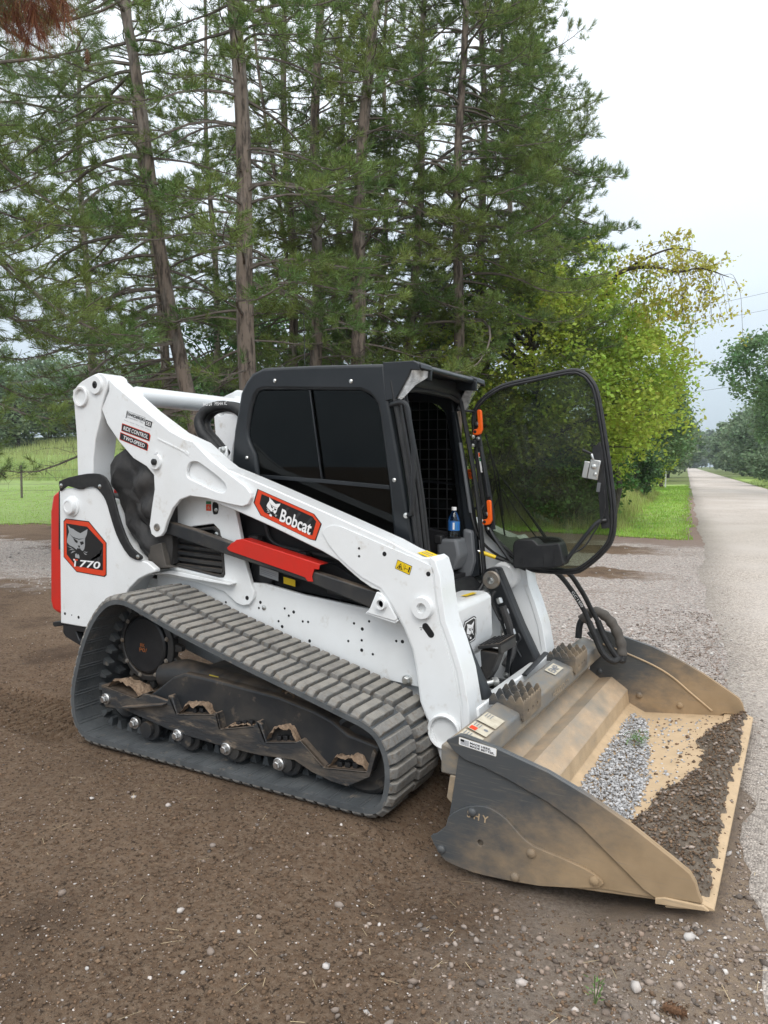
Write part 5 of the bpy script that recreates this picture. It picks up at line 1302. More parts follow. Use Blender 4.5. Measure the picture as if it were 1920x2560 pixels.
BAND = [(1.228, .442), (1.279, .474), (1.30, .475), (1.429, .452), (1.626, .402), (1.774, .344), (1.915, .275), (2.05, .195), (2.105, .160), (2.124, .130), (2.132, .100), (2.145, .070), (2.03, .058), (1.999, .046), (1.961, .064), (1.927, .091), (1.85, .15), (1.741, .234), (1.629, .290), (1.472, .344), (1.383, .369), (1.307, .382), (1.264, .405)]
WEAR = [(1.167, .052), (1.189, .066), (1.233, .11), (1.239, .144), (1.292, .189), (1.359, .217), (1.417, .218), (1.474, .192), (1.523, .149), (1.578, .117), (1.67, .102), (1.766, .083), (1.809, .065), (1.829, .048), (1.815, .034), (1.796, .024), (1.603, -.024), (1.396, -.043), (1.312, -.042), (1.234, -.03), (1.198, .002)]
for s in SIDES:
    MB().ext(SIDEP, s * 1.062, s * 1.048).build('side_plate', 'bucket_dust', bk, .002)
    MB().ext(BAND, s * 1.074, s * 1.0625).build('side_band', 'bucket_dust', bk, .003)
    MB().ext(smooth_poly(WEAR, 2), s * 1.076, s * 1.0625, holes=[circ(1.373, .078, .012, 12)]).build('wear_plate', 'bucket_dust', bk, .003)
    MB().ext([(2.0, .030), (2.168, .053), (2.150, .066), (2.03, .060), (2.0, .050)], s * 1.080, s * 1.0685).build('edge_shoe', 'bucket_floor', bk, .003)
    b = MB(); b.tube([(p[0], s * 1.046, p[1]) for p in smooth_path([(1.33, .385, 0), (1.47, .346, 0), (1.63, .292, 0), (1.74, .236, 0), (1.85, .152, 0), (1.93, .092, 0), (1.965, .066, 0)], 4)], .006, 6)
    b.build('weld_bead', 'bucket_floor', bk)
for p in ((1.341, .189), (1.214, .012), (1.571, .09), (1.511, -.016), (1.798, .051)): rivet((p[0], -1.076, p[1]), (0, -1, 0), .017, .013, bk)
for p in ((1.314, .210), (1.555, .095), (1.789, .070)): rivet((p[0], 1.048, p[1]), (0, -1, 0), .018, .016, bk)
d = Decal((1.318, -1.0765, .166), (.10, 0, -.008), (.003, 0, .028), (0, -1, 0)); d.text('S H Y', 0, 0, .85, 1, 0, 0, .02); d.build('stamp', ['bucket_floor'], bk)
# stickers
d = Decal((1.283, -1.0745, .439), (.148, 0, -.018), (.001, 0, .028), (0, -1, 0)); R = [(0, 0), (1, 0), (1, 1), (0, 1)]
d.poly([(.01, -.05), (.99, -.05), (1.01, .1), (1.01, .95), (.99, 1.05), (.01, 1.05), (-.01, .95), (-.01, .05)], 2, 0).poly([(.01, 0), (.99, 0), (1, .1), (1, .92), (.985, 1), (.01, 1), (0, .9), (0, .1)], 0, 1).text('MADE HERE.', .30, .52, .86, .82, 1, 2, .03).text('MADE BETTER.', .30, .12, .96, .42, 1, 2, .03).poly([(.04, .55), (.14, .55), (.14, .86), (.04, .86)], 1, 3)
for k in range(6): d.poly([(.04, .14 + k * .125), (.27, .14 + k * .125), (.27, .20 + k * .125), (.04, .20 + k * .125)], 3, 2)
d.build('sticker', ['decal_white', 'decal_black', 'decal_cream', 'decal_line'], bk)
tn = Vector((.026 + .3, 0, 1)).normalized(); dv = Vector((-.094, 0, .0308))
for (y0, w, mats_) in ((-.955, .095, 'r'), (-.840, .085, 'o'), (-.735, .115, 'p')):
    d = Decal((1.298, y0, .389), (0, w, 0), tuple(dv * .88), tuple(tn)); d.poly(R, 0, 6)
    if mats_ == 'r': d.poly([(.1, .55), (.45, .55), (.45, .95), (.1, .95)], 1, 7).poly([(.1, .08), (.6, .08), (.6, .4), (.1, .4)], 2, 7)
    if mats_ == 'o': d.poly([(.06, .6), (.45, .6), (.45, .94), (.06, .94)], 3, 7).poly(circ(.6, .25, .12, 12), 4, 7)
    for k in range(3): d.poly([(.55, .9 - k * .14), (.93, .9 - k * .14), (.93, .85 - k * .14), (.55, .85 - k * .14)], 4, 7)
    d.build('sticker', ['decal_cream', 'decal_red', 'decal_yellow', 'orange_dull' if 'orange_dull' in MATS else 'decal_red', 'decal_line'], bk)
d = Decal((1.285, .17, .393), (0, .16, 0), tuple(dv * .62), tuple(tn)); d.poly(R, 0, 6).text('EMP', .12, .18, .88, .82, 1, 7, .02); d.build('sticker', ['decal_cream', 'decal_line'], bk)
d = Decal((1.3225, .02, .325), (0, .30, 0), (-.006, 0, .035), (1, 0, .12)); d.text('HEAVY DUTY', 0, 0, 1, .8, 0, 2, .01); d.build('stamp', ['bucket_floor'], bk)
# saw-tooth step brackets on the top tube
def saw(y0, y1):
    st_ = MB(); n = 3
    def teeth(xs, z, h):
        L = []
        for i in range(len(xs) - 1):
            for k in range(6):
                t = k / 6; x = xs[i] + (xs[i + 1] - xs[i]) * t; L.append((x, z + h * abs(math.sin(math.pi * t)) ** 1.3))
        return L + [(xs[-1], z)]
    for i in range(4):
        y = y0 + (y1 - y0) * i / 3
        top_ = teeth([1.165, 1.207, 1.249, 1.291, 1.330], .428, .030)
        st_.ext([(1.330, .35), (1.30, .375), (1.20, .405), (1.165, .40)] + top_, y - .004, y + .004)
    f = lambda u, z, x: (x, u, z)
    tf = teeth([y0 + (y1 - y0) * i / 7 for i in range(8)], .424, .018)
    hl_ = [circ(y0 + (y1 - y0) * t, .378, .010, 10) for t in (.25, .52, .78)]
    st_.ext([(y1, .345), (y0, .345)] + tf, 1.3235, 1.3305, f=f, holes=hl_)
    return st_.build('step_bracket', 'bracket_steel', bk, .001)
saw(-.46, -.21); saw(.42, .66)
b = MB(); b.tube([(1.16, .05, .41), (1.19, .32, .47)], .016, 8, squash=((0, 0, 1), .5)); b.build('step_tie', 'black_paint', bk)

# ================================================================== tracks
PROF = [(-.83, 0.), (-.74, 0.), (-.5, 0.), (-.2, 0.), (.1, 0.), (.4, 0.), (.62, 0.), (.74, 0.), (.82, .003), (.885, .018), (.930, .056), (.958, .115), (.970, .21), (.955, .31), (.905, .395), (.83, .44), (.72, .470), (.52, .522), (.16, .612), (-.22, .715), (-.44, .785), (-.56, .822), (-.65, .828), (-.735, .805), (-.81, .750), (-.885, .660), (-.945, .55), (-.995, .42), (-1.030, .30), (-1.036, .19), (-1.016, .105), (-.972, .044), (-.905, .008)]
def resample(P, step):
    sp_ = smooth_poly(P, 8)
    pts = [Vector(p) for p in sp_]; n = len(pts); L = [0]
    for i in range(n): L.append(L[-1] + (pts[(i + 1) % n] - pts[i]).length)
    N = int(round(L[-1] / step)); out = []; j = 0
    for k in range(N):
        d_ = k * L[-1] / N
        while L[j + 1] < d_: j += 1
        t = (d_ - L[j]) / (L[j + 1] - L[j]); out.append(pts[j].lerp(pts[(j + 1) % n], t))
    return out, L[-1] / N
LH = .026; BT = .024        # cleat height, belt thickness
base = offset_poly(smooth_poly(PROF, 3), LH); inner = offset_poly(smooth_poly(PROF, 3), LH + BT)
def make_track(s, single):
    b = MB(); n = len(base)
    yo, yi = s * 1.0, s * .55
    rows_ = [(base, yo, .004), (base, s * .995, 0), (base, s * .78, 0), (base, s * .77, 0), (base, s * .555, 0), (base, yi, .004), (inner, yi, 0), (inner, s * .72, -.0), (inner, s * .83, 0), (inner, s * .97, 0), (inner, yo, 0)]
    vs = []
    for P_, y, ins in rows_:
        for p in P_: vs.append((p[0], y, p[1]))
    fs = []
    for r in range(len(rows_)):
        r_ = (r + 1) % len(rows_)
        for i in range(n): fs.append((r * n + i, r * n + (i + 1) % n, r_ * n + (i + 1) % n, r_ * n + i))
    b.add(vs, fs)
    tr = b.build('track', 'rubber', loader, angle=30)
    # moulded joint lines across the inside face and drive lugs
    b = MB(); ip, st_ = resample([tuple(p) for p in inner], .0598 * 1.3)
    for i, p in enumerate(ip):
        q_ = ip[(i + 1) % len(ip)]; t = (q_ - ip[i - 1]).normalized(); nn = Vector((-t.y, t.x)); 
        c = Vector((p.x, 0, p.y)) ; tt = Vector((t.x, 0, t.y)); n3 = Vector((nn.x, 0, nn.y))
        for y0, y1, h, w in ((s * .995, s * .84, .003, .004), (s * .70, s * .74, .045, .020), (s * .80, s * .84, .045, .020)):
            for dt in ((-.008, .008) if h < .01 else (0,)):
                a = c + tt * (dt - w); e = c + tt * (dt + w)
                b.add([(a.x, y0, a.z), (e.x, y0, e.z), (e.x, y1, e.z), (a.x, y1, a.z)] + [(v.x, y, v.z) for v, y in ((a * .7 + e * .3 + n3 * h, y0), (e * .7 + a * .3 + n3 * h, y0), (e * .7 + a * .3 + n3 * h, y1), (a * .7 + e * .3 + n3 * h, y1))], [(0, 1, 2, 3), (4, 5, 6, 7), (0, 1, 5, 4), (1, 2, 6, 5), (2, 3, 7, 6), (3, 0, 4, 7)])
    tag(b.build('inner_lugs', 'rubber', tr), kind='stuff')
    op, st_ = resample([tuple(p) for p in base], .0598)
    L = .0485 / 2
    jm = MB()
    def lug_shape(b, y0, y1, out_first, fr=None):
        # block with chamfered ends; local x along the track, z outward
        prof = [(-L, -.004), (L, -.004), (L - .004, LH), (-L + .004, LH)]
        a0, a1 = (.022, .006) if out_first else (.006, .012)
        vs = []
        for y, k in ((y0, 0), (y0 + (a0 if y1 > y0 else -a0), 1), (y1 - (a1 if y1 > y0 else -a1), 1), (y1, 0)):
            for (x, z) in prof: vs.append((x * (1 if k else .97), y, z if k or z < 0 else z * .30))
        fs = [(0, 1, 2, 3), (15, 14, 13, 12)]
        for r in range(3):
            for i in range(4): fs.append((r * 4 + i, r * 4 + (i + 1) % 4, (r + 1) * 4 + (i + 1) % 4, (r + 1) * 4 + i))
        if fr: vs = [fr @ Vector(v) for v in vs]
        b.add(vs, fs)
    meshes = []
    for row in (0, 1):
        y0, y1 = (s * 1.0, s * .792) if row == 0 else (s * .762, s * .552)
        proto = None
        for i, p in enumerate(op):
            k = (i + (.5 if row else 0)) % len(op); i0 = int(k); fr_ = k - i0
            a, c_ = op[i0], op[(i0 + 1) % len(op)]; pos = a.lerp(c_, fr_)
            t = (op[(i0 + 1 + (1 if fr_ else 0)) % len(op)] - op[i0 - (0 if fr_ else 1)]).normalized()
            nn = Vector((t.y, -t.x))                     # outward for a counter-clockwise loop
            mt = Matrix(((t.x, 0, nn.x, pos.x), (0, 1, 0, 0), (t.y, 0, nn.y, pos.y), (0, 0, 0, 1)))
            if single:
                if proto is None:
                    bb = MB(); lug_shape(bb, y0, y1, row == 0); proto = bb.build('tread_lug', 'rubber_lug', tr, .003); o = proto
                else: o = copy_obj(proto, tr)
                o.matrix_local = mt
            else: lug_shape(jm, y0, y1, row == 0, mt)
    if not single: tag(jm.build('tread_lugs', 'rubber_lug', tr), kind='stuff')
    return tr
make_track(-1, True); make_track(1, False)

# ================================================================== undercarriage inside the tracks
def undercarriage(s):
    y = lambda v: s * v
    uf = MB()
    uf.ext([(-.80, .30), (-.56, .285), (-.50, .32), (-.36, .42), (-.28, .450), (-.10, .445), (.30, .42), (.50, .385), (.60, .355), (.68, .31), (.84, .285), (.80, .16), (.70, .10), (.40, .16), (0., .145), (-.40, .165), (-.80, .21)], y(.90), y(.60))
    und = uf.build('undercarriage', 'black_dusty', loader, .012, 3)
    # drive sprocket
    b = MB(); c = Vector((-.632, 0, .535)); b.lathe([(.185, 0), (.195, .02), (.195, .05), (.165, .06), (.160, .035), (.02, .028), (.0001, .028)], (c.x, y(.77), c.z), (0, s, 0), 40)
    nt = 17
    for k in range(nt):
        a = 2 * math.pi * k / nt; R3 = Matrix.Rotation(-a, 3, 'Y')
        b.add([R3 @ Vector(p) + Vector((c.x, y(.79), c.z)) for p in [(.17, -.02, -.026), (.17, .02, -.026), (.17, .02, .026), (.17, -.02, .026), (.238, -.014, -.012), (.238, .014, -.012), (.238, .014, .012), (.238, -.014, .012)]], [(0, 1, 2, 3), (4, 5, 6, 7), (0, 1, 5, 4), (1, 2, 6, 5), (2, 3, 7, 6), (3, 0, 4, 7)])
    spk = b.build('sprocket', 'black_dusty', und, .004)
    MB().lathe([(.150, 0), (.150, .03), (.140, .038), (.0001, .040)], (c.x, y(.80), c.z), (0, s, 0), 36).build('hub_cover', 'black_paint', spk)
    if s < 0:
        d = Decal((-.665, -.8415, .50), (.06, 0, .0), (0, 0, .045), (0, -1, 0)); d.text('P0/', .1, 0, 1, .48, 0, 1).text('RK', .2, .58, .75, 1, 0, 1); d.build('paint_mark', ['orange_dull'], spk)
        for k in range(9):
            a = k * 2 * math.pi / 9 + .3; hexbolt((c.x + .168 * math.cos(a), -.832, c.z + .168 * math.sin(a)), (0, -1, 0), .009, .008, spk, 'dull_steel')
    # rollers and idlers
    for x in (-.52, -.245, .055, .365):
        b = MB()
        for yy in (.66, .72, .82, .88): b.lathe([(.03, 0), (.062, .0), (.066, .01), (.066, .03), (.06, .035), (.03, .035)], (x, y(yy), .130), (0, s, 0), 26)
        b.lathe([(.040, 0), (.040, .3)], (x, y(.64), .130), (0, s, 0), 16)
        b.build('roller', 'black_dusty', und)
    for x, z, r in ((.745, .230, .178), (-.845, .195, .115)):
        b = MB()
        for yy in ((.62, .80) if x > 0 else (.60, .70)): b.lathe([(.04, 0), (r - .01, 0), (r, .012), (r, .07), (r - .02, .085), (r - .05, .06), (.05, .06)], (x, y(yy), z), (0, s, 0), 40)
        b.build('idler', 'black_dusty', und)
    if s > 0: return und
    # outer skid plate with boot steps cut into it
    SK = [(-.84, .318), (-.66, .293), (-.585, .285), (-.56, .292), (-.52, .318), (-.46, .318), (-.36, .307), (-.345, .335), (-.325, .335), (-.295, .252), (-.05, .290), (-.035, .300), (-.012, .225), (.19, .275), (.215, .300), (.235, .290), (.262, .212), (.43, .245), (.455, .255), (.58, .158), (.80, .185), (.83, .285), (.845, .270), (.815, .165), (.70, .098), (.62, .104), (.515, .125), (.42, .160), (.22, .143), (0., .143), (-.21, .152), (-.37, .165), (-.68, .215), (-.81, .202), (-.83, .24)]
    sk = MB().ext(SK, -.945, -.925).build('skid_plate', 'skid_worn', und, .003)
    for L_ in ([(-.84, .318), (-.66, .293), (-.585, .285), (-.585, .278), (-.66, .286), (-.84, .310)], [(-.295, .252), (-.05, .290), (-.05, .282), (-.295, .244)], [(-.012, .225), (.19, .275), (.19, .267), (-.012, .217)], [(.262, .212), (.43, .245), (.43, .237), (.262, .204)], [(.58, .158), (.80, .185), (.80, .177), (.58, .150)], [(-.66, .236), (-.36, .300), (-.36, .292), (-.66, .226)]):
        MB().ext(L_, -.945 if L_[0][0] != -.66 else -.975, -.80).build('step_shelf', 'skid_worn', und, .002)
    for (x0, z0), (x1, z1) in (((-.52, .318), (-.585, .285)), ((-.345, .335), (-.295, .252)), ((-.035, .300), (-.012, .225)), ((.215, .300), (.262, .212)), ((.455, .255), (.58, .158))):
        MB().ext([(x0, z0), (x1, z1), (x1 - .010, z1 - .004), (x0 - .010, z0)], -.945, -.85).build('step_riser', 'skid_worn', und, .002)
    # tube-shaped track frame with an access cover
    b = MB().tube([(-.52, -.80, .385), (-.38, -.80, .400), (.30, -.80, .355), (.52, -.80, .315)], [.065, .085, .085, .07], 22); b.build('frame_tube', 'black_dusty', und)
    d_ = MB().ext(smooth_poly([(-.21, .375), (-.06, .365), (-.03, .345), (-.035, .31), (-.07, .30), (-.22, .318)], 3), -.888, -.878).build('access_cover', 'black_paint', und, .002)
    for p in ((-.185, .345), (-.055, .350)): hexbolt((p[0], -.888, p[1]), (0, -1, 0), .008, .006, d_)
    d = Decal((-.155, -.872, .43), (.06, 0, -.004), (0, .012, .022), (0, -1, .6)); d.poly([(0, 0), (1, 0), (1, 1), (0, 1)], 0, 0).poly([(.1, .2), (.4, .2), (.25, .8)], 1, 1).poly([(.5, .3), (.9, .3), (.9, .6), (.5, .6)], 1, 1); d.build('sticker', ['decal_yellow_dull', 'decal_black'], und)
    for p in ((-.80, .251), (-.587, .157), (-.288, .148), (.025, .138), (.338, .127)):
        b = MB().lathe([(.030, 0), (.030, .018), (.026, .022)], (p[0], -.935, p[1]), (0, -1, 0), 22); b.lathe([(.019, .022), (.019, .036), (.015, .040), (.0001, .040)], (p[0], -.935, p[1]), (0, -1, 0), 6); b.build('axle_bolt', 'steel', und)
    # grip strips in the step pockets, and packed mud
    for (x0, z0, x1, z1) in ((-.22, .264, -.09, .286), (.06, .243, .17, .271), (.30, .219, .41, .241), (.63, .164, .75, .180)):
        b = MB()
        for k in range(3):
            t = (k + .5) / 3; b.box((x0 + (x1 - x0) * t, -.915, z0 + (z1 - z0) * t + .012), (.024, .02, .022))
        b.build('grip_strip', 'black_plastic', und, .002)
    def mud(x0, z0, x1, z1, h, ya, yb, seed):
        nx_, ny_ = 18, 9; r = np.random.default_rng(seed); vs = []
        for i in range(nx_):
            for j in range(ny_):
                u, v = i / (nx_ - 1), j / (ny_ - 1)
                e = min(1, 5 * min(u, 1 - u)) * min(1, 6 * min(v + .1, 1 - v) + .25)
                zz = z0 + (z1 - z0) * u + h * e * (.45 + 1.1 * float(fbm(np.array([u * 5 + seed]), np.array([v * 3]), 3, seed)[0])) + r.normal(0, .003)
                vs.append((x0 + (x1 - x0) * u + r.normal(0, .002), ya + (yb - ya) * v, zz))
        fs = [(i * ny_ + j, (i + 1) * ny_ + j, (i + 1) * ny_ + j + 1, i * ny_ + j + 1) for i in range(nx_ - 1) for j in range(ny_ - 1)]
        MB().add(vs, fs).build('mud', 'mud', und, angle=70)
    mud(-.80, .312, -.55, .285, .050, -.94, -.82, 1); mud(-.29, .252, -.08, .286, .045, -.94, -.86, 2); mud(.0, .224, .17, .268, .016, -.935, -.86, 3)
    mud(.255, .216, .43, .243, .062, -.94, -.86, 4); mud(.60, .160, .80, .184, .055, -.94, -.86, 5); mud(.28, .415, .36, .40, .03, -.86, -.80, 6)
    return und
M('orange_dull', (.33, .11, .03), .7); M('decal_yellow_dull', (.36, .28, .03), .7)
for s in SIDES: undercarriage(s)

# ================================================================== load in the bucket
def floor_z(x): return np.interp(x, [1.486, 1.497, 1.592, 2.15], [.118, .04, -.004, .062])
def bucket_heap(x, y):
    """height of loose material on the bucket floor"""
    n1 = fbm(x * 6, y * 6, 3, 71); n2 = fbm(x * 22, y * 22, 3, 72)
    gx1 = np.interp(y, [-1, -.5, -.15, .32, .57, 1.0], [1.80, 1.80, 1.83, 1.76, 1.70, 1.60]) + .06 * (n1 - .5)
    grav = (1 - sstep(gx1 - .06, gx1 + .02, x)) * sstep(-1.06, -1.0, y) * (1 - sstep(.80, 1.0, y)) * sstep(1.515, 1.575, x)
    lx = np.interp(y, [-1, -.5, -.13, .15, .38, .56, 1.0], [1.72, 1.77, 1.87, 1.95, 1.96, 1.91, 2.02]) + .12 * (n1 - .5) + .05 * (n2 - .5)
    lip = sstep(lx, lx + .13, x) * (1 - sstep(2.125, 2.160, x + .06 * (n1 - .5) + .05 * (n2 - .5))) * sstep(-1.05, -.98, y)
    return grav * (.010 + .016 * n1), lip * (.020 + .030 * n1 + .012 * n2)
xs = np.arange(1.50, 2.17, .011); yy = np.arange(-1.04, 1.045, .011); A, B = np.meshgrid(xs, yy)
ga_, li_ = bucket_heap(A, B); hgt = ga_ * 0 + li_
Zb = floor_z(A) + hgt + (fbm(A * 45, B * 45, 2, 77) - .5) * .012 * (hgt > .004) - .004
id_ = np.arange(A.size).reshape(A.shape); q_ = np.stack([id_[:-1, :-1], id_[:-1, 1:], id_[1:, 1:], id_[1:, :-1]], -1).reshape(-1, 4)
okq = (hgt.ravel()[q_] > .004).any(1); q_ = q_[okq]; us = np.unique(q_); rm = -np.ones(A.size, int); rm[us] = np.arange(len(us))
M('heap_soil', (.120, .096, .072), .95, col2=(.19, .155, .12), scale=30, bump=1., bscale=120, col3=(.065, .050, .038), scale3=12)
tag(link('soil_heap', np_mesh('soil_heap', np.stack([A.ravel(), B.ravel(), Zb.ravel()], -1)[us], rm[q_], smooth=True), 'heap_soil'), 'ridge of dark crumbly soil along the bucket lip', 'soil', kind='stuff')
n = 9000; x = RNG.uniform(1.50, 1.92, n); y = RNG.uniform(-1.04, .95, n); g1, l1 = bucket_heap(x, y); ok = RNG.uniform(0, 1, n) < np.maximum(sstep(.001, .014, g1), .05 * (x > 1.57) * (y > -.6)); x, y, g1 = x[ok], y[ok], g1[ok]
P_ = np.stack([x, y, floor_z(x) + g1 * RNG.uniform(.05, .95, len(x))], -1)
tag(link('bucket_gravel', stone_mesh('bucket_gravel', P_, np.clip(RNG.lognormal(-4.85, .32, len(x)), .004, .013), tilt=.9), 'gravel_grey'), 'grey crushed gravel lying at the back of the bucket floor', 'gravel', kind='stuff')
n = 8000; x = RNG.uniform(1.62, 2.172, n); y = RNG.uniform(-1.04, 1.04, n); g1, l1 = bucket_heap(x, y); ok = RNG.uniform(0, 1, n) < np.maximum(sstep(.0005, .02, l1), .10 * (x > 1.88)); x, y, l1 = x[ok], y[ok], l1[ok]
k_ = RNG.uniform(0, 1, len(x)) < .80 + .12 * sstep(1.85, 2.0, x)
tag(link('heap_clods', stone_mesh('heap_clods', np.stack([x, y, floor_z(x) + l1], -1)[k_], np.clip(RNG.lognormal(-5.25, .4, k_.sum()), .002, .013), low=True, sink=.4), 'clod'), 'dark soil clods on the heap at the bucket lip', 'soil', kind='stuff')
k_ = ~k_
tag(link('heap_stones', stone_mesh('heap_stones', np.stack([x, y, floor_z(x) + l1], -1)[k_], np.clip(RNG.lognormal(-4.85, .4, k_.sum()), .004, .018)), 'pebble'), 'stones mixed into the soil at the bucket lip', 'gravel', kind='stuff')
n = 60; x = RNG.uniform(1.68, 1.98, n); y = RNG.uniform(-.4, .95, n)
tag(link('stray_crumbs', stone_mesh('stray_crumbs', np.stack([x, y, floor_z(x)], -1), np.clip(RNG.lognormal(-4.9, .4, n), .004, .016)), 'clod'), 'stray crumbs on the bare tan bucket floor', 'soil', kind='stuff')
b = MB()
for k in range(90):
    a = random.uniform(0, 6.28); p = Vector((1.66 + random.gauss(0, .03), .42 + random.gauss(0, .055), .045 + random.random() * .02)); q2 = Vector((math.cos(a), math.sin(a), random.uniform(-.1, .5))) * random.uniform(.02, .05); s_ = q2.cross(Vector((0, 0, 1))).normalized() * .003
    b.add([p - s_, p + s_, p + q2], [(0, 1, 2)])
tag(b.build('grass_tuft', 'leaf_green'), 'small torn green grass tuft lying on the bucket gravel', 'grass tuft')

# ================================================================== water bottle in the cup holder
bx_, by_, bz_ = .665, .255, 1.065
wbt = tag(empty('water_bottle', (bx_, by_, bz_)), 'small clear plastic water bottle with blue label on the grey console', 'bottle')
MB().lathe([(.0001, 0), (.030, .001), (.033, .008), (.033, .05), (.0315, .055), (.033, .06), (.033, .115), (.030, .13), (.018, .158), (.013, .165), (.013, .178), (.0001, .178)], (0, 0, 0), (0, 0, 1), 26).build('body', 'clear_plastic', wbt)
MB().lathe([(.0335, .058), (.0337, .060), (.0337, .108), (.0335, .110)], (0, 0, 0), (0, 0, 1), 26).build('label', 'decal_blue', wbt)
b = MB()
b.add([Vector((.034 * math.cos(a), .034 * math.sin(a), z)) for a in (-1.35, -1.05) for z in (.064, .104)], [(0, 1, 3, 2)]); b.build('print', 'decal_white', wbt)
b = MB(); b.add([Vector((.034 * math.cos(a), .034 * math.sin(a), z)) for a in (-1.0, -.55) for z in (.06, .108)], [(0, 1, 3, 2)]); b.build('print', 'decal_green', wbt)
MB().lathe([(.0145, .172), (.0145, .188), (.013, .190), (.0001, .190)], (0, 0, 0), (0, 0, 1), 20).build('cap', 'decal_white', wbt)
# ------------------------------------------------------------------ vegetation
DP = 1920 / 1659.0
def at(dx, dy, b):
    """point b metres ahead of the camera whose bearing and height were measured on the photograph"""
    px, py = dx * DP, dy * DP
    a = (px - 960) / 1874.3 * b; z = CAM.z + (1280 - py) / 1874.3 * b + math.tan(PITCH) * b
    p = W(a, b); p.z = z; return p

def tufts(P, A, n_needles, length, width, seed, spread=(.35, 1.25)):
    """bottle-brush needle tufts: P (n,3) tips, A (n,3) axes -> triangles"""
    r = np.random.default_rng(seed); n = len(P); m = n_needles
    A = A / np.linalg.norm(A, axis=1, keepdims=True)
    up_ = np.where(np.abs(A[:, 2:3]) > .9, np.array([[1., 0, 0]]), np.array([[0, 0, 1.]]))
    U = np.cross(A, up_); U /= np.linalg.norm(U, axis=1, keepdims=True); Vv = np.cross(A, U)
    ph_ = r.uniform(0, 2 * np.pi, (n, m)); th = r.uniform(spread[0], spread[1], (n, m)); L = length * r.uniform(.7, 1.15, (n, m))
    back = r.uniform(0, 1., (n, m)) ** 1.2 * length * 1.0
    th = th * (.55 + .5 * back / (length * .9))
    D = (A[:, None, :] * np.cos(th)[..., None] + (U[:, None, :] * np.cos(ph_)[..., None] + Vv[:, None, :] * np.sin(ph_)[..., None]) * np.sin(th)[..., None])
    D[..., 2] -= .04
    O = P[:, None, :] - A[:, None, :] * back[..., None]
    S = np.cross(D, r.normal(0, 1, (n, m, 3))); S /= np.linalg.norm(S, axis=-1, keepdims=True) + 1e-9
    S = S * (width * .5)
    tip = O + D * L[..., None]
    mid = O + D * (L * .12)[..., None]
    V = np.stack([mid - S, mid + S, tip], 2).reshape(-1, 3)
    return V, np.arange(len(V)).reshape(-1, 3)

def tube_np(paths, seg=5):
    """many tapered tubes as one mesh; paths: list of (points list, radii list)"""
    b = MB()
    for P, R in paths: b.tube(P, R, seg if len(P) > 3 else 3, caps=False)
    return b

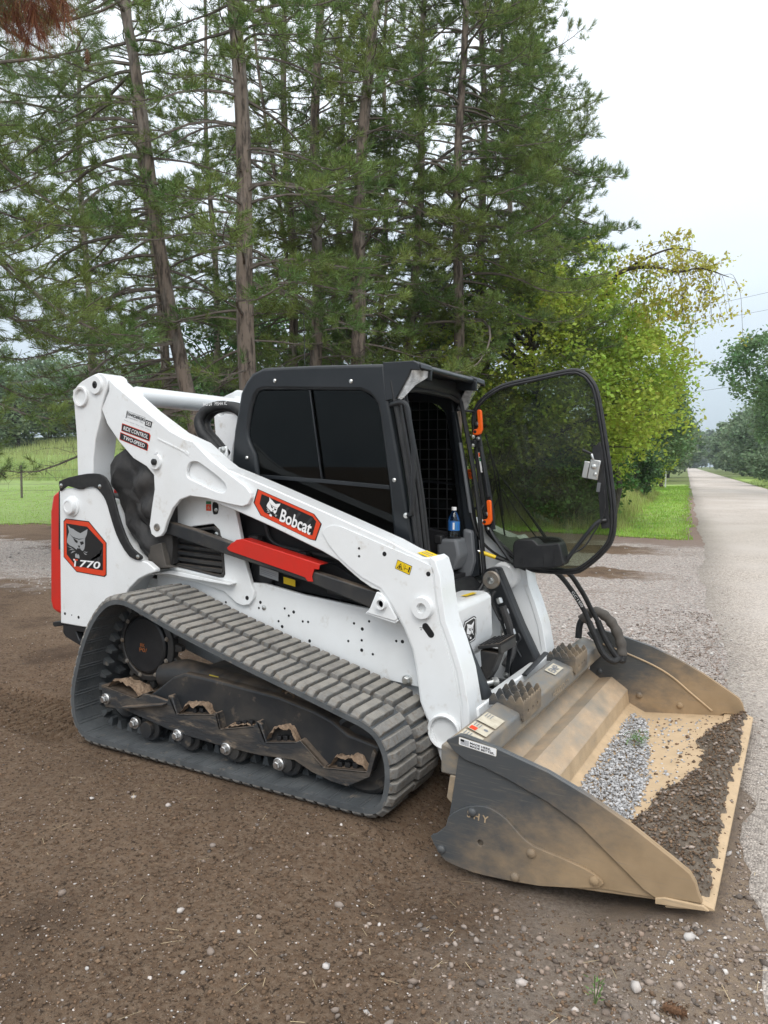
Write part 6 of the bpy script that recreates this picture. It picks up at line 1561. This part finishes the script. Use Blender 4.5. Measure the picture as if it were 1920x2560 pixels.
def pine(name_label, base, lean, dia, H, z0, reach, dens=1., seed=0, dead=3., needle=.15, zmax=14., nn=25, width=.0115, dirs=None, mat='needles', group='pine trees in the grove', thick=1.):
    r = random.Random(seed)
    bx, by = base.x, base.y; bz = float(ground_h(bx, by)) - .15
    root = tag(empty('pine_tree', (bx, by, bz)), name_label, 'pine tree', group)
    def tp(z): w = .06 * math.sin(z * .8 + seed); return Vector((lean.x * z + w, lean.y * z + w * .5, z))
    zs = [k * (min(H, zmax) / 14) for k in range(15)]
    tr = MB(); tr.tube([tp(z) for z in zs], [dia / 2 * (1 - z / H * .85) * (1.25 if z < .3 else 1) for z in zs], 14)
    # short stubs of broken branches
    for k in range(10):
        z = r.uniform(1, 7); a = r.uniform(0, 6.28); p = tp(z); d = Vector((math.cos(a), math.sin(a), r.uniform(-.1, .3))); tr.tube([p, p + d * (dia / 2 + r.uniform(.04, .2))], [.016, .008], 5)
    tr.build('trunk', 'bark', root, angle=50)
    br = []; TP = []; TA = []
    z = z0
    UPV = Vector((0, 0, 1))
    while z < min(H - .5, zmax):
        for k in range((r.choice((3, 3, 4, 4)) if thick < 1.3 else r.choice((4, 5)))):
            a = r.uniform(0, 6.28) if not dirs or r.random() < .35 else r.choice(dirs) + r.gauss(0, .45)
            zz = z + r.uniform(-.15, .15)
            L = reach * min(1., (H - zz) / (H - 7.)) * r.uniform(.5, 1.1)
            if zz < 4: L *= r.uniform(.7, 1.)
            rise = r.uniform(-.05, .35) + .25 * max(0, zz - 7) / 8
            if zz < dead: rise -= .15
            npt = 10; p = tp(zz); pts = [p]; h = Vector((math.cos(a), math.sin(a), 0)); sl = rise; wig = r.gauss(0, .05)
            for i in range(npt - 1):
                t = i / (npt - 1)
                sl += (-.16 if t < .55 else .20) * L / 3.2 * r.uniform(.4, 1.5) * (1 if zz > dead else .8) + r.gauss(0, .05); wig = wig * .6 + r.gauss(0, .10)
                h = (h + Vector((-h.y, h.x, 0)) * wig).normalized()
                p = p + (h + UPV * sl).normalized() * (L / (npt - 1)); pts.append(p)
            r0 = .009 + .0075 * L
            br.append((pts, [r0 * (1 - .8 * i / (npt - 1)) for i in range(npt)]))
            bare = zz < dead
            ns = int(L / .15)
            for j in range(ns):
                t = .28 + .72 * (j + r.random()) / ns
                if t > .98: continue
                i = min(int(t * (npt - 1)), npt - 2); f = t * (npt - 1) - i; p = pts[i].lerp(pts[i + 1], f); ax = (pts[i + 1] - pts[i]).normalized(); sd_ = ax.cross(UPV).normalized()
                side = 1 if j % 2 else -1
                sl_ = r.uniform(.22, .70) * (1.2 - .7 * t) * min(1.2, L / 2.2)
                q = (ax * r.uniform(.3, 1.) + sd_ * side * r.uniform(.4, 1.) + UPV * r.uniform(-.35, .45)).normalized()
                m_ = p + q * sl_ * .5 + UPV * r.uniform(-.05, .02); e = m_ + (q + UPV * r.uniform(.1, .6)).normalized() * sl_ * .5
                br.append(([p, m_, e], [.0055, .0045, .003]))
                if bare and r.random() > .30:
                    for _ in range(2):
                        q3 = (q + Vector((r.gauss(0, .8), r.gauss(0, .8), r.gauss(-.1, .5)))).normalized(); g0 = p.lerp(e, r.uniform(.3, .9)); g1 = g0 + q3 * sl_ * .35; br.append(([g0, g1, g1 + (q3 + Vector((r.gauss(0, .5), r.gauss(0, .5), r.gauss(0, .5)))) * sl_ * .2], [.003, .0025, .0015]))
                    continue
                if r.random() > dens: continue
                d0 = (e - m_).normalized()
                TP.append(e[:]); TA.append((d0 + UPV * .35)[:])
                for c in range(int(r.choice((1, 1, 2, 2)) * thick + .5)):
                    u = r.uniform(.25, .95); g0 = (p.lerp(m_, u * 2) if u < .5 else m_.lerp(e, u * 2 - 1))
                    dv_ = (d0 + Vector((r.gauss(0, .8), r.gauss(0, .8), r.uniform(.0, .8)))).normalized(); g1 = g0 + dv_ * r.uniform(.07, .16)
                    TP.append(g1[:]); TA.append((dv_ + UPV * .2)[:])
            if not bare or r.random() < .5: TP.append(pts[-1][:]); TA.append(((pts[-1] - pts[-2]).normalized() + UPV * .3)[:])
        z += r.uniform(.34, .52)
    tube_np(br, 4).build('branches', 'twig', root, angle=60)
    if TP:
        V, F_ = tufts(np.array(TP), np.array(TA), nn, needle, width, seed)
        link('crown', np_mesh('crown', V, F_), mat, root)
    return root, len(TP)

def pine_px(label, x0, y0, x1, y1, b, dia, **kw):
    p, q = at(x0, y0, b), at(x1, y1, b); lean = (q - p) / (q.z - p.z); base = p - lean * p.z; base.z = 0
    return pine(label, base, Vector((lean.x, lean.y, 0)), dia, **kw)
LEFT = math.atan2(-rt.y, -rt.x); RIGHT = math.atan2(rt.y, rt.x)
NT = 0
PINES = [
    ('leaning pine trunk left of the cab, bare branches sweeping out to the left', (425, 930, 355, 500, 12.8, .29), dict(H=17, z0=2.2, reach=3.6, dens=.95, seed=1, dead=4.4, dirs=[LEFT, LEFT + .5, LEFT - .5], zmax=10.5)),
    ('tall straight pine with the thickest trunk, directly behind the cab rear', (545, 800, 515, 100, 12.6, .35), dict(H=19, z0=2.6, reach=2.7, dens=.95, seed=2, dead=3.8, zmax=11)),
    ('slender pine showing between the two nearest trunks', (632, 680, 622, 200, 18, .27), dict(H=18, z0=3., reach=2.6, dens=.85, seed=3, dead=4.5, zmax=13)),
    ('straight mid-distance pine above the middle of the cab roof', (678, 780, 690, 200, 16, .31), dict(H=19, z0=3., reach=2.6, dens=.95, seed=4, dead=4.2, zmax=12.5)),
    ('pine leaning right above the cab roof, thick scaly trunk', (772, 640, 800, 60, 15.5, .36), dict(H=19, z0=3.2, reach=3.0, dens=1., seed=5, dead=3.8, zmax=12.5)),
    ('thin far pine trunk between two thicker ones above the cab', (728, 700, 737, 300, 22, .24), dict(H=19, z0=3.5, reach=2.8, dens=.8, seed=6, dead=5., zmax=16, nn=19, width=.0155)),
    ('thin far pine right of the leaning trunk', (825, 650, 830, 250, 22, .24), dict(H=19, z0=3., reach=3.0, dens=.9, seed=7, dead=4., zmax=16, nn=19, width=.0155)),
    ('pine half hidden in needles above the front of the cab', (890, 650, 910, 150, 18, .28), dict(H=18.5, z0=2.8, reach=3.3, dens=1., thick=1.4, seed=8, dead=3., zmax=14)),
    ('thin young pine stem slanting left near the tallest trunk', (600, 420, 565, 120, 17, .15), dict(H=15, z0=5., reach=1.7, dens=.4, seed=9, dead=7, zmax=13)),
    ('pine trunk at the upper left edge behind the leaning tree', (312, 250, 290, 0, 17, .25), dict(H=17, z0=3.5, reach=2.8, dens=.95, seed=10, dead=4, zmax=13)),
    ('dense pine in front of the right end of the grove', (985, 600, 990, 100, 17, .30), dict(H=18, z0=4.9, reach=3.7, dens=1., thick=1.5, seed=11, dead=2.5, zmax=13.5, dirs=[RIGHT, RIGHT + 1, RIGHT - 1, LEFT])),
    ('dense pine at the right end of the grove, branches reaching towards the road', (1040, 650, 1030, 150, 19.5, .30), dict(H=18.5, z0=5.2, reach=4.4, dens=1., thick=1.5, seed=12, dead=2.5, zmax=15, dirs=[RIGHT, RIGHT + .7, RIGHT - .7], nn=24, width=.0125)),
    ('farthest pine of the grove seen against the sky on the right', (1100, 680, 1080, 250, 24, .28), dict(H=19.5, z0=6.0, reach=4.8, dens=1., thick=1.5, seed=13, dead=3, zmax=17, dirs=[RIGHT, RIGHT + .6, RIGHT - .6], nn=19, width=.0165)),
    ('pine just out of view on the left whose boughs hang into the upper left', (-330, 900, -330, 300, 9.5, .32), dict(H=17, z0=3.3, reach=4.4, dens=1., thick=1.2, seed=14, dead=2, zmax=8.5, needle=.15, nn=40, width=.0065, dirs=[RIGHT, RIGHT + .35, RIGHT - .35])),
    ('pine deep in the grove behind the leaning trunk, thin crown', (470, 700, 455, 200, 22, .24), dict(H=18, z0=4, reach=2.8, dens=.9, seed=15, dead=5, zmax=15, nn=19, width=.0155)),
    ('pine at the left rear of the grove beyond the lawn', (200, 760, 190, 300, 21, .26), dict(H=17, z0=4.5, reach=3.0, dens=.55, seed=16, dead=5.5, zmax=13, nn=19, width=.0155)),
]
for lb, g_, kw in PINES:
    _, k = pine_px(lb, *g_, **kw); NT += k

# near bough with a dead brown spray, hanging into the upper left corner from a pine beside the camera
nb = W(-3.3, 3.3)
root = tag(empty('pine_tree', (nb.x, nb.y, -.05)), 'near pine beside the camera whose bough with brown needles hangs into the top left corner', 'pine tree')
MB().tube([(0, 0, 0), (.02, 0, 1.5), (0, .03, 3.2), (.03, .02, 5.5)], [.19, .16, .14, .09], 14).build('trunk', 'bark', root)
loc = lambda p: Vector((p.x - nb.x, p.y - nb.y, p.z + .05))
paths = []; gp, ga2, dp_, da_ = [], [], [], []
def bough(pts, seed, brown=()):
    r = random.Random(seed); P = [loc(at(*q)) for q in pts]; P = [Vector((0.01, 0, P[0].z - .2))] + P; sp_ = smooth_path(P, 6)
    n = len(sp_); paths.append((sp_, [.020 * (1 - .75 * i / n) for i in range(n)]))
    for i in range(n // 3, n):
        for k in range(1):
            d = Vector((r.gauss(0, 1), r.gauss(0, 1), r.gauss(-.1, .6))).normalized(); t = (sp_[min(i + 1, n - 1)] - sp_[i - 1]).normalized(); d = (d + t * .8).normalized()
            e = sp_[i] + d * r.uniform(.08, .25); paths.append(([sp_[i], e], [.005, .003])); gp.append(e[:]); ga2.append((d + Vector((0, 0, .1)))[:])
    gp.append(sp_[-1][:]); ga2.append((sp_[-1] - sp_[-2])[:])
bough([(-300, -60, 3.3), (-120, -40, 3.4), (0, -30, 3.45), (90, -20, 3.5)], 1); bough([(-300, 20, 3.6), (-100, 0, 3.7), (0, 10, 3.75), (60, 20, 3.8)], 2)
bough([(-250, 230, 5.2), (-60, 180, 5.2), (110, 160, 5.2), (215, 140, 5.3)], 3); bough([(-250, 330, 5.6), (-60, 260, 5.6), (60, 250, 5.7), (150, 270, 5.8)], 4)
for (x, y, b_) in ((20, 90, 3.6), (-10, 110, 3.6), (180, 25, 3.6), (200, 60, 3.7), (40, 0, 3.5), (130, -15, 3.5), (230, 130, 5.2), (250, 165, 5.2), (170, 190, 5.3), (60, 190, 5.2), (20, 170, 5.2), (110, 210, 5.4), (60, 30, 3.5), (30, 55, 3.5), (110, 10, 3.5), (150, 20, 3.5), (10, 20, 3.5), (80, -10, 3.5)): gp.append(loc(at(x, y, b_))[:]); ga2.append((rt * .5 + Vector((0, 0, -.5)))[:])
for (x, y, b_) in ((70, 95, 3.5), (105, 100, 3.45), (145, 85, 3.5), (165, 70, 3.5), (85, 118, 3.5), (120, 112, 3.5), (50, 105, 3.5), (100, 55, 3.45), (75, 48, 3.45), (115, 30, 3.45), (150, 42, 3.5), (95, 70, 3.45), (60, 80, 3.5), (135, 62, 3.5), (40, 66, 3.5)): dp_.append(loc(at(x, y, b_))[:]); da_.append((rt * random.uniform(-.2, .8) + Vector((0, 0, -.9)))[:])
tube_np(paths, 6).build('branches', 'twig', root)
V, F_ = tufts(np.array(gp), np.array(ga2), 70, .15, .0022, 5); link('crown', np_mesh('crown', V, F_), 'needles_near', root)
V, F_ = tufts(np.array(dp_), np.array(da_), 120, .15, .0022, 6, (.2, .9)); o = link('dead_needles', np_mesh('dead_needles', V, F_), 'needles_brown', root); o['label'] = 'rust-brown dead needles on the near bough'
b = MB(); cp = loc(at(208, 158, 5.2))
for k in range(50):
    t = k / 50; a = k * 2.4; rr = .022 * math.sin(math.pi * (.12 + .8 * t)); p = cp + Vector((rr * math.cos(a), rr * math.sin(a), .04 - .08 * t)); q = Vector((math.cos(a) * .008, math.sin(a) * .008, -.008)); s_ = Vector((-math.sin(a), math.cos(a), 0)) * .007
    b.add([p - s_, p + s_, p + q + s_ * .5, p + q - s_ * .5], [(0, 1, 2, 3)])
b.tube([cp + Vector((0, 0, .05)), cp, cp - Vector((0, 0, .045))], [.006, .016, .005], 8); b.build('cone', 'cone', root)

# --- broad-leaved trees and shrubs
LEAF4 = np.array([(-.5, 0, 0), (0, -.32, .05), (.5, 0, -.04), (0, .32, .05)])
def leaf_cloud(C, R, n, size, seed, droop=.3, shell=.0):
    """n leaves around each clump centre C (m,3) with radii R (m,) -> quads"""
    r = np.random.default_rng(seed); m = len(C)
    d = r.normal(0, 1, (m, n, 3)); d /= np.linalg.norm(d, axis=-1, keepdims=True); rad = r.uniform(shell, 1, (m, n, 1)) ** (1 / 2.2)
    P = C[:, None, :] + d * rad * R[:, None, None] * np.array([1, 1, .75])
    P = P.reshape(-1, 3); N_ = len(P)
    X_ = r.normal(0, 1, (N_, 3)); X_[:, 2] = X_[:, 2] * .5 - droop; X_ /= np.linalg.norm(X_, axis=1, keepdims=True)
    Zv = r.normal(0, .7, (N_, 3)) + np.array([0, 0, .8]); Y_ = np.cross(Zv, X_); Y_ /= np.linalg.norm(Y_, axis=1, keepdims=True); Z_ = np.cross(X_, Y_)
    s_ = size * r.uniform(.6, 1.25, (N_, 1, 1))
    V = P[:, None, :] + s_ * (LEAF4[None, :, 0:1] * X_[:, None] + LEAF4[None, :, 1:2] * Y_[:, None] + LEAF4[None, :, 2:3] * Z_[:, None])
    return V.reshape(-1, 3), np.arange(4 * N_).reshape(-1, 4)

def broadleaf(name, label, cat, base, rad, crown_z, mat, clumps, per, size, seed, group=None, trunk=.12, clump_r=.45, hollow=.55, extra=None, droop=.3, bark='bark_dark', flat=1.0, low=0.):
    """crown: clumps of leaves carried on limbs that fork from the trunk; rad=(rx,ry,rz)"""
    r = np.random.default_rng(seed)
    bz = float(ground_h(base.x, base.y)) - .1
    root = tag(empty(name, (base.x, base.y, bz)), label, cat, group)
    c0 = np.array([0, 0, crown_z - bz]); rad = np.array(rad)
    # lumpy ellipsoid: reject clump centres by a noise of direction, so the outline is uneven and has gaps
    C = []
    lob = r.normal(0, 1, (7, 3)); lob /= np.linalg.norm(lob, axis=1, keepdims=True)
    while len(C) < clumps:
        d = r.normal(0, 1, 3); d /= np.linalg.norm(d); k = .74 + .34 * max(0, (lob @ d).max()) ** 4 + r.normal(0, .05)
        p = c0 + d * rad * k * r.uniform(hollow, 1) ** .6
        if p[2] > .12 + low: C.append(p)
    C = np.array(C); R = clump_r * r.uniform(.6, 1.25, len(C))
    b = MB(); top = Vector((0, 0, c0[2] + rad[2] * .35)); rnd = random.Random(seed)
    wob = [Vector((rnd.gauss(0, .06), rnd.gauss(0, .06), 0)) * k for k in range(5)]
    if trunk:
        tpts = [Vector((0, 0, 0)).lerp(top, k / 4) + wob[k] for k in range(5)]
        b.tube(tpts, [trunk * (1 - .2 * k) for k in range(5)], 9)
        order = rnd.sample(range(len(C)), min(len(C), 46))
        for i in order:
            e = Vector(C[i]); t = min(.95, max(.15, (e.z / top.z) * .75)); k = min(int(t * 4), 3); s0 = tpts[k].lerp(tpts[k + 1], t * 4 - k); mid = s0.lerp(e, .5) + Vector((0, 0, .12 * (e - s0).length))
            b.tube([s0, mid, e], [trunk * .32, trunk * .2, .008], 5, caps=False)
    else:
        for i in rnd.sample(range(len(C)), min(len(C), 24)):
            e = Vector(C[i]); s0 = Vector((e.x * .25, e.y * .25, 0)); b.tube([s0, s0.lerp(e, .5) + Vector((0, 0, .15)), e], [.022, .014, .006], 5, caps=False)
    b.build('trunk' if trunk else 'stems', bark, root)
    V, F_ = leaf_cloud(C, R, per, size, seed + 1, droop)
    link('crown', np_mesh('crown', V, F_), mat, root)
    return root
gpos = lambda dx, b: W((dx * DP - 960) / 1874.3 * b, b)
# yellow-green tree by the verge and its arching limb
broadleaf('boxelder_tree', 'yellow-green leafy tree right of the pines, leaning over the verge', 'tree', gpos(1150, 19), (3.7, 3.0, 3.2), 3.9, 'leaf_lime', 640, 64, .115, 21, trunk=.16, clump_r=.50, low=1.0)
ly = broadleaf('boxelder_tree', 'yellowing tree whose long limb arches out towards the road', 'tree', gpos(1318, 20), (1.7, 1.6, 2.0), 3.5, 'leaf_lime', 170, 60, .115, 22, trunk=.13, clump_r=.42, low=1.5)
o0 = ly.location
LP = lambda q: at(*q) - o0
limb = smooth_path([LP((1262, 720, 19.5)), LP((1295, 655, 18.6)), LP((1322, 603, 18)), LP((1348, 588, 17.8)), LP((1400, 584, 17.4)), LP((1450, 594, 17.1)), LP((1500, 586, 17)), LP((1560, 604, 16.8))], 5)
fork = smooth_path([LP((1340, 590, 17.85)), LP((1390, 562, 17.6)), LP((1440, 545, 17.4)), LP((1490, 550, 17.2))], 5)
b = MB().tube(limb, [.075 * (1 - i / len(limb)) ** 1.2 + .008 for i in range(len(limb))], 7); b.tube(fork, [.030 * (1 - i / len(fork)) + .006 for i in range(len(fork))], 6)
rr_ = random.Random(5); C = []
for k in range(95):
    t = rr_.random() ** .8; src = fork if rr_.random() < .28 else limb; p = src[min(int((.42 + .58 * t) * (len(src) - 1)), len(src) - 1)]
    q = p + Vector((rr_.gauss(0, .35), rr_.gauss(0, .35), rr_.choice((rr_.uniform(-.1, .45), rr_.uniform(-1.5, .1), rr_.uniform(-1.9, -.2))))); 
    out_ = rt * rr_.uniform(-.2, .5) * (p - q).length * .5; m_ = p.lerp(q, .45) + Vector((0, 0, .22 * (p - q).length)) + out_; C += [q[:], m_.lerp(q, .5)[:]]; b.tube(smooth_path([p, m_, q], 3), .004, 4, caps=False)
b.build('limb', 'bark_dark', ly); V, F_ = leaf_cloud(np.array(C), np.full(len(C), .24), 12, .10, 9, .9); link('limb_leaves', np_mesh('limb_leaves', V, F_), 'leaf_yellow', ly)
SH = [('lime shrub under the yellow-green tree, seen through the door glass', 1130, 19.5, (1.7, 1.5, 1.5), 1.9, 'leaf_lime', 130, .12),
      ('green shrub behind the open door, lower middle of the glass', 1225, 18.5, (1.2, 1.1, 1.0), 1.0, 'leaf_green', 90, .11),
      ('dark green shrub beyond the door edge by the tall grass', 1268, 21, (1.2, 1.2, 1.2), 1.2, 'leaf_green', 120, .13),
      ('broad dark bush further along the verge', 1352, 33, (1.8, 1.6, 1.8), 1.6, 'leaf_dark', 120, .17),
      ('mid green shrub at the foot of the pines right of the cab', 1020, 19, (2.2, 1.7, 2.0), 2.5, 'leaf_lime', 170, .115),
      ('shrub in the shade behind the cab roof', 900, 22, (2.1, 1.8, 1.6), 2.0, 'leaf_dark', 110, .13)]
for i, (lb, dx, b_, rad, cz, mt, n, sz) in enumerate(SH):
    broadleaf('shrub', lb, 'shrub', gpos(dx, b_), rad, cz, mt, n, 60, sz, 40 + i, 'shrubs along the verge', trunk=0, clump_r=.4, hollow=.4)
UN = [('dark maple growing among the pine trunks left of the cab', 470, 24, (2.6, 2.4, 2.6), 4.2, 'leaf_dark', 150, .15),
      ('dark maple between the pine trunks behind the cab', 600, 26, (3.0, 2.6, 2.6), 4.4, 'leaf_green', 170, .16),
      ('low maple behind the pines above the cab roof', 770, 27, (3.2, 2.6, 2.5), 3.6, 'leaf_dark', 150, .16),
      ('young tree left of the leaning pine beyond the lawn', 380, 34, (2.2, 2.2, 2.0), 3.4, 'leaf_green', 90, .18)]
for i, (lb, dx, b_, rad, cz, mt, n, sz) in enumerate(UN):
    broadleaf('maple_tree', lb, 'tree', gpos(dx, b_), rad, cz, mt, n, 60, sz, 60 + i, 'maples among the pines', trunk=.10, clump_r=.55)
VT = [('dark tree left of the road behind the yellow limb', 1400, 38, (2.1, 2.2, 2.6), 3.8, 'leaf_oak', 150, .20),
      ('grey-green tree left of the road further along', 1428, 52, (2.0, 2.4, 2.6), 3.6, 'leaf_oak', 120, .24),
      ('pale bush at the verge where the grass turns tan', 1395, 48, (1.7, 1.6, 1.3), 1.7, 'leaf_lime', 70, .2),
      ('large oak overhanging the road from the right edge', 1765, 38, (4.7, 4.4, 2.9), 6.4, 'leaf_oak', 260, .22),
      ('oak behind the large one at the right edge', 1725, 62, (4.4, 4.4, 3.4), 6.2, 'leaf_oak', 240, .28),
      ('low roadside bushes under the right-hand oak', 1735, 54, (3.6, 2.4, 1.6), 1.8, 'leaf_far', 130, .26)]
for i, (lb, dx, b_, rad, cz, mt, n, sz) in enumerate(VT):
    broadleaf('roadside_tree', lb, 'tree', gpos(dx, b_), rad, cz, mt, n, 60, sz, 80 + i, 'trees along the road', trunk=.16, clump_r=.75)
# woods down the road and beyond the meadow: single trees standing close
WOOD = [(1442, 95, 9.5), (1432, 75, 8.), (1496, 430, 24), (1514, 420, 23), (1532, 400, 22), (1478, 190, 13), (1566, 200, 13), (1582, 160, 12), (1602, 130, 11), (1624, 105, 10.), (1645, 92, 10.), (1685, 84, 10.5), (1572, 260, 14.5), (1612, 210, 14), (1650, 150, 12), (1790, 88, 11), (1890, 80, 10.5), (2010, 86, 11.5), (2150, 78, 11)]
RW = ['hazy tree left of the road, first behind the roadside oaks', 'hazy tree left of the road, under the yellow limb', 'farthest tree straight above the road end', 'tree above the road end, slightly right', 'tree right of the road end, in front of the farthest ones', 'tree left of the road end', 'low hazy tree right of the road, fifth from the picture edge',
      'hazy tree right of the road, fourth from the picture edge', 'hazy tree right of the road, third from the picture edge', 'hazy tree right of the road, second from the picture edge', 'hazy tree by the right picture edge below the oak', 'hazy tree cut by the right picture edge',
      'taller hazy tree in the second row right of the road', 'tallest hazy tree in the second row near the right edge', 'hazy tree in the back row right of the road end',
      'wood tree just beyond the right picture edge', 'second wood tree beyond the right picture edge', 'third wood tree beyond the right picture edge', 'fourth wood tree beyond the right picture edge']
for i, (dx, b_, h) in enumerate(WOOD):
    r_ = h * .36
    side_ = 'left' if dx < 1495 else 'right'
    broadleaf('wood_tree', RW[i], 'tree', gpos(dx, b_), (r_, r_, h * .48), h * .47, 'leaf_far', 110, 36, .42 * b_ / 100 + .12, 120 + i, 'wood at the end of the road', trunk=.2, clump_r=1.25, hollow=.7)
MEAD = [(-40, 74, 9), (40, 70, 8), (110, 80, 9.5), (180, 74, 8.5), (250, 84, 9), (330, 78, 8), (400, 90, 9), (470, 84, 8.5), (0, 96, 12.5), (150, 100, 12), (300, 104, 11.5), (560, 92, 9), (660, 95, 9)]
GZ = lambda dx, b: float(ground_h(gpos(dx, b).x, gpos(dx, b).y))
MW = ['wood tree at the very left edge beyond the meadow', 'wood tree just right of the left edge beyond the meadow', 'wood tree above the fence post beyond the meadow', 'wood tree behind the loader arm pivot', 'wood tree right of the arm pivot', 'wood tree left of the leaning pine', 'wood tree behind the leaning pine', 'wood tree between leaning and straight pine',
      'taller back-row wood tree at the left edge', 'taller back-row wood tree behind the arm pivot', 'taller back-row wood tree left of the leaning pine', 'wood tree glimpsed right of the straight pine', 'wood tree glimpsed behind the cab roof']
for i, (dx, b_, h) in enumerate(MEAD):
    r_ = h * .38
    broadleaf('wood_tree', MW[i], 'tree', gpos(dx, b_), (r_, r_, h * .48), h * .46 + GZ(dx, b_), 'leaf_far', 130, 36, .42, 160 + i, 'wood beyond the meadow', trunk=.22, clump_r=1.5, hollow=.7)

# --- wire fence at the back of the lawn
f0, f1 = W(-26, 28.6), W(-6, 30.5)
fence = tag(empty('wire_fence', (f0.x, f0.y, float(ground_h(f0.x, f0.y)))), 'old wire fence with slim posts between lawn and meadow', 'fence')
fo = fence.location
for k in range(8):
    p = f0.lerp(f1, (k + .42) / 7.6); zg = float(ground_h(p.x, p.y)); q = Vector((p.x, p.y, zg)) - fo
    MB().tube([q - Vector((0, 0, .2)), q + Vector((.01, .0, .7)), q + Vector((.02, 0, 1.32))], [.045, .042, .036], 7).build('post', 'wood_grey', fence)
for k, z in enumerate((.28, .55, .82, 1.1)):
    pts = []
    for i in range(15):
        p = f0.lerp(f1, i / 14); pts.append(Vector((p.x, p.y, float(ground_h(p.x, p.y)) + z + .02 * math.sin(i * 1.7 + k))) - fo)
    MB().tube(pts, .006, 4).build('wire', 'wire', fence)
# --- white marker post beside the road
mp_ = gpos(1437, 52); mk = tag(empty('marker_post', (mp_.x, mp_.y, float(ground_h(mp_.x, mp_.y)))), 'slim pale marker post in tan grass left of the road', 'marker post')
MB().box((0, 0, .75), (.09, .05, 1.5)).build('post', 'decal_white', mk, .01); MB().box((0, -.03, 1.35), (.07, .012, .16)).build('reflector', 'decal_grey', mk)
# --- power lines crossing far behind on the right
for k, (x0, y0, x1, y1, th, lb) in enumerate(((1440, 795, 1720, 768, .030, 'lowest and thickest power line crossing above the road'), (1470, 850, 1720, 812, .014, 'thin wire hanging below the thick power line'), (1500, 668, 1760, 610, .013, 'upper thin power line near the tip of the yellow limb'), (1500, 700, 1760, 650, .012, 'second thin power line under the upper one'))):
    p, q = at(x0, y0, 70), at(x1, y1, 52); dv_ = (q - p); p = p - dv_ * 1.2; q = q + dv_ * 5.; pts = [p.lerp(q, i / 16) + Vector((0, 0, 0)) for i in range(17)]
    tag(MB().tube(pts, th, 5).build('power_line', 'wire'), lb, 'power line', 'power lines')
# ------------------------------------------------------------------ damp summer air: far trees fade a little
hz = bpy.data.materials.new('haze'); hz.use_nodes = True; hn = hz.node_tree.nodes; hn.remove(hn['Principled BSDF'])
pv = hn.new('ShaderNodeVolumePrincipled'); pv.inputs['Color'].default_value = (.80, .88, .95, 1); pv.inputs['Density'].default_value = .0005; pv.inputs['Anisotropy'].default_value = .2
hz.node_tree.links.new(pv.outputs[0], hn['Material Output'].inputs['Volume']); MATS['haze'] = hz
tag(MB().box((0, 250, 11.5), (1400, 1400, 27)).build('haze', 'haze'), 'faint bluish air between the camera and the far trees', 'haze', kind='stuff')
print('pine tufts', NT, 'tris', sum(len(m.polygons) for m in bpy.data.meshes))
